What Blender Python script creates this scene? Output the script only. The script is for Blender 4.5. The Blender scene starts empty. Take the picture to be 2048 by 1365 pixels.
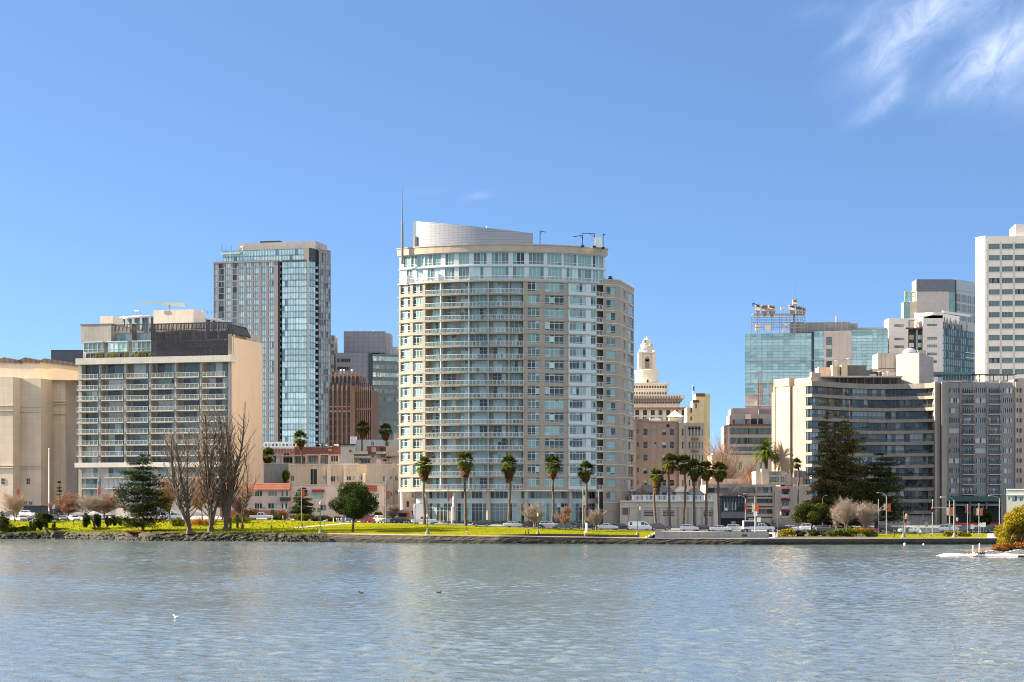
import bpy, bmesh, math, random
import numpy as np
from mathutils import Vector, Matrix
S = bpy.context.scene
COL = S.collection
random.seed(11)
rng = np.random.default_rng(11)
PI = math.pi
# ------------------------------------------------------------------ camera, sky, sun, exposure
F, CX, HY, CH = 3840.0, 1024.0, 1015.0, 7.4      # focal length / horizon in photo pixels, eye height in metres
cam = bpy.data.cameras.new('camera'); camo = bpy.data.objects.new('camera', cam); COL.objects.link(camo)
cam.sensor_width = 36; cam.lens = F / 2048 * 36
cam.shift_y = (HY - 682.5) / 2048
cam.clip_start = 0.5; cam.clip_end = 20000
camo.location = (0, 0, CH); camo.rotation_euler = (PI / 2, 0, 0)
S.camera = camo
SUN_EL, SUN_BEHIND = math.radians(25.5), math.radians(9.0)
sdir = Vector((-math.cos(SUN_EL) * math.cos(SUN_BEHIND), math.cos(SUN_EL) * math.sin(SUN_BEHIND), math.sin(SUN_EL)))
sun = bpy.data.lights.new('sun', 'SUN'); suno = bpy.data.objects.new('sun', sun); COL.objects.link(suno)
sun.energy = 5.0; sun.angle = math.radians(0.53); sun.color = (1.0, 0.86, 0.66)
suno.rotation_euler = sdir.to_track_quat('Z', 'Y').to_euler()
suno.location = (-200, 100, 300)
W = bpy.data.worlds.new('World'); S.world = W; W.use_nodes = True
SKY_LIFT, SKY_STEEP = 0.135, 2.2
def build_world():
 nt = W.node_tree; N = nt.nodes; Lk = nt.links
 for n in list(N): N.remove(n)
 out = N.new('ShaderNodeOutputWorld'); bg = N.new('ShaderNodeBackground'); bg.inputs[1].default_value = 0.065
 sky = N.new('ShaderNodeTexSky'); sky.sky_type = 'NISHITA'; sky.sun_disc = False
 sky.sun_elevation = SUN_EL; sky.sun_rotation = math.atan2(sdir.x, sdir.y)
 sky.altitude = 0; sky.air_density = 1.0; sky.dust_density = 0.6; sky.ozone_density = 4
 geo = N.new('ShaderNodeTexCoord')
 sep = N.new('ShaderNodeSeparateXYZ'); Lk.new(geo.outputs['Generated'], sep.inputs[0])
 def math_(op, a, b=None, c=None):
  m = N.new('ShaderNodeMath'); m.operation = op
  for i, q in enumerate((a, b, c)):
   if q is None: continue
   if isinstance(q, (int, float)): m.inputs[i].default_value = q
   else: Lk.new(q, m.inputs[i])
  return m.outputs[0]
 yy = math_('MAXIMUM', sep.outputs[1], 0.02)
 u = math_('DIVIDE', sep.outputs[0], yy); v = math_('DIVIDE', sep.outputs[2], yy)
 # cirrus: directions are sheared so that the streaks lean like the real ones
 ca, sa = math.cos(math.radians(42)), math.sin(math.radians(42))
 p = math_('ADD', math_('MULTIPLY', u, ca), math_('MULTIPLY', v, sa))
 q = math_('SUBTRACT', math_('MULTIPLY', v, ca), math_('MULTIPLY', u, sa))
 cmb = N.new('ShaderNodeCombineXYZ'); Lk.new(math_('MULTIPLY', p, 46.0), cmb.inputs[0]); Lk.new(math_('MULTIPLY', q, 92.0), cmb.inputs[1])
 cmb.inputs[2].default_value = 3.1
 nz = N.new('ShaderNodeTexNoise'); nz.inputs['Scale'].default_value = 1.0; nz.inputs['Detail'].default_value = 8; nz.inputs['Roughness'].default_value = 0.6
 nz.inputs['Distortion'].default_value = 0.9
 Lk.new(cmb.outputs[0], nz.inputs['Vector'])
 def blob(px, py, rx, ry, ang, amp):
  cu, cv = (px - CX) / F, (HY - py) / F
  a = math.radians(ang); du = math_('SUBTRACT', u, cu); dv = math_('SUBTRACT', v, cv)
  e1 = math_('DIVIDE', math_('ADD', math_('MULTIPLY', du, math.cos(a)), math_('MULTIPLY', dv, math.sin(a))), rx / F)
  e2 = math_('DIVIDE', math_('SUBTRACT', math_('MULTIPLY', dv, math.cos(a)), math_('MULTIPLY', du, math.sin(a))), ry / F)
  r2 = math_('ADD', math_('MULTIPLY', e1, e1), math_('MULTIPLY', e2, e2))
  return math_('MULTIPLY', math_('POWER', 2.718, math_('MULTIPLY', r2, -1.0)), amp)
 bl = None
 for b in ((1965, 125, 95, 36, 32, 1.0), (2040, 70, 80, 38, 36, .65), (1800, 75, 120, 42, 42, .68), (1900, 15, 130, 50, 10, .62), (1785, 115, 55, 28, 50, .45),
    (1757, 212, 60, 17, 30, .55), (1790, 175, 40, 17, 60, .4), (1698, 75, 50, 10, 38, .35), (1740, 20, 60, 20, 40, .25), (1960, 185, 90, 20, 5, .28),
    (955, 392, 26, 7, 8, .32), (868, 382, 40, 9, 5, .10), (1640, 20, 60, 20, 10, .15), (2200, 60, 200, 90, 30, .8)):
  x = blob(*b); bl = x if bl is None else math_('ADD', bl, x)
 nn = math_('MULTIPLY_ADD', nz.outputs[0], 2.0, -0.35)
 dens = math_('MULTIPLY', bl, math_('MAXIMUM', nn, 0.0))
 dens = math_('MINIMUM', math_('MULTIPLY', dens, 0.44), 0.55)
 front = math_('GREATER_THAN', sep.outputs[1], 0.02)
 dens = math_('MULTIPLY', dens, front)
 hsv = N.new('ShaderNodeHueSaturation'); hsv.inputs['Saturation'].default_value = 1.04; hsv.inputs['Value'].default_value = 1.0
 # look up the sky a little higher than the view direction: clear winter air without a yellow horizon band
 upv = N.new('ShaderNodeCombineXYZ'); Lk.new(sep.outputs[0], upv.inputs[0]); Lk.new(sep.outputs[1], upv.inputs[1])
 Lk.new(math_('MINIMUM', math_('MULTIPLY_ADD', math_('MAXIMUM', sep.outputs[2], -0.02), SKY_STEEP, SKY_LIFT), 0.68), upv.inputs[2])
 nrm = N.new('ShaderNodeVectorMath'); nrm.operation = 'NORMALIZE'; Lk.new(upv.outputs[0], nrm.inputs[0]); Lk.new(nrm.outputs[0], sky.inputs['Vector'])
 Lk.new(sky.outputs[0], hsv.inputs['Color'])
 mix = N.new('ShaderNodeMix'); mix.data_type = 'RGBA'
 Lk.new(dens, mix.inputs[0]); Lk.new(hsv.outputs[0], mix.inputs[6]); mix.inputs[7].default_value = (4.6, 5.0, 6.2, 1)
 # unseen bright cloud added behind the viewer to fill the shaded facades
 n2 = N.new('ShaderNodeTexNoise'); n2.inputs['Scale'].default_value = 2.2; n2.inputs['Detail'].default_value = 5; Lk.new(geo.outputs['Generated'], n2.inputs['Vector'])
 fill_veil = math_('MULTIPLY', math_('MINIMUM', math_('MAXIMUM', math_('MULTIPLY_ADD', sep.outputs[1], -2.2, -0.1), 0.0), 1.0), math_('MINIMUM', math_('MAXIMUM', math_('MULTIPLY_ADD', n2.outputs[0], 2.4, -0.45), 0.0), 1.0))
 fill_veil = math_('MULTIPLY', fill_veil, math_('GREATER_THAN', sep.outputs[2], -0.01))
 # likewise added: unseen cirrus overhead that whitens the water and adds fill
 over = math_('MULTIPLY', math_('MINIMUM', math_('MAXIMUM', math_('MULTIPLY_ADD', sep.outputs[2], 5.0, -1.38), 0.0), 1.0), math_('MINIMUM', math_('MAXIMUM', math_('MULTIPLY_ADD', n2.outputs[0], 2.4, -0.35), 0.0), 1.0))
 fill_veil = math_('MINIMUM', math_('ADD', math_('MULTIPLY', fill_veil, 0.35), over), 1.0)
 mx2 = N.new('ShaderNodeMix'); mx2.data_type = 'RGBA'; Lk.new(math_('MULTIPLY', fill_veil, 0.5), mx2.inputs[0]); Lk.new(mix.outputs[2], mx2.inputs[6]); mx2.inputs[7].default_value = (8.0, 7.8, 7.6, 1)
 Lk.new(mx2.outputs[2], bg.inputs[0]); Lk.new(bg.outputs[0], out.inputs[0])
build_world()
S.view_settings.view_transform = 'Standard'
S.view_settings.look = 'None'
S.view_settings.gamma = 1.0
S.view_settings.exposure = 2.1
S.render.engine = 'CYCLES'
S.cycles.use_denoising = True; S.cycles.filter_width = 1.05
S.cycles.max_bounces = 6; S.cycles.diffuse_bounces = 3; S.cycles.glossy_bounces = 3
S.cycles.transmission_bounces = 3; S.cycles.transparent_max_bounces = 6
S.cycles.sample_clamp_indirect = 3.0
S.cycles.caustics_reflective = False; S.cycles.caustics_refractive = False
# ------------------------------------------------------------------ pixel -> place helpers (photo pixels, depth in metres)
def U(px): return (px - CX) / F
def X(px, Y): return (px - CX) / F * Y
def Z(py, Y): return CH - (py - HY) / F * Y
# ------------------------------------------------------------------ materials
def lin(h):
 h = h.lstrip('#'); o = []
 for i in (0, 2, 4):
  c = int(h[i:i + 2], 16) / 255
  o.append(c / 12.92 if c <= .04045 else ((c + .055) / 1.055) ** 2.4)
 return tuple(o)
def M(name, col, rough=.85, var=.10, scale=.35, bump=0.0, bscale=6.0, metal=0.0, spec=.3, streak=0.0, lines=None, coat=0):
 """Diffuse building material with blotches, optional vertical rain streaks, bump and panel joints."""
 if isinstance(col, str): col = lin(col)
 m = bpy.data.materials.new(name); m.use_nodes = True
 nt = m.node_tree; N = nt.nodes; Lk = nt.links
 b = N['Principled BSDF']
 b.inputs['Roughness'].default_value = rough; b.inputs['Metallic'].default_value = metal
 b.inputs['Specular IOR Level'].default_value = spec
 if coat: b.inputs['Coat Weight'].default_value = coat; b.inputs['Coat Roughness'].default_value = .05
 tc = N.new('ShaderNodeTexCoord')
 nz = N.new('ShaderNodeTexNoise'); nz.inputs['Scale'].default_value = scale; nz.inputs['Detail'].default_value = 6; nz.inputs['Roughness'].default_value = .6
 Lk.new(tc.outputs['Object'], nz.inputs['Vector'])
 rp = N.new('ShaderNodeMapRange'); rp.inputs[1].default_value = .3; rp.inputs[2].default_value = .7
 rp.inputs[3].default_value = 1 - var; rp.inputs[4].default_value = 1 + var
 Lk.new(nz.outputs[0], rp.inputs[0])
 fac = rp.outputs[0]
 def mul(a, bb):
  x = N.new('ShaderNodeMath'); x.operation = 'MULTIPLY'; Lk.new(a, x.inputs[0])
  if isinstance(bb, float): x.inputs[1].default_value = bb
  else: Lk.new(bb, x.inputs[1])
  return x.outputs[0]
 if streak:
  mp = N.new('ShaderNodeMapping'); mp.inputs['Scale'].default_value = (1.2, 1.2, .05); Lk.new(tc.outputs['Object'], mp.inputs[0])
  n2 = N.new('ShaderNodeTexNoise'); n2.inputs['Scale'].default_value = 1.0; n2.inputs['Detail'].default_value = 4; Lk.new(mp.outputs[0], n2.inputs['Vector'])
  r2 = N.new('ShaderNodeMapRange'); r2.inputs[1].default_value = .35; r2.inputs[2].default_value = .65; r2.inputs[3].default_value = 1 - streak; r2.inputs[4].default_value = 1 + streak * .5
  Lk.new(n2.outputs[0], r2.inputs[0]); fac = mul(fac, r2.outputs[0])
 if lines:
  # (dx, dz, width, dark): panel joints every dx along the wall and dz in height, as narrow darker grooves
  sp = N.new('ShaderNodeSeparateXYZ'); Lk.new(tc.outputs['Object'], sp.inputs[0])
  dx, dz, wd, dk = lines
  for ax, d in ((0, dx), (2, dz)):
   if not d: continue
   a = N.new('ShaderNodeMath'); a.operation = 'PINGPONG'; Lk.new(sp.outputs[ax], a.inputs[0]); a.inputs[1].default_value = d / 2
   c = N.new('ShaderNodeMapRange'); c.inputs[1].default_value = wd * .5; c.inputs[2].default_value = wd; c.inputs[3].default_value = dk; c.inputs[4].default_value = 1
   Lk.new(a.outputs[0], c.inputs[0]); fac = mul(fac, c.outputs[0])
 vm = N.new('ShaderNodeVectorMath'); vm.operation = 'SCALE'; vm.inputs[0].default_value = col; Lk.new(fac, vm.inputs['Scale'])
 Lk.new(vm.outputs[0], b.inputs['Base Color'])
 if bump:
  n3 = N.new('ShaderNodeTexNoise'); n3.inputs['Scale'].default_value = bscale; n3.inputs['Detail'].default_value = 4; Lk.new(tc.outputs['Object'], n3.inputs['Vector'])
  bp = N.new('ShaderNodeBump'); bp.inputs['Strength'].default_value = bump; bp.inputs['Distance'].default_value = .1
  Lk.new(n3.outputs[0], bp.inputs['Height']); Lk.new(bp.outputs[0], b.inputs['Normal'])
 return m
def G(name, col, rough=.04, spec=.8, metal=0.0, wob=.03):
 """Window glass: tinted, glossy, with slightly uneven panes so that reflections break up."""
 if isinstance(col, str): col = lin(col)
 m = bpy.data.materials.new(name); m.use_nodes = True
 nt = m.node_tree; N = nt.nodes; Lk = nt.links; b = N['Principled BSDF']
 b.inputs['Roughness'].default_value = rough; b.inputs['Metallic'].default_value = metal; b.inputs['Specular IOR Level'].default_value = spec
 tc = N.new('ShaderNodeTexCoord'); nz = N.new('ShaderNodeTexNoise'); nz.inputs['Scale'].default_value = .5; nz.inputs['Detail'].default_value = 2
 Lk.new(tc.outputs['Object'], nz.inputs['Vector'])
 oi = N.new('ShaderNodeObjectInfo')
 ad = N.new('ShaderNodeMath'); ad.operation = 'MULTIPLY_ADD'; Lk.new(oi.outputs['Random'], ad.inputs[0]); ad.inputs[1].default_value = .35; ad.inputs[2].default_value = .58
 a2 = N.new('ShaderNodeMath'); a2.operation = 'MULTIPLY_ADD'; Lk.new(nz.outputs[0], a2.inputs[0]); a2.inputs[1].default_value = .5; Lk.new(ad.outputs[0], a2.inputs[2])
 vm = N.new('ShaderNodeVectorMath'); vm.operation = 'SCALE'; vm.inputs[0].default_value = col; Lk.new(a2.outputs[0], vm.inputs['Scale'])
 Lk.new(vm.outputs[0], b.inputs['Base Color'])
 bp = N.new('ShaderNodeBump'); bp.inputs['Strength'].default_value = 1; bp.inputs['Distance'].default_value = wob
 Lk.new(nz.outputs[0], bp.inputs['Height']); Lk.new(bp.outputs[0], b.inputs['Normal'])
 return m
def leaf(name, cols, scale=.7, trans=.25):
 """Foliage: one colour ramp over blotches of the crown plus a translucent share."""
 m = bpy.data.materials.new(name); m.use_nodes = True
 nt = m.node_tree; N = nt.nodes; Lk = nt.links
 for n in list(N): N.remove(n)
 out = N.new('ShaderNodeOutputMaterial'); df = N.new('ShaderNodeBsdfDiffuse'); tr = N.new('ShaderNodeBsdfTranslucent'); mx = N.new('ShaderNodeMixShader'); mx.inputs[0].default_value = trans
 tc = N.new('ShaderNodeTexCoord'); nz = N.new('ShaderNodeTexNoise'); nz.inputs['Scale'].default_value = scale; nz.inputs['Detail'].default_value = 8; nz.inputs['Roughness'].default_value = .75
 Lk.new(tc.outputs['Object'], nz.inputs['Vector'])
 cr = N.new('ShaderNodeValToRGB'); e = cr.color_ramp.elements
 cols = [lin(c) if isinstance(c, str) else c for c in cols]
 e[0].position = .3; e[1].position = .7; e[0].color = (*cols[0], 1); e[1].color = (*cols[-1], 1)
 for i, c in enumerate(cols[1:-1]): k = e.new(.3 + .4 * (i + 1) / (len(cols) - 1)); k.color = (*c, 1)
 Lk.new(nz.outputs[0], cr.inputs[0]); Lk.new(cr.outputs[0], df.inputs[0]); Lk.new(cr.outputs[0], tr.inputs[0])
 Lk.new(df.outputs[0], mx.inputs[1]); Lk.new(tr.outputs[0], mx.inputs[2]); Lk.new(mx.outputs[0], out.inputs[0])
 return m
# ------------------------------------------------------------------ mesh builder
class MB:
 def __init__(s): s.v = []; s.f = []; s.m = []
 def quad(s, a, b, c, d, m=0):
  i = len(s.v); s.v += [tuple(a), tuple(b), tuple(c), tuple(d)]; s.f.append((i, i + 1, i + 2, i + 3)); s.m.append(m)
 def tri(s, a, b, c, m=0):
  i = len(s.v); s.v += [tuple(a), tuple(b), tuple(c)]; s.f.append((i, i + 1, i + 2)); s.m.append(m)
 def box(s, x0, x1, y0, y1, z0, z1, m=0):
  i = len(s.v)
  s.v += [(x0, y0, z0), (x1, y0, z0), (x1, y1, z0), (x0, y1, z0), (x0, y0, z1), (x1, y0, z1), (x1, y1, z1), (x0, y1, z1)]
  s.f += [(i, i + 1, i + 5, i + 4), (i + 1, i + 2, i + 6, i + 5), (i + 2, i + 3, i + 7, i + 6), (i + 3, i, i + 4, i + 7), (i + 4, i + 5, i + 6, i + 7), (i + 3, i + 2, i + 1, i)]
  s.m += [m] * 6; return s
 def tube(s, p0, p1, r0, r1=None, n=6, m=0, cap=True):
  r1 = r0 if r1 is None else r1
  p0 = Vector(p0); p1 = Vector(p1); d = (p1 - p0)
  if d.length < 1e-6: return s
  d.normalize(); a = d.orthogonal().normalized(); b = d.cross(a); i = len(s.v)
  for p, r in ((p0, r0), (p1, r1)):
   for k in range(n):
    t = 2 * PI * k / n; q = p + a * (r * math.cos(t)) + b * (r * math.sin(t)); s.v.append(tuple(q))
  for k in range(n):
   k2 = (k + 1) % n; s.f.append((i + k, i + k2, i + n + k2, i + n + k)); s.m.append(m)
  if cap:
   s.f.append(tuple(i + n + k for k in range(n))); s.m.append(m); s.f.append(tuple(i + n - 1 - k for k in range(n))); s.m.append(m)
  return s
 def path(s, pts, r, n=6, m=0):
  rs = r if isinstance(r, (list, tuple)) else [r] * len(pts)
  for k in range(len(pts) - 1): s.tube(pts[k], pts[k + 1], rs[k], rs[k + 1], n, m)
  return s
 def prism(s, pts, z0, z1, m=0, mtop=None):
  ar = sum(pts[k][0] * pts[(k + 1) % len(pts)][1] - pts[(k + 1) % len(pts)][0] * pts[k][1] for k in range(len(pts)))
  if ar < 0: pts = pts[::-1]
  n = len(pts); i = len(s.v); mt = m if mtop is None else mtop
  zt = z1 if callable(z1) else (lambda x, y: z1)
  s.v += [(p[0], p[1], z0) for p in pts] + [(p[0], p[1], zt(p[0], p[1])) for p in pts]
  for k in range(n):
   k2 = (k + 1) % n; s.f.append((i + k, i + k2, i + n + k2, i + n + k)); s.m.append(m)
  s.f.append(tuple(i + n + k for k in range(n))); s.m.append(mt); s.f.append(tuple(i + n - 1 - k for k in range(n))); s.m.append(m)
  return s
 def lathe(s, prof, n=12, c=(0, 0, 0), m=0):
  i = len(s.v)
  for r, z in prof:
   for k in range(n): t = 2 * PI * k / n; s.v.append((c[0] + r * math.cos(t), c[1] + r * math.sin(t), c[2] + z))
  for j in range(len(prof) - 1):
   for k in range(n):
    k2 = (k + 1) % n; s.f.append((i + j * n + k, i + j * n + k2, i + (j + 1) * n + k2, i + (j + 1) * n + k)); s.m.append(m)
  s.f.append(tuple(i + (len(prof) - 1) * n + k for k in range(n))); s.m.append(m)
  s.f.append(tuple(i + n - 1 - k for k in range(n))); s.m.append(m)
  return s
 def ball(s, c, r, n=8, m=0, sq=(1, 1, 1)):
  i = len(s.v); h = max(4, n // 2)
  for j in range(h + 1):
   a = PI * j / h
   for k in range(n): t = 2 * PI * k / n; s.v.append((c[0] + r * sq[0] * math.sin(a) * math.cos(t), c[1] + r * sq[1] * math.sin(a) * math.sin(t), c[2] + r * sq[2] * math.cos(a)))
  for j in range(h):
   for k in range(n):
    k2 = (k + 1) % n; s.f.append((i + j * n + k, i + (j + 1) * n + k, i + (j + 1) * n + k2, i + j * n + k2)); s.m.append(m)
  return s
 def mesh(s, name, mats):
  me = bpy.data.meshes.new(name); me.from_pydata(s.v, [], s.f)
  for m in (mats if isinstance(mats, (list, tuple)) else [mats]): me.materials.append(m)
  if any(s.m): me.polygons.foreach_set('material_index', s.m)
  me.update(); return me
 def build(s, name, mats, parent=None, loc=None, smooth=False):
  me = s.mesh(name, mats)
  if smooth: me.polygons.foreach_set('use_smooth', [True] * len(me.polygons))
  return link(name, me, parent, loc)
def link(name, data, parent=None, loc=None, rz=None):
 o = bpy.data.objects.new(name, data); COL.objects.link(o)
 if parent: o.parent = parent
 if loc: o.location = loc
 if rz is not None: o.rotation_euler = (0, 0, rz)
 return o
def tag(o, label=None, cat=None, group=None, kind=None):
 if label: o['label'] = label
 if cat: o['category'] = cat
 if group: o['group'] = group
 if kind: o['kind'] = kind
 return o
def thing(name, label, cat, loc=(0, 0, 0), rz=0, group=None):
 return tag(link(name, None, None, loc, rz), label, cat, group)
def np_mesh(name, V, nper, mats, mi=None, smooth=False):
 """Mesh of n separate polygons with nper corners each, V shaped (n*nper, 3)."""
 V = np.ascontiguousarray(V, dtype=np.float32).reshape(-1, 3); n = len(V) // nper
 me = bpy.data.meshes.new(name); me.vertices.add(len(V)); me.vertices.foreach_set('co', V.ravel())
 me.loops.add(len(V)); me.loops.foreach_set('vertex_index', np.arange(len(V), dtype=np.int32))
 me.polygons.add(n); me.polygons.foreach_set('loop_start', np.arange(0, len(V), nper, dtype=np.int32))
 for m in (mats if isinstance(mats, (list, tuple)) else [mats]): me.materials.append(m)
 if mi is not None: me.polygons.foreach_set('material_index', np.asarray(mi, dtype=np.int32))
 me.update(calc_edges=True); me.validate(); return me
def tubes_mesh(name, segs, n, mats, ridge=None):
 """Many tapered tubes at once: segs = list of (p0, p1, r0, r1)."""
 A = np.array([s[0] for s in segs], float); B = np.array([s[1] for s in segs], float); R0 = np.array([s[2] for s in segs]); R1 = np.array([s[3] for s in segs])
 D = B - A; D /= np.maximum(np.linalg.norm(D, axis=1, keepdims=True), 1e-6)
 ref = np.where(np.abs(D[:, 2:3]) > .9, np.array([[1., 0, 0]]), np.array([[0, 0, 1.]]))
 P = np.cross(D, ref); P /= np.linalg.norm(P, axis=1, keepdims=True); Q = np.cross(D, P)
 out = []
 for k in range(n):
  t0 = 2 * PI * k / n; t1 = 2 * PI * (k + 1) / n
  d0 = P * math.cos(t0) + Q * math.sin(t0); d1 = P * math.cos(t1) + Q * math.sin(t1)
  out.append(np.stack([A + d0 * R0[:, None], A + d1 * R0[:, None], B + d1 * R1[:, None], B + d0 * R1[:, None]], 1))
 return np_mesh(name, np.concatenate(out, 0).reshape(-1, 3), 4, mats)
# ------------------------------------------------------------------ shared palette
m_beige = M('beige_stucco', (.335, .288, .228), lines=(0, 3.1, .05, .8), streak=.06)
m_beige2 = M('pale_stucco', (.66, .57, .46), streak=.06)
m_taupe = M('taupe_parapet', (.42, .35, .28), lines=(2.6, 0, .05, .75))
m_conc = M('grey_concrete', (.36, .335, .30), var=.14, streak=.14)
m_concd = M('dark_concrete', (.17, .16, .15), var=.15, streak=.1)
m_concl = M('light_concrete', (.50, .47, .42), var=.1, streak=.08)
m_white = M('white_paint', (.72, .72, .70), var=.05, rough=.5)
m_whitef = M('white_frame', (.52, .57, .555), var=.03, rough=.45)
m_darkf = M('dark_frame', (.035, .038, .042), var=.05, rough=.45)
m_greyf = M('grey_frame', (.30, .31, .31), var=.05, rough=.45)
m_black = M('black_metal', (.018, .018, .02), var=.1, rough=.55)
m_roof = M('flat_roof', (.30, .28, .26), var=.2)
m_metal = M('galvanised_metal', (.50, .52, .54), var=.06, rough=.38, metal=.7)
m_steel = M('steel_pole', (.27, .285, .29), var=.06, rough=.5, metal=.3)
m_green = M('green_pole', (.03, .09, .07), var=.1, rough=.5)
m_red = M('red_paint', (.42, .05, .035), var=.1, rough=.6)
m_orange = M('orange_cloth', (.62, .13, .04), var=.12)
m_cream = M('cream_cloth', (.62, .55, .42), var=.1)
m_peach = M('peach_wall', (.60, .46, .32), var=.05, streak=.06, scale=.15)
g_teal = G('teal_glass', (.215, .35, .325), spec=.5)
g_pale = G('blind_glass', (.42, .54, .52), spec=.6)
g_dark = G('dark_glass', (.036, .042, .036), spec=.5)
g_mid = G('grey_glass', (.125, .175, .16), spec=.5)
g_warm = G('warm_glass', (.22, .17, .10), spec=.6)
g_curt = G('curtain_glass', (.50, .49, .45), spec=.6)
GL_T = [(g_teal, 6), (g_mid, 4), (g_dark, 4), (g_pale, 1.6)]
GL_D = [(g_dark, 5), (g_mid, 4), (g_curt, 2.6), (g_teal, 2), (g_pale, .6)]
def pick(lst):
 return random.choices([a for a, _ in lst], [b for _, b in lst])[0]
_wc = {}
def win_mesh(name, w, h, cols, rows, fr, fmat, glass, k, arch=0):
 """One framed window, origin at its sill centre, facing -y: a pane per light with a frame and mullions standing 6 cm proud of the glass."""
 key = (name, round(w, 1), round(h, 1), cols, tuple(rows), fr, fmat.name, glass[0][0].name, len(glass), k)
 if key in _wc: return _wc[key]
 mats = [fmat] + [g for g, _ in glass]; idx = {g.name: i + 1 for i, (g, _) in enumerate(glass)}
 b = MB(); base = pick(glass); zs = [0] + [h * r for r in rows] + [h]
 for i in range(cols):
  colg = base if random.random() < .72 else pick(glass)
  for j in range(len(zs) - 1):
   g = colg if random.random() < .9 else pick(glass)
   x0, x1 = -w / 2 + w * i / cols, -w / 2 + w * (i + 1) / cols
   b.quad((x0, 0, zs[j]), (x1, 0, zs[j]), (x1, 0, zs[j + 1]), (x0, 0, zs[j + 1]), idx[g.name])
 if fr > 0:
  for i in range(cols + 1):
   x = -w / 2 + w * i / cols; f = fr if i in (0, cols) else fr * .8
   b.box(max(x - f / 2, -w / 2), min(x + f / 2, w / 2), -.06, .002, 0, h, 0)
  for j, z in enumerate(zs):
   f = fr if j in (0, len(zs) - 1) else fr * .8
   b.box(-w / 2, w / 2, -.055, .003, max(0, z - f / 2), min(h, z + f / 2), 0)
 _wc[key] = b.mesh(name, mats); return _wc[key]
def holes(b, P, t0, t1, z0, z1, rects, depth, m=0, mr=None, dfront=0):
 """Wall surface with real openings: P(t, d, z) maps along-wall, inward depth and height to a point."""
 mr = m if mr is None else mr
 ts = sorted({t0, t1, *[r[0] for r in rects], *[r[1] for r in rects]}); ts = [t for t in ts if t0 <= t <= t1]
 zs = sorted({z0, z1, *[r[2] for r in rects], *[r[3] for r in rects]}); zs = [z for z in zs if z0 <= z <= z1]
 T = [(ts[i] + ts[i + 1]) / 2 for i in range(len(ts) - 1)]; ZZ = [(zs[j] + zs[j + 1]) / 2 for j in range(len(zs) - 1)]
 hole = np.zeros((len(T), len(ZZ)), bool); Ta = np.array(T); Za = np.array(ZZ)
 for r in rects: hole |= ((Ta > r[0]) & (Ta < r[1]))[:, None] & ((Za > r[2]) & (Za < r[3]))[None, :]
 for i in range(len(T)):
  j = 0
  while j < len(ZZ):
   if hole[i, j]: j += 1; continue
   k = j
   while k + 1 < len(ZZ) and not hole[i, k + 1]: k += 1
   b.quad(P(ts[i], dfront, zs[j]), P(ts[i + 1], dfront, zs[j]), P(ts[i + 1], dfront, zs[k + 1]), P(ts[i], dfront, zs[k + 1]), m); j = k + 1
 for (a, c, e, f) in rects:
  d0, d1 = dfront, dfront + depth
  b.quad(P(a, d0, e), P(a, d1, e), P(a, d1, f), P(a, d0, f), mr); b.quad(P(c, d1, e), P(c, d0, e), P(c, d0, f), P(c, d1, f), mr)
  b.quad(P(a, d1, e), P(a, d0, e), P(c, d0, e), P(c, d1, e), mr); b.quad(P(a, d0, f), P(a, d1, f), P(c, d1, f), P(c, d0, f), mr)
# ------------------------------------------------------------------ ground profile: px, shore Y, wall top z, road Y, road z, far z
TERR = [(-900, 470, 1.5, 500, 4.0, 5.3), (-300, 455, 1.5, 490, 4.0, 5.3), (0, 451, 1.5, 485, 3.95, 5.3), (100, 450, 1.55, 485, 3.95, 5.3), (300, 424, 1.8, 475, 4.2, 5.2), (525, 416, 1.85, 463, 4.38, 5.0),
  (700, 405, 1.8, 450, 3.8, 4.0), (850, 395, 1.7, 430, 3.6, 3.75), (1000, 389, 1.58, 425, 2.97, 3.4), (1215, 386, 1.3, 424, 2.42, 2.9), (1300, 384, 1.2, 424, 2.25, 2.7),
  (1500, 380, 1.2, 420, 1.9, 2.4), (1800, 381, 1.2, 428, 1.55, 2.0), (2000, 382, 1.25, 430, 1.5, 2.0), (2300, 384, 1.3, 432, 1.5, 2.0), (3000, 390, 1.3, 440, 1.5, 2.0)]
_ta = np.array(TERR, float)
def terr(px): return [float(np.interp(px, _ta[:, 0], _ta[:, k])) for k in range(1, 6)]
def ground_pts(px):
 sy, wz, ry, rz, fz = terr(px)
 return [(sy, wz), (sy + 2.6, wz + .02), (ry - 4, rz - .05), (ry - 2.2, rz + .06), (ry - 2.19, rz - .06), (ry + 11, rz + .1), (ry + 11.01, rz + .24), (ry + 14, rz * .4 + fz * .6), (ry + 40, fz + .3), (ry + 120, fz + 1.5), (ry + 400, fz + 4), (9000, fz + 10)]
def gz(px, Y):
 p = ground_pts(px); return float(np.interp(Y, [q[0] for q in p], [q[1] for q in p]))
def at(px, Y): return (X(px, Y), Y, gz(px, Y))
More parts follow.
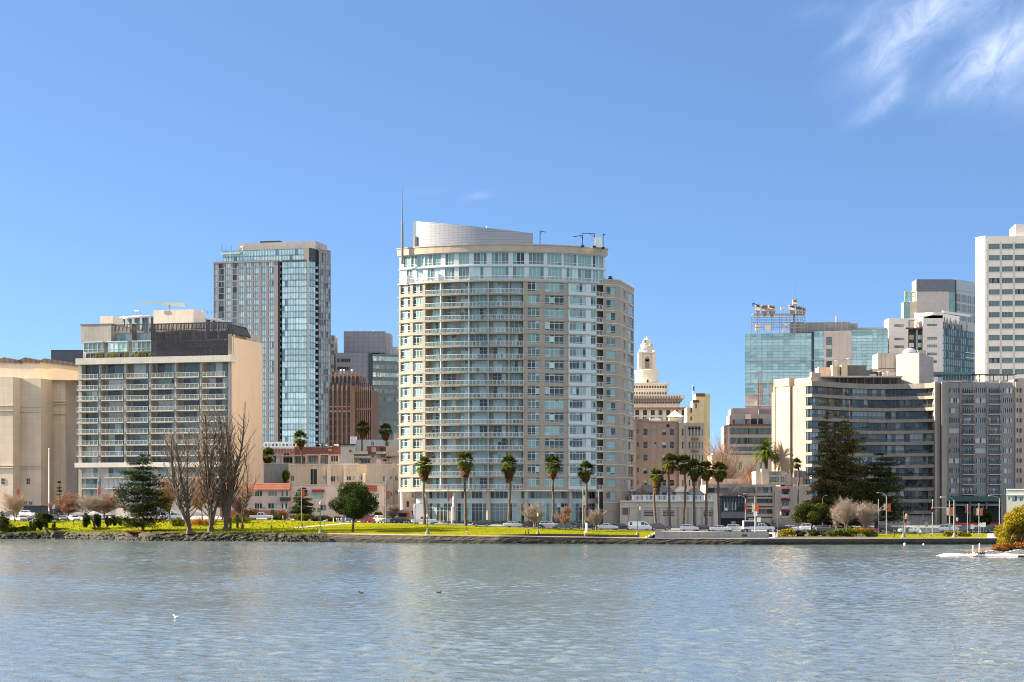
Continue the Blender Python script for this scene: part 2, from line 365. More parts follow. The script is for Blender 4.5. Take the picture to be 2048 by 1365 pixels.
# ------------------------------------------------------------------ terrain, water, shore
def grass_mat():
 m = M('lawn_grass', (.17, .175, .008), rough=1, var=.28, scale=.8, bump=.6, bscale=12, spec=.0)
 nt = m.node_tree; N = nt.nodes; Lk = nt.links; b = N['Principled BSDF']
 src = b.inputs['Base Color'].links[0].from_socket
 tc = N.new('ShaderNodeTexCoord'); nz = N.new('ShaderNodeTexNoise'); nz.inputs['Scale'].default_value = .22; nz.inputs['Detail'].default_value = 7; nz.inputs['Roughness'].default_value = .7
 Lk.new(tc.outputs['Object'], nz.inputs['Vector'])
 r = N.new('ShaderNodeMapRange'); r.inputs[1].default_value = .48; r.inputs[2].default_value = .72; Lk.new(nz.outputs[0], r.inputs[0])
 mx = N.new('ShaderNodeMix'); mx.data_type = 'RGBA'; Lk.new(r.outputs[0], mx.inputs[0]); Lk.new(src, mx.inputs[6]); mx.inputs[7].default_value = (.10, .11, .012, 1)
 Lk.new(mx.outputs[2], b.inputs['Base Color']); return m
m_grass = grass_mat()
m_asph = M('asphalt', (.060, .060, .062), var=.2, scale=.5)
m_pave = M('pavement_concrete', (.36, .34, .31), var=.12, scale=.6)
m_path = M('path_concrete', (.50, .44, .35), var=.12, scale=.8)
m_city = M('city_ground', (.22, .21, .20), var=.2, scale=.05)
PXS = [-900, -600, -300] + list(range(-200, 2301, 25)) + [2600, 3000]
def strip(name, i0, i1, mat, px0=-900, px1=3000, off=0.0, sub=1):
 b = MB(); cols = [p for p in PXS if px0 <= p <= px1]
 G_ = [ground_pts(p) for p in cols]
 for a in range(len(cols) - 1):
  for i in range(i0, i1):
   for s in range(sub):
    f0, f1 = s / sub, (s + 1) / sub
    q = []
    for (c, f) in ((a, f0), (a + 1, f0), (a + 1, f1), (a, f1)):
     Y = G_[c][i][0] * (1 - f) + G_[c][i + 1][0] * f; z = G_[c][i][1] * (1 - f) + G_[c][i + 1][1] * f
     q.append((X(cols[c], Y), Y, z + off))
    b.quad(*q)
 o = b.build(name, mat); tag(o, kind='structure'); return o
strip('lawn', 0, 3, m_grass, -900, 1325, sub=6)
strip('lawn', 0, 3, m_grass, 1750, 1975, sub=6)
strip('pavement', 0, 3, m_pave, 1325, 1550)
m_soil = M('planting_soil', (.09, .075, .045), var=.3, scale=1.2)
strip('soil', 0, 3, m_soil, 1550, 1750); strip('pavement', 0, 3, m_pave, 1975, 3000)
strip('kerb', 3, 4, m_pave); strip('road', 4, 5, m_asph); strip('kerb', 5, 6, m_pave); strip('pavement', 6, 7, m_pave); strip('ground', 7, 11, m_city)
def ribbon(name, pts, w, mat, off=.03):
 b = MB(); P = []
 for i, (px, py) in enumerate(pts):
  # find the depth where this pixel meets the ground
  Y = 380.0
  for Yt in np.arange(382, 520, .5):
   if Z(py, Yt) <= gz(px, Yt) and Yt > terr(px)[0]: Y = Yt; break
  P.append(Vector((X(px, Y), Y, gz(px, Y) + off)))
 for i in range(len(P) - 1):
  d = (P[i + 1] - P[i]); n = Vector((-d.y, d.x, 0)).normalized() * w / 2
  b.quad(P[i] - n, P[i + 1] - n, P[i + 1] + n, P[i] + n)
 return tag(b.build(name, mat), kind='structure')
ribbon('path', [(700, 1047), (670, 1049.5), (640, 1052), (610, 1055), (585, 1057)], 2.6, m_path)
b = MB()
for i, p in enumerate(PXS[:-1]):
 if p < 690: continue
 q = PXS[i + 1]; a0 = ground_pts(p); a1 = ground_pts(q)
 wd = lambda px: 1.0 if px < 1000 else 2.4
 b.quad((X(p, a0[0][0]), a0[0][0], a0[0][1] + .02), (X(q, a1[0][0]), a1[0][0], a1[0][1] + .02), (X(q, a1[0][0] + wd(q)), a1[0][0] + wd(q), a1[0][1] + .05), (X(p, a0[0][0] + wd(p)), a0[0][0] + wd(p), a0[0][1] + .05))
tag(b.build('path', m_path), kind='structure')
WSLOPE = .115
def water_mat():
 m = bpy.data.materials.new('lake_water'); m.use_nodes = True
 nt = m.node_tree; N = nt.nodes; Lk = nt.links; b = N['Principled BSDF']
 b.inputs['Base Color'].default_value = (.10, .13, .14, 1); b.inputs['Roughness'].default_value = .08; b.inputs['IOR'].default_value = 1.33
 tc = N.new('ShaderNodeTexCoord')
 def noise(sx, sy, det, rough=.55, off=0, dist=0):
  mp = N.new('ShaderNodeMapping'); mp.inputs['Scale'].default_value = (sx, sy, 1); mp.inputs['Location'].default_value = (off, off * 1.7, 0); mp.inputs['Rotation'].default_value = (0, 0, .12)
  Lk.new(tc.outputs['Object'], mp.inputs[0])
  n = N.new('ShaderNodeTexNoise'); n.inputs['Scale'].default_value = 1; n.inputs['Detail'].default_value = det; n.inputs['Roughness'].default_value = rough; n.inputs['Distortion'].default_value = dist
  Lk.new(mp.outputs[0], n.inputs['Vector']); return n.outputs[0]
 def ma(op, a, c=None, d=None):
  x = N.new('ShaderNodeMath'); x.operation = op
  for i, q in enumerate((a, c, d)):
   if q is None: continue
   if isinstance(q, (int, float)): x.inputs[i].default_value = q
   else: Lk.new(q, x.inputs[i])
  return x.outputs[0]
 small = noise(2.6, 2.2, 3, .6, 29, .4); patch = noise(.012, .03, 3, .6, 5)
 amp = N.new('ShaderNodeMapRange'); amp.inputs[1].default_value = .35; amp.inputs[2].default_value = .65; amp.inputs[3].default_value = .5; amp.inputs[4].default_value = 1.3; Lk.new(patch, amp.inputs[0])
 h = ma('MULTIPLY', ma('MULTIPLY', small, .06), amp.outputs[0])
 bp = N.new('ShaderNodeBump'); bp.inputs['Strength'].default_value = 1; bp.inputs['Distance'].default_value = 1.0
 Lk.new(h, bp.inputs['Height']); Lk.new(bp.outputs[0], b.inputs['Normal'])
 return m
# the lake surface: real wind ripples (a sum of many small waves) where the lake is in view, flat farther out
wr = np.random.default_rng(4); NW = 76
lam = np.exp(wr.uniform(math.log(.30), math.log(2.6), NW)); wdir = wr.normal(-PI / 2 + .25, .75, NW); kx, ky = np.cos(wdir) * 2 * PI / lam, np.sin(wdir) * 2 * PI / lam
wamp = lam / (2 * PI) * WSLOPE * math.sqrt(2 / NW) * wr.uniform(.6, 1.4, NW); wph = wr.uniform(0, 2 * PI, NW)
def wave_z(x, y):
 z = np.zeros_like(x); g = .75 + .45 * np.sin(x * .021 + y * .033 + 1) * np.sin(y * .047 - x * .013) 
 for i in range(NW): z += wamp[i] * np.sin(kx[i] * x + ky[i] * y + wph[i])
 return z * g + .12 * z * np.abs(z) / .05
WV, WF, base = [], [], 0
for (Ya, Yb_, nr, nc) in ((48, 120, 400, 520), (120, 230, 440, 660), (230, 470, 560, 800)):
 Yr_ = np.linspace(Ya, Yb_, nr + 1); pr = np.linspace(-850, 2900, nc + 1); PX, YY = np.meshgrid(pr, Yr_); XX = (PX - CX) / F * YY; ZZ_ = wave_z(XX, YY)
 WV.append(np.stack([XX, YY, ZZ_], -1).reshape(-1, 3)); i = np.arange(nr)[:, None] * (nc + 1) + np.arange(nc)[None, :] + base; WF.append(np.stack([i, i + 1, i + nc + 2, i + nc + 1], -1).reshape(-1, 4)); base += (nr + 1) * (nc + 1)
xl, xr = lambda Y: X(-850, Y), lambda Y: X(2900, Y)
big = np.array([(-4000, -6000, 0), (4000, -6000, 0), (4000, 48, 0), (-4000, 48, 0), (-4000, 48, 0), (xl(48), 48, 0), (xl(470), 470, 0), (-4000, 470, 0), (xr(48), 48, 0), (4000, 48, 0), (4000, 470, 0), (xr(470), 470, 0)]); WF.append(np.arange(12).reshape(3, 4) + base); WV.append(big)
WV, WF = np.concatenate(WV).astype(np.float32), np.concatenate(WF).astype(np.int32)
me = bpy.data.meshes.new('water'); me.vertices.add(len(WV)); me.vertices.foreach_set('co', WV.ravel()); me.loops.add(WF.size); me.loops.foreach_set('vertex_index', WF.ravel()); me.polygons.add(len(WF)); me.polygons.foreach_set('loop_start', np.arange(0, WF.size, 4, dtype=np.int32)); me.polygons.foreach_set('use_smooth', np.ones(len(WF), dtype=bool)); me.materials.append(water_mat()); me.update(calc_edges=True)
tag(link('water', me), kind='structure')
def stone_mat(name, c, c2, sc=1.1):
 m = M(name, c, var=.25, scale=1.5, bump=1.0, bscale=2.5)
 nt = m.node_tree; N = nt.nodes; Lk = nt.links; bs = N['Principled BSDF']; src = bs.inputs['Base Color'].links[0].from_socket
 tc = N.new('ShaderNodeTexCoord'); vo = N.new('ShaderNodeTexVoronoi'); vo.inputs['Scale'].default_value = sc; vo.feature = 'F1'
 Lk.new(tc.outputs['Object'], vo.inputs['Vector'])
 mx = N.new('ShaderNodeMix'); mx.data_type = 'RGBA'; sp = N.new('ShaderNodeSeparateColor'); Lk.new(vo.outputs['Color'], sp.inputs[0]); Lk.new(sp.outputs[0], mx.inputs[0]); Lk.new(src, mx.inputs[6]); mx.inputs[7].default_value = (*c2, 1)
 Lk.new(mx.outputs[2], bs.inputs['Base Color']); return m
m_stone = stone_mat('rubble_stone', (.07, .05, .036), (.04, .04, .028))
m_algae = stone_mat('wet_algae_stone', (.030, .034, .022), (.012, .014, .011))
m_rock = stone_mat('bank_rock', (.036, .031, .021), (.018, .021, .011), .8)
root = thing('retaining_wall', 'long low dark stone retaining wall along the lake edge with a pale cap', 'wall', (X(660, terr(660)[0]), terr(660)[0], 0))
bu, bl_, bc = MB(), MB(), MB()
cols = [p for p in np.arange(655, 2400, 9.0)]
def wp(px, f):   # f 0 base .. 1 top
 sy, wz = terr(px)[:2]; j = (random.random() - .5) * .16
 Y = sy - .35 * (1 - f) + (j if 0 < f < 1 else 0)
 return (X(px, Y) - root.location.x, Y - root.location.y, -.4 if f == 0 else wz * f)
rows = [0, .28, .46, .62, .78, .93]
gr = [[wp(p, f) for f in rows] for p in cols]
for i in range(len(cols) - 1):
 for j in range(len(rows) - 1):
  (bl_ if j < 2 else bu).quad(gr[i][j], gr[i + 1][j], gr[i + 1][j + 1], gr[i][j + 1])
 p, q = cols[i], cols[i + 1]; s0, w0 = terr(p)[:2]; s1, w1 = terr(q)[:2]
 def cp(px, s, w, dy, dz): return (X(px, s + dy) - root.location.x, s + dy - root.location.y, w + dz)
 bc.quad(cp(p, s0, w0, -.10, -.14), cp(q, s1, w1, -.10, -.14), cp(q, s1, w1, -.10, .045), cp(p, s0, w0, -.10, .045))
 bc.quad(cp(p, s0, w0, -.10, .045), cp(q, s1, w1, -.10, .045), cp(q, s1, w1, .5, .045), cp(p, s0, w0, .5, .045))
 bc.quad(cp(q, s1, w1, -.10, -.14), cp(p, s0, w0, -.10, -.14), cp(p, s0, w0, .1, -.14), cp(q, s1, w1, .1, -.14))
bu.build('stone_face', m_stone, root); bl_.build('waterline_course', m_algae, root); bc.build('cap', M('wall_cap', (.32, .24, .20), var=.2, scale=.5), root)
# rough bank at the western end: a slope of rubble and weeds
bb = MB(); cols = list(np.arange(-900, 668, 7.0)); rows = [0, .15, .3, .45, .6, .8, 1.0]
def bpnt(px, f):
 sy, wz = terr(px)[:2]; k = .45 * math.sin(px * .05) + .3 * math.sin(px * .13 + 1)
 e = max(0, min(1, (650 - px) / 60))
 Y = sy - e * (1.5 + k) * (1 - f) + e * (random.random() - .5) * .7 * (1 if 0 < f < 1 else .2)
 return (X(px, Y), Y, -.4 if f == 0 else wz * (f ** .8) + (random.random() - .5) * .25 * (1 if f < 1 else 0.1))
gr = [[bpnt(p, f) for f in rows] for p in cols]
for i in range(len(cols) - 1):
 for j in range(len(rows) - 1): bb.quad(gr[i][j], gr[i + 1][j], gr[i + 1][j + 1], gr[i][j + 1])
tag(bb.build('bank', m_rock), kind='structure')
def rock(b, c, r, m=0):
 i = len(b.v); n1, n2 = 5, 7; sq = [random.uniform(.7, 1.3) for _ in range(3)]
 for j in range(n1 + 1):
  a = PI * j / n1
  for k in range(n2):
   t = 2 * PI * k / n2; rr = r * random.uniform(.75, 1.15)
   b.v.append((c[0] + rr * sq[0] * math.sin(a) * math.cos(t), c[1] + rr * sq[1] * math.sin(a) * math.sin(t), c[2] + rr * .7 * sq[2] * math.cos(a)))
 for j in range(n1):
  for k in range(n2):
   k2 = (k + 1) % n2; b.f.append((i + j * n2 + k, i + (j + 1) * n2 + k, i + (j + 1) * n2 + k2, i + j * n2 + k2)); b.m.append(m)
b = MB()
for k in range(900):
 px = random.uniform(-250, 690) if k < 700 else random.uniform(560, 1300); sy = terr(px)[0]
 f = random.random() ** 1.8 if px < 660 else 0
 Y = sy - (2.3 if px < 660 else .9) * (1 - f) - random.uniform(0, .7); rock(b, (X(px, Y), Y, 1.5 * f + random.uniform(-.05, .04)), random.uniform(.10, .30) if px < 660 else random.uniform(.08, .2), 0 if random.random() < .6 else 1)
tag(b.build('rubble', [m_rock, M('pale_rock', (.075, .062, .045), var=.25, scale=2)]), 'loose rocks and rubble along the foot of the bank at the waterline', 'rubble', kind='stuff')
# ------------------------------------------------------------------ building helper
class Bld:
 def __init__(s, name, label, cat, px, Y, ang=0, g=None, group=None):
  s.a = math.radians(ang); s.ca, s.sa = math.cos(s.a), math.sin(s.a); s.X0, s.Y0 = X(px, Y), Y
  s.g = gz(px, Y) - .3 if g is None else g
  s.root = thing(name, label, cat, (s.X0, s.Y0, s.g), s.a, group); s.cnt = {}; s.bulk = {}
 def t(s, px, d=0.0):
  u = U(px); x0 = s.X0 - s.sa * d; y0 = s.Y0 + s.ca * d
  return (u * y0 - x0) / (s.ca - u * s.sa)
 def yw(s, t, d=0.0): return s.Y0 + t * s.sa + d * s.ca
 def z(s, py, t=0.0, d=0.0): return Z(py, s.yw(t, d)) - s.g
 def zp(s, py, px, d=0.0): return s.z(py, s.t(px, d), d)
 def box(s, part, pxa, pxb, pyt, pyb, d0, d1, mat, parent=None):
  ta, tb = s.t(pxa, d0), s.t(pxb, d0); tm = (ta + tb) / 2
  z1 = s.z(pyt, tm, d0); z0 = 0 if pyb is None else s.z(pyb, tm, d0)
  b = MB(); b.box(ta, tb, d0, d1, z0, z1); return b.build(part, mat, parent or s.root)
 def put(s, name, me, loc, rz=0, parent=None, cap=100):
  """Up to `cap` copies become parts of their own; the rest are gathered for one bulk part."""
  n = s.cnt.get(name, 0)
  if n < cap:
   s.cnt[name] = n + 1; return link(name, me, parent or s.root, loc, rz)
  s.bulk.setdefault(name, []).append((me, loc, rz)); return None
 def finish(s):
  for name, L in s.bulk.items():
   mats = []; b = MB()
   for me, loc, rz in L:
    mp = []
    for m in me.materials:
     if m not in mats: mats.append(m)
     mp.append(mats.index(m))
    c, sn = math.cos(rz), math.sin(rz); i = len(b.v)
    b.v += [(v.co.x * c - v.co.y * sn + loc[0], v.co.x * sn + v.co.y * c + loc[1], v.co.z + loc[2]) for v in me.vertices]
    for p in me.polygons: b.f.append(tuple(i + k for k in p.vertices)); b.m.append(mp[p.material_index])
   tag(b.build(name, mats, s.root), kind='stuff')
  s.bulk = {}
 def wins(s, rects, d, cols=2, rows=(), fr=.1, fmat=None, glass=None, name='window', nv=5, P=None, cap=100):
  """rects in local (t0, t1, z0, z1); P maps along-wall, depth to place and turn."""
  for (a, c, e, f) in rects:
   cc = cols if isinstance(cols, int) else cols(c - a)
   me = win_mesh(name, round(c - a, 1) + .02, round(f - e, 1) + .02, cc, rows, fr, fmat or m_whitef, glass or GL_T, random.randrange(nv))
   if P is None: loc, rz = ((a + c) / 2, d, e), 0
   else: loc, rz = P((a + c) / 2, d, e)
   s.put(name, me, loc, rz, cap=cap)
 def facade(s, part, t0, t1, z0, z1, rects, mat, depth=.25, d=0.0, **kw):
  b = MB(); holes(b, lambda t, dd, z: (t, dd, z), t0, t1, z0, z1, rects, depth, dfront=d)
  b.build(part, mat, s.root); s.wins(rects, d + depth, **kw)
# ------------------------------------------------------------------ the round central tower
T = Bld('apartment_tower', 'curved beige apartment tower with a metal crown, the tall middle building on the lake shore', 'apartment tower', 1004, 450, 0, 3.3)
CXT, CYT, RT = 0.0, 41.6, 41.6      # arc centre in the tower's own frame
def th(px, d=0.0):
 # angle on the arc of radius RT-d where the ray through px meets it
 u = U(px); ox, oy = -T.X0, -T.Y0      # eye relative to the root
 R = RT - d; dx, dy = u, 1.0; fx, fy = ox - CXT, oy - CYT
 A = dx * dx + dy * dy; B_ = 2 * (fx * dx + fy * dy); C_ = fx * fx + fy * fy - R * R
 D = B_ * B_ - 4 * A * C_
 if D < 0: D = 0
 k = (-B_ - math.sqrt(D)) / (2 * A); x, y = ox + dx * k - CXT, oy + dy * k - CYT
 return math.atan2(x, -y)
def AP(t, d, z): return (CXT + (RT - d) * math.sin(t / RT), CYT - (RT - d) * math.cos(t / RT), z)
def AW(t, d, z): return (AP(t, d, z), t / RT)
def ts(px, d=0.0): return th(px, d) * RT
Yref = T.Y0 + CYT - RT * math.cos(th(900)); z0 = Z(980, Yref) - T.g; pitch = 26.03 * Yref / F
ZF = [z0 + pitch * k for k in range(17)]
zc1 = Z(532, T.Y0 + 1) - T.g; zc2 = Z(503.5, T.Y0) - T.g; zc3 = Z(488, T.Y0) - T.g
tL, tR = ts(798), ts(1212)
def arcwall(b, t0, t1, d, za, zb, m=0, n=None):
 n = n or max(1, int(abs(t1 - t0) / 2.0)); 
 for i in range(n):
  a, c = t0 + (t1 - t0) * i / n, t0 + (t1 - t0) * (i + 1) / n
  b.quad(AP(a, d, za), AP(c, d, za), AP(c, d, zb), AP(a, d, zb), m)
def arcslab(b, t0, t1, da, db, za, zb, m=0, n=None):
 n = n or max(1, int(abs(t1 - t0) / 2.0))
 for i in range(n):
  a, c = t0 + (t1 - t0) * i / n, t0 + (t1 - t0) * (i + 1) / n
  b.quad(AP(a, da, za), AP(c, da, za), AP(c, da, zb), AP(a, da, zb), m)
  b.quad(AP(a, da, zb), AP(c, da, zb), AP(c, db, zb), AP(a, db, zb), m)
  b.quad(AP(a, db, za), AP(c, db, za), AP(c, da, za), AP(a, da, za), m)
  b.quad(AP(c, db, za), AP(a, db, za), AP(a, db, zb), AP(c, db, zb), m)
 b.quad(AP(t0, db, za), AP(t0, da, za), AP(t0, da, zb), AP(t0, db, zb), m); b.quad(AP(t1, da, za), AP(t1, db, za), AP(t1, db, zb), AP(t1, da, zb), m)
# core volume behind the facades
b = MB(); arc = [AP(t, 2.6, 0)[:2] for t in np.linspace(tL + .5, tR - 3.2, 20)]
b.prism(arc + [(17.5, 38), (-18, 38)], ZF[0] - .3, zc2, 0); b.build('core', m_beige, T.root)
b = MB(); arc2 = [AP(t, .35, 0)[:2] for t in np.linspace(tL + .2, tR - .2, 26)]
b.prism(arc2 + [(20, 38), (-19, 38)], zc2 - .05, zc2 + .25, 0); b.prism([AP(t, 3.0, 0)[:2] for t in np.linspace(tL + .2, tR - .2, 26)] + [(20, 37), (-19, 37)], ZF[16] - .15, zc2, 0); b.build('roof_slab', m_roof, T.root)
# framed wall zones
zones = [(798, 850.5, [(801, 820), (825.5, 845)], 2), (1046.5, 1136.5, [(1055, 1079.5), (1090, 1128)], 0)]
for pa, pb, wl, _ in zones:
 rects = []
 for k in range(16):
  for i, (c, e) in enumerate(wl): rects.append((ts(c), ts(e), ZF[k] + .66, ZF[k] + pitch - .22))
 b = MB(); holes(b, AP, ts(pa), ts(pb), ZF[0] - .35, ZF[16] + .1, rects, .3)
 b.quad(AP(ts(pb), 0, ZF[0]), AP(ts(pb), 2.6, ZF[0]), AP(ts(pb), 2.6, ZF[16]), AP(ts(pb), 0, ZF[16])); b.quad(AP(ts(pa), 2.6, ZF[0]), AP(ts(pa), 0, ZF[0]), AP(ts(pa), 0, ZF[16]), AP(ts(pa), 2.6, ZF[16]))
 b.build('wall', m_beige, T.root)
 for k in range(15, -1, -1):
  for r in rects[k * 2:k * 2 + 2]:
   T.wins([r], .27, cols=lambda w: max(3, round(w / 1.05)), rows=(.2, .78), fr=.13, P=AW)
 for k in range(17):
  bl = MB(); arcslab(bl, ts(pa) - (.35 if pa < 800 else 0), ts(pb), -.12, .05, ZF[k] - .06, ZF[k] + .08); bl.build('floor_ledge', m_taupe, T.root)
# left flank return
b = MB(); a = AP(ts(798), 0, 0); b.quad((a[0], a[1], ZF[0]), (-18.5, 38, ZF[0]), (-18.5, 38, ZF[16]), (a[0], a[1], ZF[16])); b.build('flank_wall', m_beige2, T.root)
# recessed balcony bays
DB = 1.7
bays = [850.5, 881, 937, 976, 1018, 1046.5]
backs = [[(858, 878)], [(889, 907), (917, 934)], [(941, 973)], [(986, 1012)], [(1023, 1045)]]
b = MB(); rects = []
for k in range(16):
 for bb_ in backs:
  for (c, e) in bb_: rects.append((ts(c), ts(e), ZF[k] + .12, ZF[k] + pitch - .26))
holes(b, AP, ts(850.5), ts(1046.5), ZF[0], ZF[16], rects, .15, dfront=DB); b.build('recess_wall', m_beige, T.root)
for k in range(15, -1, -1):
 n = 6
 for r in rects[k * n:(k + 1) * n]: T.wins([r], DB + .13, cols=lambda w: max(2, round(w / 1.0)), rows=(.72,), fr=.11, P=AW, name='balcony_door', nv=9, glass=[(g_teal, 6), (g_pale, 4), (g_dark, 2.2), (g_mid, 1.5)])
b = MB()
for i, p in enumerate(bays[1:-1]):
 t = ts(p); w = .13 if i == 0 else .07
 b2 = [(AP(t - w, -.06, 0)[:2]), (AP(t + w, -.06, 0)[:2]), (AP(t + w, DB if i == 0 else .22, 0)[:2]), (AP(t - w, DB if i == 0 else .22, 0)[:2])]
 b.prism(b2, ZF[0], ZF[16])
 if i:
  t2 = t; b.prism([AP(t2 - .06, 1.2, 0)[:2], AP(t2 + .06, 1.2, 0)[:2], AP(t2 + .06, DB, 0)[:2], AP(t2 - .06, DB, 0)[:2]], ZF[0], ZF[16])
b.build('dividing_fin', m_whitef, T.root)
m_rail = M('white_rail', (.74, .74, .72), var=.03, rough=.4)
def screen_mat(name, col, alpha):
 m = bpy.data.materials.new(name); m.use_nodes = True; p = m.node_tree.nodes['Principled BSDF']; p.inputs['Base Color'].default_value = (*col, 1); p.inputs['Alpha'].default_value = alpha; p.inputs['Roughness'].default_value = .1; return m
m_rglass = screen_mat('rail_glass', (.42, .50, .47), .24)
m_clut = [M('patio_dark', (.03, .03, .035)), M('patio_plant', (.05, .09, .02), var=.4, scale=3), M('patio_wood', (.25, .14, .07)), M('patio_white', (.6, .6, .58)), M('patio_blue', (.06, .10, .2))]
def clutter(b, w, dpt, base):
 for _ in range(random.choice([0, 1, 2, 3])):
  x = random.uniform(-w / 2 + .4, w / 2 - .4); y = random.uniform(.4, max(.5, dpt - .4)); k = base + random.randrange(5)
  if random.random() < .5:
   b.box(x - .25, x + .25, y - .22, y + .22, .32, .42, k); b.box(x - .25, x + .25, y + .17, y + .22, .42, .9, k)
   for sx in (-.22, .22):
    for sy in (-.19, .19): b.box(x + sx - .02, x + sx + .02, y + sy - .02, y + sy + .02, .01, .32, k)
  else:
   b.lathe([(.16, .01), (.22, .4)], 7, (x, y, 0), base + 2)
   for _ in range(7): b.ball((x + random.uniform(-.2, .2), y + random.uniform(-.2, .2), .55 + random.uniform(0, .5)), random.uniform(.1, .2), 6, base + 1)
def arc_balcony(t0, t1, seed):
 """slab, railing (with posts, pickets and a tinted panel) of one bay of one floor, in the tower frame at z=0"""
 tm = (t0 + t1) / 2
 s = MB(); arcslab(s, t0, t1, -.1, DB, -.2, .1, 0, 3)
 w = t1 - t0
 r = MB(); arcslab(r, t0, t1, -.08, -.02, 1.12, 1.2, 0, 3); arcslab(r, t0, t1, -.07, -.03, .18, .23, 0, 3)
 n = max(2, round(w / .95))
 for i in range(n + 1):
  t = t0 + w * i / n; p = AP(t, -.05, 0); r.box(p[0] - .03, p[0] + .03, p[1] - .03, p[1] + .03, .1, 1.15)
 arcwall(r, t0, t1, -.04, .23, 1.12, 1, 3)
 return s, r
for k in range(15, -1, -1):
 for i in range(5):
  if k == 15 or True:
   key = ('arcb', i)
   if key not in _wc:
    s_, r_ = arc_balcony(ts(bays[i]), ts(bays[i + 1]), i); _wc[key] = (s_.mesh('balcony', m_beige), r_.mesh('railing', [m_rail, m_rglass]))
   o = T.put('balcony', _wc[key][0], (0, 0, ZF[k]))
   if o: link('railing', _wc[key][1], o)
   if random.random() < .75:
    c = MB(); tm = (ts(bays[i]) + ts(bays[i + 1])) / 2; clutter(c, ts(bays[i + 1]) - ts(bays[i]) - .5, DB, 0)
    if c.v:
     q = link('patio_furniture', c.mesh('patio_furniture', m_clut), T.root, AP(tm, 0, ZF[k] + .1), tm / RT)
# soffit at the top of the bays
b = MB(); arcslab(b, tL - .3, tR, -.22, 2.7, ZF[16] - .18, ZF[16] + .12); b.build('crown_base_ledge', m_taupe, T.root)
# white glazed bay (px 1137-1192) and the corner balconies beyond it
b = MB(); rects = []
for k in range(16):
 for c, e in ((1138.5, 1171), (1181, 1190.5)): rects.append((ts(c), ts(e), ZF[k] + .85, ZF[k] + pitch - .25))
holes(b, AP, ts(1136.5), ts(1192), ZF[0], ZF[16], rects, .2, 0, dfront=-.2)
for p in (1136.5, 1192): b.quad(AP(ts(p), -.2, ZF[0]), AP(ts(p), 2.6, ZF[0]), AP(ts(p), 2.6, ZF[16]), AP(ts(p), -.2, ZF[16]))
b.build('glazed_bay', m_whitef, T.root)
for k in range(15, -1, -1):
 for r in rects[2 * k:2 * k + 2]: T.wins([r], -.03, cols=lambda w: max(2, round(w / .8)), rows=(.16, .8), fr=.1, P=AW, name='bay_window', nv=8)
for k in range(17): bl = MB(); arcslab(bl, ts(1136.5), ts(1192), -.34, -.1, ZF[k] - .1, ZF[k] + .08); bl.build('floor_ledge', m_beige, T.root)
b = MB(); rects = [(ts(1194), ts(1199.5), ZF[k] + .2, ZF[k] + pitch - .5) for k in range(16)] + [(ts(1202), ts(1206), ZF[k] + .2, ZF[k] + pitch - .5) for k in range(16)]
holes(b, AP, ts(1190), ts(1214), ZF[0], ZF[16], rects, .15, dfront=1.9); b.build('recess_wall', m_beige, T.root)
T.wins(rects, 2.02, cols=1, rows=(.7,), fr=.12, P=AW, name='corner_door', glass=GL_D)
s_, r_ = arc_balcony(ts(1192), ts(1211), 9); ms, mr_ = s_.mesh('corner_balcony', m_beige2), r_.mesh('railing', [m_rail, m_rglass])
for k in range(16):
 o = link('corner_balcony', ms, T.root, (0, 0, ZF[k])); link('railing', mr_, o)
m_crown = M('crown_panel', (.54, .57, .56), var=.05, rough=.4)
# crown: two storeys of white panels and glass, then the taupe parapet
wa = [(806, 820), (821, 834), (835, 848), (849, 864), (865, 881), (890, 908), (917, 938), (947, 973), (983, 1017), (1026, 1049), (1058, 1088), (1095, 1124), (1128, 1154), (1157, 1184), (1187, 1198), (1199.5, 1208)]
wb = [(812, 824), (832, 846), (854, 880), (889, 908), (917, 938), (947, 973), (983, 1017), (1026, 1049), (1058, 1088), (1097, 1124), (1128, 1152), (1157, 1184), (1187, 1198), (1199.5, 1208)]
rA = [(ts(c), ts(e), zc1 + .35, zc2 - .2) for c, e in wa]; rB = [(ts(c), ts(e), ZF[16] + .55, zc1 - .3) for c, e in wb]
b = MB(); holes(b, AP, tL, tR, ZF[16] + .1, zc2, rA + rB, .2, dfront=.25); b.quad(AP(tR, .25, ZF[16]), (20, 37, ZF[16]), (20, 37, zc2), AP(tR, .25, zc2)); b.quad((-19, 37, ZF[16]), AP(tL, .25, ZF[16]), AP(tL, .25, zc2), (-19, 37, zc2)); b.build('crown_wall', m_crown, T.root)
T.wins(rA + rB, .42, cols=lambda w: max(2, round(w / .85)), rows=(.22,), fr=.12, P=AW, name='crown_window', nv=9, glass=[(g_teal, 6), (g_mid, 5), (g_pale, 2), (g_dark, 1)])
b = MB(); arcslab(b, tL - .1, tR + .1, -.05, .4, zc1 - .15, zc1 + .1); b.build('crown_ledge', m_crown, T.root)
b = MB(); arcslab(b, tL - .35, tR + .3, -.3, .5, zc2 - .02, zc3 - .25, 0); arcslab(b, tL - .45, tR + .4, -.42, .6, zc3 - .25, zc3, 0); b.build('parapet', m_taupe, T.root)
b = MB(); arcslab(b, tL, tR, -.12, -.06, ZF[16] + 1.1, ZF[16] + 1.18); arcwall(b, tL, tR, -.09, ZF[16] + .2, ZF[16] + 1.1, 1)
for i in range(46):
 p = AP(tL + (tR - tL) * i / 45, -.09, 0); b.box(p[0] - .03, p[0] + .03, p[1] - .03, p[1] + .03, ZF[16] + .1, ZF[16] + 1.1)
b.build('terrace_railing', [m_rail, m_rglass], T.root)
for px, w in ((820, .9), (877, .12), (939, .12)):
 p = AP(ts(px), .1, 0); MB().box(p[0] - w, p[0] + w, p[1] - .1, p[1] + .3, ZF[16] + .1, ZF[16] + 1.9).build('terrace_screen', m_white, T.root)
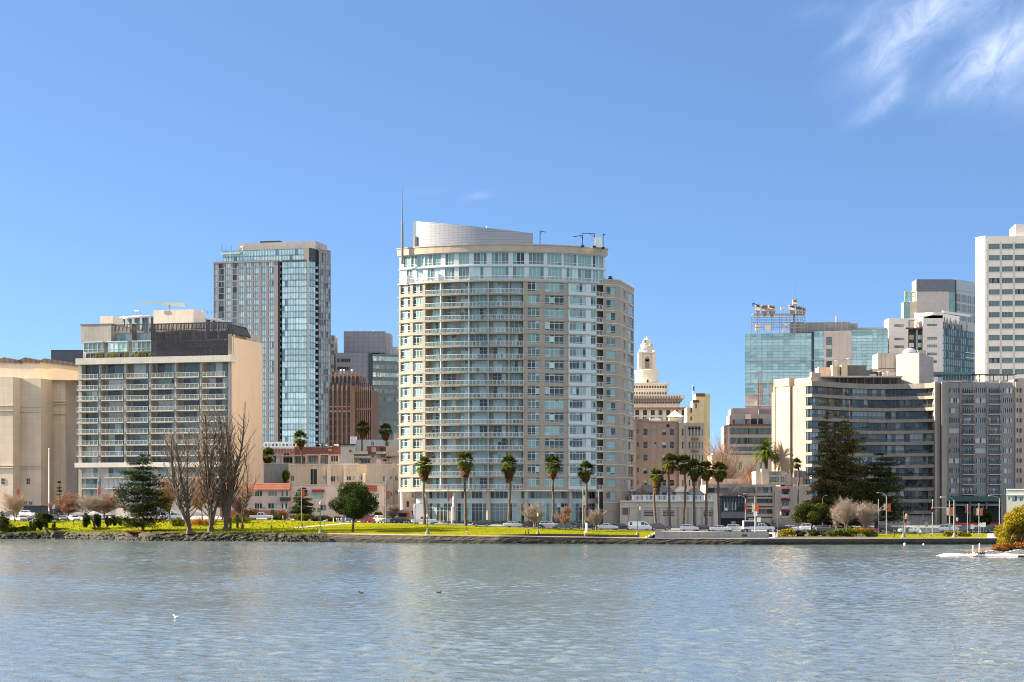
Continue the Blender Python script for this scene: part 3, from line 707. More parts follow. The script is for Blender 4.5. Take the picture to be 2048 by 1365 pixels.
# sail-shaped metal penthouse
m_sail = M('corrugated_metal', (.33, .33, .34), metal=.55, rough=.42, lines=(0, .62, .10, .78), var=.05)
b = MB(); dS = 5.0; a0, a1 = th(833, dS) * RT, th(1066, dS) * RT
def zs_(px): return Z(443 + (467 - 443) * (max(0, px - 827) / 239) ** 1.25, T.Y0 + AP(th(max(px, 830), dS) * RT, dS, 0)[1]) - T.g
n = 26
for i in range(n):
 f0, f1 = i / n, (i + 1) / n; p0, p1 = 833 + 233 * f0, 833 + 233 * f1; t0_, t1_ = th(p0, dS) * RT, th(p1, dS) * RT
 b.quad(AP(t0_, dS, zc3 - 1), AP(t1_, dS, zc3 - 1), AP(t1_, dS, zs_(p1)), AP(t0_, dS, zs_(p0)))
 b.quad(AP(t0_, dS, zs_(p0)), AP(t1_, dS, zs_(p1)), AP(t1_, dS + 9, zs_(p1)), AP(t0_, dS + 9, zs_(p0)))
 b.quad(AP(t1_, dS + 9, zc3 - 1), AP(t0_, dS + 9, zc3 - 1), AP(t0_, dS + 9, zs_(p0)), AP(t1_, dS + 9, zs_(p1)))
b.quad(AP(a1, dS, zc3 - 1), AP(a1, dS + 9, zc3 - 1), AP(a1, dS + 9, zs_(1066)), AP(a1, dS, zs_(1066))); b.quad(AP(a0, dS + 9, zc3 - 1), AP(a0, dS, zc3 - 1), AP(a0, dS, zs_(833)), AP(a0, dS + 9, zs_(833)))
b.build('metal_penthouse', m_sail, T.root)
p = AP(th(829, dS) * RT, dS, 0); b = MB(); b.box(p[0] - .35, p[0] + .75, p[1] - .1, p[1] + 8, zc3 - 1, zs_(827) + .1); b.build('penthouse_end_wall', m_white, T.root)
b = MB(); p = AP(th(832.5, dS) * RT, dS - .15, 0); b.box(p[0] - .22, p[0] + .22, p[1] - .2, p[1] + .1, zc3 - 1, Z(466, T.Y0 + 5) - T.g); b.build('downpipe', m_taupe, T.root)
b = MB()
for px in (893, 926, 958, 988, 1020, 1050):
 p = AP(ts(px), 1.2, 0); b.box(p[0] - .6, p[0] + .6, p[1], p[1] + .5, zc3 - .1, zc3 + .14)
b.build('parapet_light', m_white, T.root)
# podium: round columns, set back glass
dP = 2.6
for (c, e) in ((847, 855), (904, 912.5), (972, 981), (1048, 1057), (1136.5, 1145), (1191, 1199)):
 t = ts((c + e) / 2, .6); p = AP(t, .75, 0); MB().lathe([(.5, 0), (.5, ZF[0] - .25)], 14, (p[0], p[1], 0)).build('column', m_conc, T.root, smooth=False)
p = AP(ts(800), .6, 0); MB().lathe([(.3, 0), (.3, ZF[0] - .25)], 12, (p[0], p[1], 0)).build('column', m_white, T.root)
b = MB(); arcslab(b, tL - .2, tR, -.1, 3.2, ZF[0] - .35, ZF[0] - .02); b.build('podium_soffit', m_beige2, T.root)
zp1, zp2 = Z(998, T.Y0 + 3) - T.g, Z(1006, T.Y0 + 3) - T.g
bp = [832, 858, 880, 902, 922, 943, 965, 990, 1016, 1042, 1070, 1092, 1114, 1136, 1158, 1178, 1196]
b = MB(); up = []; lo = []
for i in range(len(bp) - 1):
 a, c = th(bp[i], dP) * RT, th(bp[i + 1], dP) * RT
 up.append((a + .08, c - .08, zp1 + .05, ZF[0] - .4)); lo.append((a + .06, c - .06, .25, zp2 - .15))
holes(b, AP, th(832, dP) * RT, th(1196, dP) * RT, 0, ZF[0] - .3, up + lo, .12, dfront=dP); b.build('podium_wall', m_whitef, T.root)
gs = [(g_dark, 4), (g_mid, 4), (g_warm, 2), (g_pale, 1.2), (g_teal, 2)]
T.wins(up, dP + .1, cols=3, rows=(), fr=.08, P=AW, name='podium_window', glass=gs)
T.wins(lo, dP + .1, cols=3, rows=(.12, .62, .8), fr=.1, P=AW, name='shop_window', glass=gs)
MB().box(-21, 19, 10, 36, 0, ZF[0] - .3).build('podium_core', m_conc, T.root)
b = MB(); p = AP(th(842, 1.5) * RT, 1.5, 0); b.box(p[0] - 1.9, p[0] + 1.6, p[1] + .3, p[1] + 1.2, 0, ZF[0] - 3.3)
b.build('entrance_vestibule', m_white, T.root); 
p = AP(th(906, .2) * RT, .1, 0); MB().lathe([(.28, 0), (.28, 4.2)], 10, (p[0] - .1, p[1] - .6, 0)).build('column', m_white, T.root)
# east wing, faceted
WA = Vector(AP(ts(1209), 2.2, 0)[:2]); Yw = T.Y0 + WA.y
def wing_face(name, pa, Ya, pb, Yb, wl, ztop_a, base=0, cols=2):
 a = Vector((X(pa, Ya) - T.X0, Ya - T.Y0)); c = Vector((X(pb, Yb) - T.X0, Yb - T.Y0)); L = (c - a).length; e = (c - a) / L; n = Vector((-e.y, e.x)); an = math.atan2(e.y, e.x)
 P = lambda t, d, z: (a.x + e.x * t + n.x * d, a.y + e.y * t + n.y * d, z)
 def tt(px):
  u = U(px); ax, ay = a.x + T.X0, a.y + T.Y0; return (u * ay - ax) / (e.x - u * e.y)
 rects = []
 for k in range(-1, 16):
  zz = ZF[0] + pitch * k
  for (p0, p1, h0, h1) in wl: rects.append((tt(p0), tt(p1), zz + h0, zz + h1))
 b = MB(); holes(b, P, 0, L, base, ztop_a, rects, .18); b.build('wing_wall', m_beige, T.root)
 T.wins(rects, .16, cols=cols, rows=(.2,), fr=.1, P=lambda t, d, z: (P(t, d, z), an), name='wing_window', glass=[(g_teal, 4), (g_dark, 4), (g_mid, 3), (g_pale, 1)], nv=8)
 return a, c
zw = Z(560, 458) - T.g
a, c = wing_face('w', 1206, 457.5, 1239, 460, [(1213, 1231, .75, 2.55)], zw)
a2, c2 = wing_face('w', 1239, 460, 1268, 478, [(1247, 1250.5, .75, 2.5), (1257, 1266.5, .35, 2.75)], zw)
b = MB(); b.prism([tuple(a + Vector((.2, .3))), tuple(c + Vector((-.05, .3))), tuple(c2 + Vector((-.3, 0))), (c2.x - 8, c2.y + 3), (a.x, c2.y + 3)], 0, zw - .05); b.build('wing_core', m_beige, T.root)
b = MB(); b.prism([tuple(a + Vector((-.1, -.1))), tuple(c + Vector((.05, -.12))), tuple(c2 + Vector((.1, -.05))), (c2.x - 8, c2.y + 3), (a.x, c2.y + 3)], zw - .04, zw + .25); b.build('wing_coping', m_taupe, T.root)
bl = MB()
for k in range(-1, 17):
 zz = ZF[0] + pitch * k
 for q0, q1 in ((a, c), (c, c2)):
  e = (q1 - q0).normalized(); n = Vector((e.y, -e.x)) * .07; bl.prism([tuple(q0 + n), tuple(q1 + n), tuple(q1 - n * .5), tuple(q0 - n * .5)], zz - .05, zz + .07)
bl.build('wing_ledge', m_beige2, T.root)
b = MB()
for i in range(14):
 q = c + (c2 - c) * (i / 13); b.box(q.x - .03, q.x + .03, q.y + .2, q.y + .26, zw + .2, zw + 1.1)
b.tube((c.x, c.y + .23, zw + 1.1), (c2.x, c2.y + .23, zw + 1.1), .04); b.build('roof_railing', m_rail, T.root)
q = Vector((X(1221, 460) - T.X0, 460 - T.Y0)); MB().lathe([(.55, 0), (.6, .5), (.35, .75), (.5, .95)], 10, (q.x, q.y + 1, zw + .2)).build('roof_vent', m_darkf, T.root)
T.finish()
m_mast = M('mast_grey', (.16, .17, .18))
# things on the tower roof
r = thing('antenna_mast', 'tall slender grey mast rising at the corner of the curved beige tower roof', 'mast', (X(804.5, 456), 456, zc3 + T.g - 4))
hh = Z(373, 456) - r.location.z; h2 = Z(447, 456) - r.location.z
MB().lathe([(.32, 0), (.26, h2), (.16, h2 + .3)], 8).build('lower_pole', m_mast, r); MB().lathe([(.14, h2), (.09, hh * .75), (.03, hh)], 6).build('whip', m_mast, r)
def davit(px, Yd, pyt, pyb, arm, label, extra=()):
 zb = zc3 + T.g - .3; r = thing('davit_crane', label, 'davit', (X(px, Yd), Yd, zb)); h = Z(pyt, Yd) - zb
 b = MB(); b.tube((0, 0, 0), (0, 0, h), .1); b.build('post', m_black, r)
 b = MB(); b.tube((0, 0, h), (arm, 0, h - .35 if len(extra) == 0 else h), .08); b.tube((0, 0, h - .8), (arm * .4, 0, h - .05), .05); b.build('arm', m_black, r)
 b = MB(); b.box(-.4, .4, -.4, .4, -.1, .35); b.build('base', m_darkf, r); return r
davit(1080, 452, 462, 488, 1.4, 'small black davit crane alone beside the end of the sloping metal penthouse')
davit(1165, 453, 471, 492, -2.2, 'black davit crane whose arm points back towards the metal penthouse', ())
davit(1188.5, 454, 467, 494, -3.0, 'taller black davit crane beside the white roof tank', (1,))
davit(1206, 456, 468, 494, .7, 'black davit crane at the roof end past the white tank', ())
r = thing('roof_tank', 'white rectangular tank standing between two davit cranes on the tower roof', 'tank', (X(1197, 455), 455, zc3 + T.g - .5))
MB().box(-.85, .85, -.6, .6, .3, Z(476, 455) - r.location.z).build('tank_body', m_white, r); MB().box(-.7, .7, -.5, .5, 0, .3).build('stand', m_steel, r)
r = thing('roof_antenna', 'small white antennas and dark box on top of the sloping metal penthouse', 'antenna', (X(972, 462), 462, zs_(972) + T.g))
MB().box(-.6, .5, -.4, .4, 0, .5).build('cabinet', m_black, r)
b = MB(); b.tube((.2, 0, .5), (.2, 0, 1.4), .08); b.ball((.2, 0, 1.1), .22, 8); b.tube((-1.6, 0, .1), (-1.6, 0, 1.0), .06); b.tube((-1.9, 0, .6), (-1.3, 0, .6), .05); b.tube((1.9, 0, -.3), (1.9, 0, .2), .1); b.build('aerial', m_white, r)
# ------------------------------------------------------------------ western apartment block with balconies (px 150-530)
B = Bld('balcony_apartments', 'grey concrete apartment block with six columns of balconies and a blank peach side wall', 'apartment block', 463, 497, -15, 4.6)
A0 = B.t(157); AF = B.t(202.5); fins = [157, 202.5, 253, 302.5, 353.5, 404, 456]
zt = lambda py, px=310, d=0: B.zp(py, px, d)
ROWP = [755.2, 777.5, 799.3, 821.5, 843.8, 866, 889, 911]
DPT = 21.0
b = MB(); b.box(A0, B.t(456), 1.8, DPT, 0, zt(713)); b.build('core', m_concd, B.root)
b = MB(); b.box(B.t(456), 0, .3, DPT, 0, B.zp(674, 465)); b.build('side_wall', m_peach, B.root)
b = MB(); b.box(B.t(456), 0, 0, .3, 0, B.zp(668, 463)); b.build('corner_pier', m_conc, B.root)
b = MB(); b.box(A0, A0 + .9, 0, DPT, 0, zt(722)); b.build('corner_pier', m_conc, B.root)
b = MB()
for p in fins[1:-1]:
 t = B.t(p); b.box(t - .22, t + .22, -.9, 1.8, zt(930), zt(722))
b.build('dividing_fin', m_conc, B.root)
# recess walls with full width glazing
slabs = [zt(722)] + [zt(p) for p in ROWP] + [zt(927)]
rects = []
for j in range(len(slabs) - 1):
 zu, zl = slabs[j], slabs[j + 1]
 for i in range(6):
  a, c = B.t(fins[i]) + (1.3 if i == 0 else 1.25), B.t(fins[i + 1]) - .35
  rects.append((a, c, zl + .12, zu - .35))
b = MB(); holes(b, lambda t, d, z: (t, d, z), A0, B.t(456), zt(927), zt(722), rects, .12, dfront=1.55); b.build('recess_wall', m_conc, B.root)
B.wins(rects, 1.66, cols=3, rows=(), fr=.09, fmat=m_greyf, glass=GL_D, name='balcony_glazing', nv=14)
def box_balcony(w, dpt, hs, mr, mg, hr=1.05, n=None):
 s = MB(); s.box(-w / 2, w / 2, -dpt, .6, -hs, .0)
 r = MB(); n = n or max(3, round(w / 1.3))
 for i in range(n + 1): x = -w / 2 + .04 + (w - .08) * i / n; r.box(x - .022, x + .022, -dpt + .02, -dpt + .08, 0, hr)
 for z_, h_ in ((hr - .06, .065),): r.box(-w / 2, w / 2, -dpt, -dpt + .09, z_, z_ + h_)
 for x in (-w / 2, w / 2 - .06): r.box(x, x + .06, -dpt, 0, hr - .06, hr)
 r.quad((-w / 2, -dpt + .05, .08), (w / 2, -dpt + .05, .08), (w / 2, -dpt + .05, hr - .1), (-w / 2, -dpt + .05, hr - .1), 1)
 return s.mesh('balcony', m_concl), r.mesh('railing', [mr, mg])
bm = {}
for j, py in enumerate(ROWP):
 for i in range(6):
  a, c = B.t(fins[i]) + (.1 if i == 0 else .5), B.t(fins[i + 1]) - .45; w = round(c - a, 1)
  if w not in bm: bm[w] = box_balcony(w, 1.15, .30, m_rail, m_rglass)
  o = B.put('balcony', bm[w][0], ((a + c) / 2, 0, slabs[j + 1])); link('railing', bm[w][1], o)
  if random.random() < .8:
   q = MB(); clutter(q, w, .9, 0)
   if q.v: link('patio_furniture', q.mesh('patio_furniture', m_clut), B.root, ((a + c) / 2, -.9, slabs[j + 1] + .02))
# ledges
B.box('ledge', 151, 461, 714, 726.5, -1.7, 1.9, m_concl)
B.box('ledge', 149, 470, 925, 934.5, -1.0, 1.6, M('pale_ledge', (.60, .56, .49), streak=.06))
# lower three storeys
lo = []
for k, py in enumerate((955, 976.5, 998)):
 for i in range(6):
  a, c = B.t(fins[i]) + 1.6, B.t(fins[i + 1]) - .6; lo.append((a, c, zt(py) + .1, zt(py - 19)))
b = MB(); holes(b, lambda t, d, z: (t, d, z), A0, B.t(456), 0, zt(930), lo, .2, dfront=1.0); b.build('lower_wall', m_concl, B.root)
B.wins(lo, 1.15, cols=4, rows=(), fr=.09, fmat=m_greyf, glass=GL_D, name='lower_window', nv=8)
for k, py in enumerate((955, 976.5)):
 for i in range(6):
  a, c = B.t(fins[i]) + 1.3, B.t(fins[i + 1]) - .35; w = round(c - a, 1)
  if ('l', w) not in bm: bm['l', w] = box_balcony(w, 1.0, .22, m_greyf, m_rglass)
  o = link('lower_balcony', bm['l', w][0], B.root, ((a + c) / 2, .2, zt(py))); link('railing', bm['l', w][1], o)
# two set-back penthouse storeys
zL = zt(713)
b = MB(); b.box(A0, B.t(462), 2.6, DPT, zL, zt(682)); b.box(A0, B.t(222, 1.2), 1.2, DPT, zt(682), zt(646)); b.box(B.t(222, 4), B.t(456), 4.5, DPT, zt(682), zt(662)); b.build('penthouse_wall', m_conc, B.root)
MB().box(A0 - .1, B.t(222, 1.2) + .1, 1.1, DPT, zt(646), zt(644)).build('penthouse_coping', m_concd, B.root)
for (c, e) in ((167, 205), (216, 254), (265, 302)):
 a, f = B.t(c, 1.2), B.t(e, 1.2); b = MB(); b.box(a, f, 1.3, 2.8, zt(702), zt(680)); b.box(a - .1, f + .1, 1.1, 2.8, zt(681.5), zt(680)); b.build('bay_window', m_whitef, B.root)
 B.wins([(a + .1, f - .1, zt(701), zt(683))], 1.25, cols=4, rows=(.3,), fr=.1, name='bay_glazing', glass=[(g_teal, 2), (g_mid, 3), (g_pale, 1)])
 B.wins([(a, f, zL + .1, zt(704))], 2.55, cols=4, fr=.08, name='penthouse_window', glass=GL_D)
for (c, e) in ((228, 262), (270, 302)): B.wins([(B.t(c, 4), B.t(e, 4), zt(679), zt(664))], 4.4, cols=3, fr=.09, name='penthouse_window', glass=[(g_pale, 2), (g_teal, 3)])
for p in (222, 265, 303):
 t = B.t(p, 2.5); MB().box(t - .25, t + .25, 1.6, 4.5, zt(682), zt(645)).build('penthouse_fin', m_concd, B.root)
b = MB(); n = 30; ta, tb = B.t(224, 2), B.t(448, 2)
for i in range(n):
 t = ta + (tb - ta) * i / (n - 1); b.path([(t, 4.4, zt(645)), (t, 2.0, zt(647)), (t, 1.5, zt(660))], .16, 4)
b.tube((ta, 4.4, zt(645)), (tb, 4.4, zt(645)), .14, None, 4); b.tube((ta, 2.0, zt(647)), (tb, 2, zt(647)), .12, None, 4); b.build('pergola', m_darkf, B.root)
m_slate = M('dark_mansard', (.05, .055, .055), lines=(.55, 0, .12, .45), var=.1)
b = MB(); ta, tb = B.t(448, 1.5), B.t(456) + .4
b.v += [(ta, 2.4, zt(664, 448)), (tb, 2.4, zt(666, 503)), (tb - .5, 4.4, zt(646, 500)), (ta, 4.4, zt(643, 448)), (ta, 14.5, zt(664, 448)), (tb, 14.5, zt(666, 503)), (tb - .5, 12.5, zt(646, 500)), (ta, 12.5, zt(643, 448))]
b.f += [(0, 1, 2, 3), (1, 5, 6, 2), (5, 4, 7, 6), (4, 0, 3, 7), (3, 2, 6, 7)]; b.m += [0] * 5; b.build('mansard_roof', m_slate, B.root)
MB().box(B.t(430, 3), tb - .4, 3.2, 14, zt(690), zt(664)).build('roof_storey', m_beige2, B.root)
b = MB(); ta, tb = B.t(303, 0), B.t(463, 0); z0_, z1_ = zt(712.5), zt(649)
MB().box(ta, tb, .0, .06, z0_, z1_).build('scaffold_net', (lambda: screen_mat('debris_netting', (.045, .034, .03), .42))(), B.root)
for i in range(17): t = ta + (tb - ta) * i / 16; b.tube((t, .18, z0_), (t, .18, z1_), .05, None, 4); b.tube((t, 1.2, z0_), (t, 1.2, z1_), .05, None, 4)
for j in range(7): z_ = z0_ + (z1_ - z0_) * j / 6; b.tube((ta, .18, z_), (tb, .18, z_), .05, None, 4); b.box(ta, tb, .3, 1.2, z_, z_ + .06)
b.build('scaffold', m_darkf, B.root)
B.wins([(B.t(306 + 25 * i), B.t(327 + 25 * i), zl_, zl_ + 2.1) for i in range(6) for zl_ in (zL + .2, zt(700), zt(680))], 2.5, cols=4, fr=.1, fmat=m_darkf, name='penthouse_window', glass=GL_D)
l_plant = leaf('planter_leaf', ['#3a4a16', '#8a7a20'])
for _ in range(26):
 t = random.uniform(A0 + 4, B.t(300)); b = MB(); b.ball((t, .4, zL + random.uniform(.2, .8)), random.uniform(.25, .5), 6); b.build('planter', l_plant, B.root)
b = MB(); b.box(B.t(307, 9), B.t(387, 9), 9, 16, zt(655), zt(620, 347, 9)); b.build('lift_house', m_beige2, B.root)
MB().box(B.t(328, 9), B.t(338, 9), 8.9, 9, zt(628, 330, 9), zt(621.5, 330, 9)).build('lift_house_vent', m_greyf, B.root)
MB().box(B.t(200, 8), B.t(226, 8), 8, 14, zt(655), zt(633, 210, 8)).build('plant_room', m_beige2, B.root)
B.finish()
bx = lambda px, d, py: (B.root.matrix_basis @ Vector((B.t(px, d), d, B.zp(py, px, d))))
bpy.context.view_layer.update()
P0, P1, Pm, Pb = bx(280, 11, 606.5), bx(371, 11, 610), bx(338, 11, 610), bx(338, 11, 620)
r = thing('window_cleaning_boom', 'long pale horizontal boom on a short mast above the grey balcony apartment roof', 'boom', tuple(Pb))
MB().tube((0, 0, 0), tuple(Pm - Pb), .35).build('mast', m_steel, r)
d = [(P0 - Pb), (P1 - Pb)]; b = MB(); e = (d[1] - d[0]); nn = Vector((-e.y, e.x, 0)).normalized() * .35
for zz in (-.45, .45): pass
b.v += [tuple(d[0] - nn + Vector((0, 0, .1))), tuple(d[1] - nn + Vector((0, 0, -.5))), tuple(d[1] + nn + Vector((0, 0, -.5))), tuple(d[0] + nn + Vector((0, 0, .1))), tuple(d[0] - nn + Vector((0, 0, .35))), tuple(d[1] - nn + Vector((0, 0, .5))), tuple(d[1] + nn + Vector((0, 0, .5))), tuple(d[0] + nn + Vector((0, 0, .35)))]
b.f += [(0, 1, 5, 4), (1, 2, 6, 5), (2, 3, 7, 6), (3, 0, 4, 7), (4, 5, 6, 7), (3, 2, 1, 0)]; b.m += [0] * 6; b.build('jib', M('pale_green_steel', (.34, .40, .34)), r)
# round-topped tower behind it
R2 = Bld('round_roof_tower', 'pale round-topped tower mostly hidden behind the grey balcony apartment block', 'tower', 318, 600, 0, 6)
rr = B and (X(432, 600) - X(205, 600)) / 2
def lz(py): return Z(py, 600) - R2.g
MB().lathe([(rr * .93, 0), (rr * .93, lz(634))], 40, (0, rr, 0)).build('drum', g_mid, R2.root)
MB().lathe([(rr, lz(635)), (rr + .3, lz(632.5)), (rr + .3, lz(631)), (rr * .9, lz(630))], 40, (0, rr, 0)).build('roof_ring', m_white, R2.root)
b = MB()
for k in range(36):
 a = 2 * PI * k / 36; x, y = rr * .97 * math.sin(a), rr - rr * .97 * math.cos(a); b.box(x - .35, x + .35, y - .35, y + .35, 0, lz(634))
b.build('rib', m_white, R2.root)
for px, py, lab in ((273, 621, 'small pale satellite dish on the round roof beside the lift house'), (408, 622, 'small pale aerial rack on the round roof near the blue glass tower')):
 r = thing('roof_dish', lab, 'satellite dish', (X(px, 606), 606, Z(631, 606)))
 b = MB()
 for dx in (-1.2, 0, 1.3): b.tube((dx, 0, 0), (dx * .8, 0, 1.4), .08, None, 4)
 b.tube((-1.8, 0, .9), (1.9, 0, 1.0), .07, None, 4); b.tube((2.2, 0, .4), (2.6, 0, 1.6), .06, None, 4); b.build('rack', m_steel, r)
 MB().lathe([(.05, 0), (.5, .06), (.85, .3)], 10, (0, 0, 1.2)).build('dish', m_cream, r)
# ------------------------------------------------------------------ windowless auditorium at the west end
m_aud = M('auditorium_stone', (.56, .46, .35), lines=(4.2, 2.2, .06, .86), streak=.07, scale=.2)
A = Bld('auditorium', 'huge windowless beige stone auditorium with broad projecting bays at the picture edge', 'auditorium', 81, 515, -14, 5)
z = lambda py, px=81, d=0: A.zp(py, px, d)
# stepped plan: projecting bays whose flanks face east
A.box('projecting_bay', -260, 26, 757, None, 0, 30, m_aud); A.box('middle_bay', 30, 82, 757.5, None, 4.2, 30, m_aud)
A.box('side_bay', 84, 131, 760, None, 11.5, 32, m_aud); A.box('corner_block', 120, 161, 760, None, 19, 34, m_aud)
for pa, pb, d in ((-260, 26.5, -.3), (34, 82.5, 3.9)):
 for py in (931, 935): A.box('base_course', pa, pb, py, py + 2.4, d, d + .7, m_aud)
 for py in (813, 823): A.box('string_course', pa, pb, py, py + 1.4, d + .05, d + .7, m_aud)
for py, h in ((800, 4), (806, 3), (826, 2)): A.box('cornice', 100, 132, py, py + h, 10.9, 12, m_aud)
b = MB(); b.box(A.t(-300, 10), A.t(76, 10), 10, 40, z(760), z(723.5, 40, 10)); b.build('upper_block', m_aud, A.root)
def awz(px, py): return z(py, px, 10)
b = MB(); t0_, t1_ = A.t(76, 10), A.t(160, 10) + 4; b.v += [(t0_, 10, awz(76, 760)), (t1_, 10, awz(157, 762)), (t1_, 10, awz(157, 733)), (t0_, 10, awz(76, 723)), (t0_, 34, awz(76, 760)), (t1_, 34, awz(157, 762)), (t1_, 34, awz(157, 733)), (t0_, 34, awz(76, 723))]
b.f += [(0, 1, 2, 3), (1, 5, 6, 2), (5, 4, 7, 6), (4, 0, 3, 7), (3, 2, 6, 7)]; b.m += [0] * 5; b.build('upper_block', M('auditorium_bounce_tint', (.66, .48, .30), var=.04), A.root)  # peach tone puts bounced light on the east part into the stone colour
m_rib = M('brown_roof', (.14, .10, .075), lines=(1.6, 0, .3, .6), var=.2)
for pa, pk, pb, yk, yb, ya in ((-24, 8, 44, 715, 722, 724), (28, 50, 78, 715, 721, 724), (76, 88, 160, 717, 732, 723.5)):
 b = MB(); p = [(A.t(pa, 9.7), z(ya, pa, 9.7)), (A.t(pb, 9.7) + (4 if pb == 160 else 0), z(yb, pb, 9.7)), (A.t(pk, 9.7), z(yk, pk, 9.7))]
 i = 0; b.v += [(p[0][0], 9.7, p[0][1] - .05), (p[1][0], 9.7, p[1][1] - .8), (p[1][0], 9.7, p[1][1]), (p[2][0], 9.7, p[2][1])]; b.v += [(q[0], 30, q[2]) for q in b.v[:4]]
 b.f += [(0, 1, 2, 3), (3, 2, 6, 7), (0, 3, 7, 4), (1, 5, 6, 2)]; b.m += [0] * 4; b.build('roof_bay', m_rib, A.root)
def awin(c, e, u, l, d, name='window'):
 A.wins([(A.t(c, d), A.t(e, d), z(l, c, d), z(u, c, d))], d - .02, cols=2, rows=(.5,), fr=.14, fmat=m_greyf, glass=[(g_dark, 1)], name=name)
awin(2.5, 10, 957, 969, 0, 'lattice_window'); awin(53, 60.5, 957, 969, 4.2, 'lattice_window'); awin(47, 54, 1003, 1010, 4.2); awin(57.5, 65, 1003, 1010, 4.2)
awin(97, 102, 980, 993, 11.5); awin(148, 152, 847, 861, 19); awin(147, 151, 913, 924, 19)
A.finish()
D2 = Bld('metal_clad_block', 'dark blue-grey metal clad block behind the auditorium roof', 'building', 102, 580, 0, 5)
D2.box('wall', 102, 175, 702, None, 0, 20, M('dark_cladding', (.09, .10, .13), lines=(1.1, 0, .1, .8))); D2.box('coping', 101.7, 175, 700.5, 702.2, -.1, 20, m_darkf)
SH = Bld('service_shed', 'long low dark grey shed at the foot of the auditorium', 'shed', 47, 507, 0, 5)
SH.box('wall', 47, 118, 1014, None, 0, 5, M('charcoal_boards', (.06, .065, .08), lines=(1.5, 0, .1, .7))); SH.box('roof', 46.5, 118.5, 1011.5, 1014, -.2, 5.2, m_darkf)
# ------------------------------------------------------------------ blue glass tower
Gt = Bld('glass_tower', 'tall pale blue glass residential tower with a grey frame behind the balcony apartments', 'skyscraper', 628, 930, -14, 8)
z = lambda py, px=628, d=0: Gt.zp(py, px, d)
g_sky = G('sky_glass', (.38, .52, .48), metal=.3, rough=.06, wob=.05); g_sky2 = G('sky_glass_pale', (.52, .64, .58), metal=.3, rough=.06, wob=.05); g_skyd = G('sky_glass_deep', (.12, .20, .22), metal=.4, rough=.06)
GS = [(g_sky, 6), (g_sky2, 5), (g_skyd, .7)]
m_gt = M('warm_grey_panel', (.225, .20, .19), var=.05); m_gtd = M('dark_grey_panel', (.06, .065, .07), var=.1)
fp = (z(525, 500) - z(897, 500)) / 30.0
zb_ = z(524, 500)
floors = [zb_ - fp * k for k in range(0, 33)]
# framed west part px 427-556
Gt.box('body', 428, 560, 526, None, .5, 26, m_gtd)
cols = [(428.5, 433), (437.5, 447.5), (451, 461), (465.5, 473.5), (477.5, 487.5), (492, 502), (507, 517), (522, 532), (537, 547.5)]
b = MB(); rects = []
for k in range(32):
 for i, (c, e) in enumerate(cols): rects.append((Gt.t(c), Gt.t(e), floors[k + 1] + .22, floors[k] - (.45 if k % 3 == 0 else .1)))
holes(b, lambda t, d, zz: (t, d, zz), Gt.t(427), Gt.t(556), 0, zb_ + .6, rects, .35); b.build('frame_wall', m_gt, Gt.root)
for j, r_ in enumerate(rects):
 i = j % 9
 Gt.wins([r_], .33, cols=2 if i in (0, 3) else 3, rows=(), fr=.14, fmat=m_darkf, glass=[(g_skyd, 3), (g_dark, 2), (g_mid, 1)] if i in (1, 3) else GS, nv=6)
Gt.box('roof_edge', 426.5, 556.5, 523, 525.5, -.3, 3, m_gt)
# glazed corner px 563-618 and side 618-632, recessed balconies 555-564
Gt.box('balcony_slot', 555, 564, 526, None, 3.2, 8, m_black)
gmesh = {}
def curtain(pa, pb, d, zs, step, part, mat, dep=8, fr=.12, cap=100):
 ta, tb = Gt.t(pa, d), Gt.t(pb, d); n = max(1, round((tb - ta) / step))
 for k in range(len(zs) - 1):
  me = win_mesh(part, round(tb - ta, 1), round(zs[k] - zs[k + 1], 2), n, (.12,), fr, m_darkf, mat, random.randrange(7)); Gt.put(part, me, ((ta + tb) / 2, d, zs[k + 1]), cap=cap)
Gt.box('glass_bay_body', 564, 618.3, 520, None, .2, 20, m_gtd)
fl2 = [z(524, 590) - fp * k for k in range(33)]
curtain(564, 618.5, .08, fl2, 1.45, 'glazing_band', GS)
for k in range(32):
 for pa, pb in ((555.5, 563.5),):
  a, c = Gt.t(pa, 1.5), Gt.t(pb, 1.5); b = MB() if k == 0 else b
  b.box(a, c, 1.0, 3.3, floors[k + 1] - .15, floors[k + 1] + .1); b.box(a, c, .9, 1.0, floors[k + 1], floors[k + 1] + 1.05)
b.build('slot_balcony', m_greyf, Gt.root)
# right return faces (seen at an angle): glass then balcony slot then framed wing
def retface(pa, pb, d0, body, zt_, part, glassy):
 """face running away from the viewer at the tower's east side, between two pixel columns"""
 tx = 0.0
 return
S2 = Bld('glass_tower_east_face', 'x', 'x', 618.3, 930, 50, 8); 
# the east face is built in its own turned frame but belongs to the tower
S2.root['label'] = ''; 
for kk in ('label', 'category'):
 if kk in S2.root: del S2.root[kk]
S2.root.name = 'east_face'
zz2 = lambda py, px: S2.zp(py, px)
f3 = [S2.z(524, S2.t(625)) - fp * k for k in range(33)]
b = MB(); tA, tB, tC, tD = S2.t(618.3), S2.t(631), S2.t(637.5), S2.t(661.5)
def addp(part, mesh, loc=(0, 0, 0), rz=0):
 o = Gt.put(part, mesh, (0, 0, 0)); 
 if o is None: return
 rel = Matrix.Translation((S2.X0 - Gt.X0, S2.Y0 - Gt.Y0, 0)); rel = Matrix.Rotation(-Gt.a, 4, 'Z') @ rel @ Matrix.Rotation(S2.a, 4, 'Z') @ Matrix.Translation(loc)
 o.matrix_basis = rel; return o
bb_ = MB(); bb_.box(tA, tB, .15, 6, 0, S2.zp(497, 625)); bb_.box(tB, tC, 1.6, 6, 0, S2.zp(502, 634)); bb_.box(tC, tD, .5, 8, 0, S2.zp(503, 650)); addp('east_body', bb_.mesh('east_body', m_gtd))
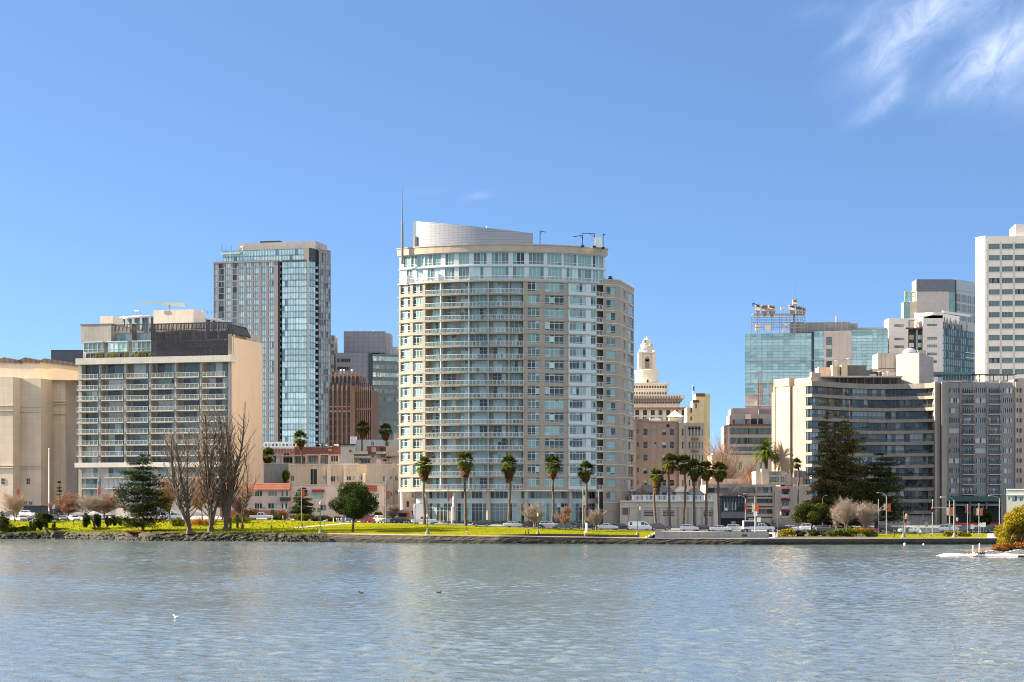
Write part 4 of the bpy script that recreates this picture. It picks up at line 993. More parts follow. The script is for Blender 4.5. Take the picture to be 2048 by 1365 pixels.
for k in range(32):
 addp('glazing_band', win_mesh('glazing_band', tB - tA, f3[k] - f3[k + 1], 4, (.12,), .12, m_darkf, GS, k % 6), ((tA + tB) / 2, .1, f3[k + 1]))
bb_ = MB()
for k in range(32): bb_.box(tB + .1, tC - .1, .2, 1.8, f3[k + 1] - .1, f3[k + 1] + 1.0)
addp('slot_balcony', bb_.mesh('slot_balcony', m_greyf))
rects = []; nb = 5
for k in range(32):
 for i in range(nb):
  a = tC + (tD - tC) * (i + .12) / nb; c = tC + (tD - tC) * (i + .86) / nb; rects.append((a, c, f3[k + 1] + .2, f3[k] - (.4 if k % 3 == 0 else .1)))
for i in range(nb - 1): rects.append((tC + (tD - tC) * (i + .3) / nb, tC + (tD - tC) * (i + .9) / nb, S2.zp(526, 650), S2.zp(507, 650)))
bb_ = MB(); holes(bb_, lambda t, d, zz: (t, d, zz), tC, tD, 0, S2.zp(500, 650), rects, .3); addp('frame_wall', bb_.mesh('frame_wall', m_gt))
bb_ = MB(); mats = [m_darkf, g_sky, g_sky2, g_skyd]
for (a, c, e, f) in rects:
 m_ = random.choice([1, 1, 2, 2, 3]); bb_.quad((a, .28, e), (c, .28, e), (c, .28, f), (a, .28, f), m_)
 bb_.box((a + c) / 2 - .06, (a + c) / 2 + .06, .2, .29, e, f, 0)
tag(addp('frame_window', bb_.mesh('frame_window', mats)), kind='stuff')
bpy.data.objects.remove(S2.root)
# glazed top storeys, set back crown and plant screen
z1_ = z(502, 540)
tops = [z(499.5, 540), z(512, 540), z(525, 540)]
curtain(446, 618.5, 1.2, tops, 1.45, 'crown_glazing', GS)
Gt.box('crown_body', 446, 618, 500, 526, 1.4, 22, m_gtd)
Gt.box('roof_terrace', 441, 480, 505, 509, -.5, 3, g_sky); 
Gt.box('plant_screen', 476, 631, 485, 502, 5, 22, M('plant_screen_panel', (.36, .33, .30), lines=(1.3, 0, .08, .85)))
Gt.box('roof_unit', 520, 559, 482.5, 486, 8, 14, m_black)
b = MB()
for px, py in ((444, 489), (452, 495), (462, 490)): b.tube((Gt.t(px, 2), 2, z(506, px)), (Gt.t(px, 2), 2, z(py, px)), .16, None, 5)
b.build('aerial', m_darkf, Gt.root)
b = MB(); b.tube((Gt.t(485, 4), 4, z(502, 485)), (Gt.t(485, 4), 4, z(492, 485)), .2); b.box(Gt.t(480.5, 4), Gt.t(486, 4), 3.7, 4.2, z(493.5, 483), z(490, 483)); b.build('aerial', m_white, Gt.root)
Gt.finish()
N1 = Bld('slim_slab', 'slim grey slab just visible beside the blue glass tower', 'building', 661, 1000, 0, 8)
N1.box('wall', 655, 668.5, 671, None, 0, 20, m_conc); N1.wins([(N1.t(662.5), N1.t(667.5), N1.zp(682 + 14 * k, 664), N1.zp(674 + 14 * k, 664)) for k in range(14)], -.05, cols=2, fr=.15, fmat=m_greyf, glass=GL_D)
# ------------------------------------------------------------------ grey office tower
O = Bld('office_tower', 'stepped grey office tower with green-tinted ribbon windows behind the brown brick tower', 'office tower', 745, 1000, 0, 8)
m_off = M('grey_tile_panel', (.27, .265, .28), lines=(2.6, 2.6, .16, .82), var=.06)
z = lambda py, px=700: O.zp(py, px)
O.box('upper_block', 687.5, 770, 663, 706, 6, 30, m_off); O.box('lower_block', 671, 745, 706, None, 0, 30, m_off)
b = MB(); p0, p1, p2 = (O.t(757), 5.9), (O.t(778, 12) + .8, 14), (O.t(757), 30); b.prism([p0, p1, (p1[0], 30), p2], z(706), z(663)); b.build('upper_side', m_off, O.root)
MB().box(O.t(762, 5) + .3, O.t(775, 10), 8.5, 9.5, z(698), z(668)).build('side_panel', m_conc, O.root)
O.box('glass_corner', 737, 745.5, 706, None, -.3, 6, g_dark)
for py in (717.5, 734):
 O.wins([(O.t(674.5), O.t(701), z(py + 7), z(py))], -.05, cols=7, fr=.2, fmat=m_off, glass=[(g_dark, 4), (g_mid, 2)])
W2 = Bld('w', 'x', 'x', 745.5, 1000, 24, 8); fr_ = []
b = MB(); b.box(0, W2.t(797), .2, 30, 0, W2.zp(708, 746)); o = b.build('glazed_wing', M('green_grey_panel', (.16, .19, .19), lines=(1.3, 0, .2, .8)), O.root)
rel = Matrix.Translation((W2.X0 - O.X0, W2.Y0 - O.Y0, 0)) @ Matrix.Rotation(W2.a, 4, 'Z'); o.matrix_basis = rel
for k in range(13):
 w = W2.t(797); me = win_mesh('ribbon_window', w, 2.3, 26, (), .12, m_greyf, [(g_teal, 3), (g_mid, 2), (g_sky, 3)] if k < 4 else [(g_mid, 5), (g_dark, 2), (g_teal, 1)], k)
 q = link('ribbon_window', me, O.root); q.matrix_basis = rel @ Matrix.Translation((w / 2, .15, W2.zp(722 + 16.2 * k, 760)))
bpy.data.objects.remove(W2.root)
b = MB()
for px in (712, 718, 733, 748): b.tube((O.t(px, 8), 8, z(664)), (O.t(px + random.uniform(-4, 4), 8), 8, z(659)), .4, None, 5); b.box(O.t(px - 5, 8), O.t(px + 6, 8), 8, 10, z(664), z(661.5))
b.build('roof_plant', m_steel, O.root)
O.box('far_terrace', 778, 797, 694, None, 25, 35, m_concl)
O.finish()
# ------------------------------------------------------------------ brown brick gothic tower
K = Bld('brick_tower', 'old red-brown brick tower with vertical piers and spiky parapets', 'brick tower', 660, 800, -6, 7)
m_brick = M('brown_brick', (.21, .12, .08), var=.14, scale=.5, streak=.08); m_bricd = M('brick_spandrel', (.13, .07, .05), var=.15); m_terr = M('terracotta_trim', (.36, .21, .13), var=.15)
def pier_block(pa, pb, pyt, d0, d1, n, wide, bands, winrows):
 ta, tb = K.t(pa, d0), K.t(pb, d0); zt_ = K.zp(pyt, (pa + pb) / 2, d0)
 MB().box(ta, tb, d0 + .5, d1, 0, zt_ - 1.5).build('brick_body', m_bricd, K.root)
 b = MB(); bt = MB(); w = (tb - ta) / n
 for i in range(n + 1):
  x = ta + (tb - ta) * i / n; ww = wide * w / 2; b.box(max(ta, x - ww), min(tb, x + ww), d0, d0 + .6, 0, zt_ - 1.2)
  bt.box(max(ta, x - ww * .8), min(tb, x + ww * .8), d0 - .15, d0 + .5, zt_ - 2.4, zt_ - .4 + random.uniform(-.2, .5)); bt.tube((x, d0 + .2, zt_ - .6), (x, d0 + .2, zt_ + .7), ww * .55, .05, 4)
 for z_, h_ in bands: bt.box(ta, tb, d0 + .2, d0 + .62, z_, z_ + h_)
 b.build('brick_pier', m_brick, K.root); bt.build('terracotta_crest', m_terr, K.root)
 rs = []
 for i in range(n):
  for (zl, zh) in winrows: rs.append((ta + w * (i + .24), ta + w * (i + .76), zl, zh))
 K.wins(rs, d0 + .46, cols=2, rows=(.5,), fr=.12, fmat=m_darkf, glass=[(g_dark, 5), (g_mid, 2)])
zr = [K.zp(p, 690) for p in range(940, 760, -15)]
wr = [(z_, z_ + 1.9) for z_ in zr]
pier_block(657, 702, 770, 0, 16, 5, .42, [(K.zp(825, 680), .8), (K.zp(815, 680), .5)], wr)
pier_block(662, 719, 745, 3, 18, 7, .4, [(K.zp(752, 690), .5)], [(K.zp(768, 690), K.zp(754, 690))])
E2 = K.t(702); pier_block(702, 743, 772, .4, 16, 10, .5, [(K.zp(820, 720), .6)], wr)
K.box('corner_turret', 700, 709, 772, None, -.6, 2, m_brick)
b = MB()
for px in (682, 688, 704): b.tube((K.t(px, 6), 6, K.zp(748, px, 6)), (K.t(px, 6), 6, K.zp(739.5, px, 6)), .16, None, 4); b.ball((K.t(px, 6), 6, K.zp(741, px, 6)), .5, 6)
b.build('roof_aerial', m_white, K.root)
K.finish()
# ------------------------------------------------------------------ low-rise quarter between the balcony block and the round tower
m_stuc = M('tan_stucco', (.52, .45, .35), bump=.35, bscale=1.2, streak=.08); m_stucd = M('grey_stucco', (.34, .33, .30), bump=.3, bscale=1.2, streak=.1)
m_pink = M('pink_stucco', (.39, .335, .31), streak=.08); m_tile = M('red_roof_tile', (.24, .08, .048), lines=(0, .45, .12, .5), var=.18)
m_brk = M('red_brick', (.26, .10, .075), var=.15); m_clay = M('clay_wall', (.46, .36, .29), streak=.08); m_rust = M('rust_mansard', (.20, .07, .055), lines=(.6, 0, .1, .7))
def block(name, label, px0, px1, pyt, Y, mat, ang=0, depth=10, cat='building', cop=None, wl=(), d=0, cols=2, rows=(), glass=None, fmat=None, g=None):
 """plain block with real window openings; wl = pixel rectangles (x0, x1, top, bottom)"""
 q = Bld(name, label, cat, px0, Y, ang, g); t1 = q.t(px1); zt_ = q.zp(pyt, (px0 + px1) / 2)
 rects = [(q.t(a), q.t(c), q.zp(l, a), q.zp(u, a)) for (a, c, u, l) in wl]
 b = MB(); holes(b, lambda t, dd, zz: (t, dd, zz), 0, t1, 0, zt_, rects, .18)
 b.quad((t1, 0, 0), (t1, depth, 0), (t1, depth, zt_), (t1, 0, zt_)); b.quad((0, depth, 0), (0, 0, 0), (0, 0, zt_), (0, depth, zt_)); b.quad((t1, depth, 0), (0, depth, 0), (0, depth, zt_), (t1, depth, zt_))
 b.build('wall', mat, q.root); MB().box(.02, t1 - .02, .02, depth - .02, zt_ - .5, zt_ - .35).build('roof', m_roof, q.root)
 if cop: b = MB(); b.box(-.12, t1 + .12, -.12, .35, zt_ - .02, zt_ + .22); b.box(t1 - .3, t1 + .12, .35, depth, zt_ - .02, zt_ + .22); b.box(-.12, .3, .35, depth, zt_ - .02, zt_ + .22); b.build('coping', cop, q.root)
 if rects: q.wins(rects, .16, cols=cols, rows=rows, fr=.1, glass=glass or GL_D, fmat=fmat); q.finish()
 return q
def sub(q, part, a, c, u, l, d0, d1, mat): return q.box(part, a, c, u, l, d0, d1, mat)
block('flat_roof_building', 'low white building with small square windows at the foot of the blue glass tower', 528, 603, 884, 720, m_white, 0, 14, wl=[(530 + 7 * i, 534 + 7 * i, 888, 893) for i in range(10)], cols=1)
q = block('corniced_building', 'tan building with a bracketed cornice beside the red brick building', 528, 590, 899, 640, m_clay, 0, 14, wl=[(548, 556, 907, 916), (568, 578, 907, 916), (533, 541, 907, 916)])
sub(q, 'cornice', 527, 592, 895.5, 899, -.9, .5, m_concl)
b = MB()
for i in range(9): x = q.t(536 + 6 * i); b.prism([(x, -.8), (x + .5, -.8), (x + .5, 0), (x, 0)], q.zp(905, 540), q.zp(899, 540))
b.build('bracket', m_clay, q.root)
q = block('brick_building', 'low red brick building with a plain parapet behind the palm with a brown skirt', 589, 666, 895, 630, m_brk, 0, 14, cop=m_concl)
q = block('terrace_flats', 'jumble of dark balconied flats under flat canopies below the red brick building', 532, 690, 912, 580, m_stucd, 0, 14, wl=[(548, 560, 916, 926), (565, 585, 914, 926), (590, 610, 915, 927), (618, 632, 913, 926), (640, 652, 916, 927), (660, 678, 905 + 8, 927)], cols=3)
for (a, c, u) in ((562, 586, 911), (586, 612, 910), (612, 640, 909), (638, 657, 908), (656, 682, 899)): sub(q, 'canopy', a, c, u, u + 2.2, -2.0, .5, m_clay)
for a in (563, 585, 611, 637, 656): sub(q, 'canopy_post', a, a + 3.5, 911, 929, -1.9, -1.3, m_clay)
q = block('stair_tower_flats', 'flats with a square stuccoed stair tower under a dark cap', 660, 795, 908, 570, m_clay, 0, 14, wl=[(662, 676, 912, 924), (712, 722, 912, 922), (740, 752, 909, 916), (756, 770, 909, 916), (722, 740, 918, 927)], cols=3)
sub(q, 'stair_tower', 681, 708, 891, 932, -2.5, 3, m_concl); sub(q, 'tower_cap', 678, 710, 888.5, 891, -3, 3.5, m_darkf)
for i in range(3): sub(q, 'tower_slit', 698.5 + 2.2 * i, 699.7 + 2.2 * i, 900, 905, -2.56, -2.4, m_black)
sub(q, 'mansard_storey', 734, 771, 893, 909, -.6, 6, m_rust); sub(q, 'mansard_storey', 664, 681, 893, 908, -.4, 5, m_rust); sub(q, 'mansard_dormer', 743, 752, 895, 905, -.8, 1, m_stucd); sub(q, 'mansard_dormer', 761, 767, 896, 904, -.8, 1, m_black)
sub(q, 'balcony', 708, 735, 903, 909, -2, 1, m_concl); sub(q, 'balcony', 752, 772, 903.5, 908, -2, 1, m_stuc); sub(q, 'canopy', 708, 742, 912, 916, -2, 1, m_clay); sub(q, 'roof_house', 772, 797, 893, 912, -1, 8, m_clay)
q = block('penthouse_block', 'pale flat roof block with a tall white chimney behind the stair tower', 706, 800, 880, 640, m_concl, 0, 14, wl=[(742, 748, 884, 892), (770, 778, 884, 892)])
sub(q, 'chimney', 700, 712, 873.5, 895, -1, 2.5, m_white); sub(q, 'roof_room', 787, 800, 866, 882, 1, 8, m_clay)
b = MB()
for _ in range(24): x = q.t(random.uniform(622, 680)); w = random.uniform(.4, 1.6); b.box(x, x + w, 6, 7, q.zp(900, 650), q.zp(random.uniform(887, 893), 650))
b.build('roof_plant', m_white, q.root); sub(q, 'plant_deck', 618, 690, 894, None, 5, 12, m_clay)
q = block('stucco_house', 'rough tan stucco terrace with a flat parapet and narrow stair recess', 577, 745, 931, 525, m_stuc, 0, 12, cop=m_beige2, wl=[(581.5, 588, 952, 963), (621, 634, 939, 971), (643, 651, 953, 960), (662, 670.5, 953, 964), (674, 677, 953, 962), (693, 702, 953, 961), (705, 709, 953, 961), (718, 725, 954, 961)], cols=2)
for (a, c, u) in ((654, 661, 934), (687, 692, 934), (725, 731, 947)): sub(q, 'buttress', a, c, u, 975, -1.1, .3, m_beige2)
sub(q, 'roof_ramp', 678, 716, 927, 934, 1, 6, m_concl); sub(q, 'stair_wall', 624, 626, 938, 972, -.3, .5, m_darkf)
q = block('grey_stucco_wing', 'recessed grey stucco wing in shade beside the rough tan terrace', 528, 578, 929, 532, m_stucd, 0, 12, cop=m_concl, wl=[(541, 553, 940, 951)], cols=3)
q = block('corner_stucco_house', 'taller tan stucco building with a chimney pot beside the round tower', 733, 800, 929.5, 515, m_stuc, 0, 12, cop=m_beige2, wl=[(766, 773, 953, 963), (780, 784, 953, 960), (766, 772, 1002, 1014), (780, 784, 985, 993), (790, 798, 953, 962), (790, 798, 980, 990)], cols=2)
sub(q, 'chimney', 752, 761, 921, 933, 1, 3, m_stuc); sub(q, 'chimney_pot', 753.5, 759.5, 918, 921, 1.4, 2.6, m_clay); sub(q, 'drainpipe', 785.5, 787, 936, None, -.25, 0, m_clay)
q = block('tan_flats', 'warm tan flats seen between the white column and the round tower podium', 796, 868, 935, 500, m_clay, 0, 14, wl=[(x, x + 5, y, y + 12) for x in (802, 813, 823) for y in (985, 1003, 1022)], cols=1)
q = block('pink_house', 'pink two-storey house with a red tiled roof', 452, 577, 976, 492, m_pink, 0, 12, wl=[(509, 524, 982, 993), (536, 554, 983, 993), (563, 579 - 3, 982, 993), (509, 524, 1007, 1018), (536, 554, 1007, 1018), (563, 574, 1007, 1018)], cols=3)
b = MB(); ta, tb = q.t(452) - .4, q.t(577) + .4; ze, zr_ = q.zp(980, 520), q.zp(966.5, 520)
b.v += [(ta, -.9, ze), (tb, -.9, ze), (tb, 1.5, zr_), (ta, 1.5, zr_), (ta, 4.5, zr_), (tb, 4.5, zr_), (tb, 7, ze), (ta, 7, ze)]; b.f += [(0, 1, 2, 3), (3, 2, 5, 4), (4, 5, 6, 7), (1, 6, 5, 2), (0, 3, 4, 7), (0, 7, 6, 1)]; b.m += [0] * 6; b.build('tiled_roof', m_tile, q.root)
sub(q, 'balcony', 560, 580, 995, 1003, -1.4, .2, m_darkf)
q = block('pink_flats', 'plain pink flats with a dark red awning half hidden by the round oak', 579, 768, 971, 494, m_pink, 0, 12, cop=m_pink, wl=[(588, 594, 984, 996), (626, 646, 984, 999), (690, 700, 985, 995), (750, 758, 987, 997), (750, 758, 1009, 1020), (590, 600, 1008, 1018), (640, 652, 1010, 1022)], cols=2)
sub(q, 'awning', 624, 648, 979.5, 984.5, -1.3, .1, M('dark_red_awning', (.22, .02, .03))); 
b = MB(); ta, tb = q.t(733), q.t(754); b.prism([(ta, -.5), (tb, -.5), (tb, 3), (ta, 3)], q.zp(983, 740), q.zp(971, 740)); b.build('tiled_mansard', m_tile, q.root)
# garden walls and low walls along the far pavement
q = Bld('garden_wall', 'low dark reddish garden wall in front of the pink house', 'wall', 440, 486, 0); q.box('wall', 440, 560, 1021, None, 0, .4, m_brk); q.box('cap', 439.5, 560.5, 1020, 1021, -.05, .45, m_concl)
# ------------------------------------------------------------------ garage podium with a balustrade east of the round tower
Pd = Bld('garage_podium', 'long beige garage wall with pilasters and louvres under a white balustrade', 'garage', 1240, 458, 0, 2.5)
z = lambda py, px=1350, d=0: Pd.zp(py, px, d)
Pd.box('wall', 1240, 1437, 1003.5, None, 0, 24, m_stuc); Pd.box('ledge', 1240, 1437, 1001.5, 1004, -.25, .6, m_beige2); Pd.box('string_course', 1240, 1437, 1013, 1014.2, -.1, .2, m_beige2)
b = MB()
for px in (1257, 1281, 1310, 1318, 1333, 1356, 1366, 1376, 1392, 1404, 1424): b.box(Pd.t(px) - .1, Pd.t(px) + .1, -.14, .05, 0, z(1014))
b.build('pilaster', m_stucd, Pd.root)
Pd.box('end_pier', 1427, 1440, 989, None, -.35, 6, m_beige2)
for (c, e) in ((1288, 1308), (1326, 1337), (1338, 1348), (1407, 1416), (1418, 1426)):
 b = MB()
 for k in range(4): zz = z(1032 - 3 * k); b.box(Pd.t(c), Pd.t(e), -.06, .04, zz, zz + .16)
 b.build('louvre', m_black, Pd.root)
Pd.box('wall_panel', 1245, 1259, 1016, 1030, -.08, .05, M('brown_shutter', (.20, .13, .10), lines=(0, .3, .1, .6)))
for k, (c, e) in enumerate(((1277, 1282), (1262, 1275), (1284, 1309))): pass
Pd.box('garage_recess', 1277.5, 1281.5, 1014.5, None, -.05, .05, m_stucd)
bb_ = MB(); bp_ = MB(); ta, tb = Pd.t(1266), Pd.t(1428)
bb_.box(ta, tb, -.1, .12, z(991.5), z(990.3)); bb_.box(ta, tb, -.1, .12, z(1001.6), z(1000.2)); bb_.build('balustrade_rail', m_white, Pd.root)
n = 64
for i in range(n): x = ta + (tb - ta) * i / (n - 1); w = .26 if i % 9 == 0 else .075; bp_.box(x - w, x + w, -.06, .08, z(1000.4), z(991.2))
bp_.build('baluster', m_white, Pd.root)
# roof terrace pavilion behind the balustrade
Pv = Bld('terrace_pavilion', 'low pavilion with a grey hipped roof on the garage terrace', 'pavilion', 1296, 466, 0, 2.5)
z = lambda py, px=1340, d=0: Pv.zp(py, px, d)
m_shing = M('grey_shingle', (.13, .15, .16), lines=(0, .35, .1, .7))
def hip(q, name, pa, pb, pe, pr, d0, d1, mat, over=.4):
 b = MB(); ta, tb = q.t(pa), q.t(pb); ze, zr_ = q.zp(pe, (pa + pb) / 2), q.zp(pr, (pa + pb) / 2); k = min((d1 - d0) / 2, (tb - ta) / 2.2) * .9; dm = (d0 + d1) / 2
 b.v += [(ta, d0, ze), (tb, d0, ze), (tb, d1, ze), (ta, d1, ze), (ta + k, dm, zr_), (tb - k, dm, zr_)]; b.f += [(0, 1, 5, 4), (1, 2, 5), (2, 3, 4, 5), (3, 0, 4), (3, 2, 1, 0)]; b.m += [0] * 5; return b.build(name, mat, q.root)
Pv.box('wall', 1270, 1368, 984, None, 1, 8, m_stucd); hip(Pv, 'hip_roof', 1264, 1362, 985, 970, 0, 9, m_shing); Pv.box('gable_wall', 1352, 1374, 983, None, -.4, 7, m_stuc); hip(Pv, 'hip_roof', 1348, 1378, 984, 973, -1, 8, m_stuc)
hip(Pv, 'hip_roof', 1370, 1412, 990, 976, -1.5, 8, m_shing); Pv.box('wall', 1374, 1408, 990, None, 2, 7, m_concd)
b = MB()
for px in (1322, 1335, 1342, 1385, 1398): b.tube((Pv.t(px), -.2, 0), (Pv.t(px), -.2, z(985)), .09)
b.build('post', m_white, Pv.root)
Pv.wins([(Pv.t(1358), Pv.t(1361), z(1000), z(990)), ], -.45, cols=1, glass=[(g_dark, 1)])
Pv.wins([(Pv.t(1300 + 12 * i), Pv.t(1308 + 12 * i), z(1000), z(988)) for i in range(4)], .95, cols=2, glass=[(g_dark, 1)], fmat=m_darkf)
# ------------------------------------------------------------------ brown hotel, with the older towers behind it
m_hot = M('brown_stucco', (.37, .27, .205), streak=.1, scale=.25); m_hotl = M('grey_gothic_stone', (.44, .37, .28), streak=.08)
Hh = Bld('old_hotel', 'old brown hotel with a gothic grey corner standing beside the round tower wing', 'hotel', 1266, 505, 0, 3)
z = lambda py, px=1330, d=0: Hh.zp(py, px, d)
rows_ = [(858, 871), (884, 897), (910, 922), (935, 948), (960, 972)]
rects = []
for (u, l) in rows_:
 for c, e in ((1273, 1277.5), (1286.5, 1295), (1308.5, 1312.5), (1324.5, 1332.5), (1339.5, 1348)):
  if (c in (1273, 1308.5)): rects.append((Hh.t(c), Hh.t(e), z(l - 3), z(u + 1)))
  else: rects.append((Hh.t(c), Hh.t(e), z(l), z(u)))
b = MB(); holes(b, lambda t, d, zz: (t, d, zz), 0, Hh.t(1357), 0, z(843), rects, .25); b.build('brown_wall', m_hot, Hh.root)
Hh.wins(rects, .22, cols=1, rows=(.5,), fr=.12, fmat=m_greyf, glass=[(g_dark, 5), (g_mid, 2), (g_curt, 2)])
MB().box(.02, Hh.t(1356.8), .3, 16, 0, z(843.5)).build('body', m_hot, Hh.root)
Hh.box('parapet', 1266, 1298, 838, 843, -.1, 6, m_hot); Hh.box('parapet', 1298, 1357.5, 841.5, 844, -.25, 8, m_stuc); 
MB().box(Hh.t(1270), Hh.t(1273), -.4, 0, 0, z(838)).build('drainpipe', m_hot, Hh.root)
MB().lathe([(.42, 0), (.42, .2)], 12).build('round_vent', m_black, Hh.root, (Hh.t(1336), .0, z(852))).rotation_euler = (PI / 2, 0, 0)
rects = []
for (u, l) in rows_ + [(985, 997)]:
 for c, e in ((1363, 1366.5), (1377, 1380), (1383.5, 1386.5), (1390, 1393), (1396.5, 1399), (1403, 1405)): rects.append((Hh.t(c), Hh.t(e), z(l + 1), z(u)))
b = MB(); holes(b, lambda t, d, zz: (t, d - .8, zz), Hh.t(1357), Hh.t(1407), 0, z(846), rects, .3); b.build('gothic_wall', m_hotl, Hh.root)
Hh.wins(rects, -.53, cols=1, rows=(.5,), fr=.1, fmat=m_greyf, glass=[(g_dark, 4), (g_mid, 2)], name='gothic_window')
MB().box(Hh.t(1357) + .02, Hh.t(1407) - .02, -.4, 14, 0, z(846.5)).build('gothic_body', m_hotl, Hh.root)
Hh.box('gothic_return', 1371, 1374.5, 845, None, -1.1, .2, m_stucd)
b = MB()
for c in (1378.5, 1385, 1391.5, 1397.8): x = Hh.t(c); b.prism([(x - .35, -.95), (x + .35, -.95), (x + .35, -.8), (x - .35, -.8)], z(859), z(856)); b.tube((x, -.9, z(857)), (x, -.9, z(852.5)), .38, .03, 6)
b.build('pointed_arch', m_black, Hh.root)
b = MB()
for py in (879, 904.5): b.box(Hh.t(1381), Hh.t(1397), -1.9, -.8, z(py), z(py - .8)); [b.tube((Hh.t(1381) + i * .26, -1.85, z(py)), (Hh.t(1381) + i * .26, -1.85, z(py - 5)), .03, None, 4) for i in range(9)]
b.build('iron_balcony', m_darkf, Hh.root)
Hh.box('roof_box', 1299, 1321, 837.5, 842.5, 2, 6, m_white)
b = MB(); x = Hh.t(1350, 6); b.box(x - 1.6, x + 1.6, 5, 8, z(842), z(834)); b.build('roof_lantern', m_cream, Hh.root)
b = MB(); zz = z(834, 1350, 6); b.v += [(x - 2, 4.6, zz), (x + 2, 4.6, zz), (x + 2, 8.4, zz), (x - 2, 8.4, zz), (x, 6.5, zz + 1.8)]; b.f += [(0, 1, 4), (1, 2, 4), (2, 3, 4), (3, 0, 4)]; b.m += [0] * 4; b.build('lantern_roof', m_white, Hh.root)
Hh.finish()
Y1 = Bld('yellow_tower', 'narrow pale yellow stone tower rising behind the hotel corner', 'tower', 1386, 640, 0, 5)
m_yel = M('yellow_stone', (.60, .49, .27), streak=.06)
Y1.box('tall_shaft', 1392, 1420, 788, None, 1, 12, m_yel); Y1.box('short_shaft', 1386, 1408, 801, None, 0, 10, m_yel); Y1.box('low_shaft', 1374, 1388, 815, None, .5, 10, m_yel)
Y1.box('tiled_cap', 1391.5, 1410, 787, 793, .7, 1.1, m_rust); Y1.box('tiled_cap', 1385.5, 1398, 800, 805.5, -.2, .1, m_rust)
Y1.wins([(Y1.t(1390.5), Y1.t(1393.5), Y1.zp(817, 1390), Y1.zp(808, 1390)), (Y1.t(1380.5), Y1.t(1384), Y1.zp(826, 1380), Y1.zp(815.5, 1380)), (Y1.t(1380.5), Y1.t(1384), Y1.zp(841, 1380), Y1.zp(833, 1380))], -.05, cols=1, rows=(.5,), fr=.1, fmat=m_greyf, glass=[(g_dark, 1)])
r = thing('flag_pole', 'thin pole with a small flag on the roof beside the yellow stone tower', 'flag pole', (X(1386, 645), 645, Z(803, 645)))
MB().tube((0, 0, 0), (0, 0, 5.4), .08).build('pole', m_white, r); MB().box(-.1, .5, -.03, .03, 3.4, 5.0).build('flag', m_darkf, r)
Ar = Bld('arcade_building', 'cream building with a striped orange cornice in front of the clock tower', 'building', 1240, 760, 0, 5)
z = lambda py, px=1320: Ar.zp(py, px)
rects = [(Ar.t(1270.5 + 15.5 * i), Ar.t(1278.5 + 15.5 * i), z(831), z(820.5)) for i in range(7)] + [(Ar.t(1270.5 + 15.5 * i), Ar.t(1278.5 + 15.5 * i), z(850), z(834)) for i in range(7)]
m_crm = M('cream_stone', (.62, .51, .37)); b = MB(); holes(b, lambda t, d, zz: (t, d, zz), 0, Ar.t(1379), 0, z(816), rects, .4); b.build('wall', m_crm, Ar.root); MB().box(.02, Ar.t(1378.8), .45, 20, 0, z(816.5)).build('body', m_crm, Ar.root)
Ar.wins(rects, .4, cols=3, rows=(.6,), fr=.14, fmat=m_darkf, glass=GL_D)
b = MB(); ta, tb = Ar.t(1262), Ar.t(1377)
for i in range(46): x = ta + (tb - ta) * i / 46; b.box(x, x + (tb - ta) / 92, -.9, .2, z(819.5), z(815.5))
b.build('cornice_bracket', M('orange_terracotta', (.55, .24, .09)), Ar.root); MB().box(ta, tb, -1.1, .4, z(815.4), z(814.6)).build('cornice', m_crm, Ar.root)
# city hall: wedding-cake tiers, shaft, clock stage and open dome
Ch = Bld('clock_tower', 'ornate cream stone clock tower with tiered base and small dome', 'clock tower', 1293.5, 1100, 0, 8)
z = lambda py: Z(py, 1100) - Ch.g
m_cs = M('cream_terracotta', (.66, .57, .44), var=.1, scale=.6, bump=.5, bscale=1.5); s_ = 1100 / F
def tier(part, half, zt_, zb_, mat=m_cs, dp=None, cut=.18):
 h = half * s_; k = h * cut; dpt = dp or h; b = MB()
 b.prism([(-h + k, -dpt), (h - k, -dpt), (h, -dpt + k), (h, dpt - k), (h - k, dpt), (-h + k, dpt), (-h, dpt - k), (-h, -dpt + k)], z(zb_), z(zt_)); return b.build(part, mat, Ch.root)
tier('base_tier', 62, 797, 900, cut=.12); tier('base_cornice', 71, 794, 801, cut=.12); tier('base_cornice', 66, 801, 806, m_terr, cut=.12); tier('middle_tier', 40, 770, 798, cut=.2); tier('middle_cornice', 42.5, 768.5, 772, cut=.2); tier('middle_cornice', 41.5, 783, 784.5, cut=.2)
b = MB()
for i in range(15):
 x = (-38 + 5.2 * i) * s_; b.box(x - .5, x + .5, -40 * s_ - .1, -40 * s_ + .1, z(779), z(775)); b.box(x - .45, x + .45, -40 * s_ - .1, -40 * s_ + .1, z(791), z(787.5))
for i in range(24): x = (-60 + 5.2 * i) * s_; b.box(x - .55, x + .55, -62 * s_ - .1, -62 * s_ + .1, z(811), z(807)) ; b.box(x - .4, x + .4, -71 * s_ - .15, -71 * s_ + .1, z(800), z(797.5))
b.build('small_window', m_mid if False else M('shadow_opening', (.10, .09, .08)), Ch.root)
MB().lathe([(23.5 * s_, z(769)), (23.5 * s_, z(748)), (25 * s_, z(746)), (25 * s_, z(742)), (22 * s_, z(741))], 16).build('drum', m_cs, Ch.root)
b = MB(); h = 12.5 * s_; b.box(-h, h, -h, h, z(742), z(708)); b.build('shaft', m_cs, Ch.root)
b = MB(); bd = MB()
for sx in (-1, 1):
 for sy in (-1, 1): b.box(sx * 13.5 * s_ - 1.0, sx * 13.5 * s_ + 1.0, sy * 13.5 * s_ - 1.0, sy * 13.5 * s_ + 1.0, z(743), z(705)); b.tube((sx * 14 * s_, sy * 14 * s_, z(705)), (sx * 14 * s_, sy * 14 * s_, z(699)), .7, .1, 6)
b.box(-16 * s_, 16 * s_, -16 * s_, 16 * s_, z(708), z(705.5)); b.build('corner_pier', m_cs, Ch.root)
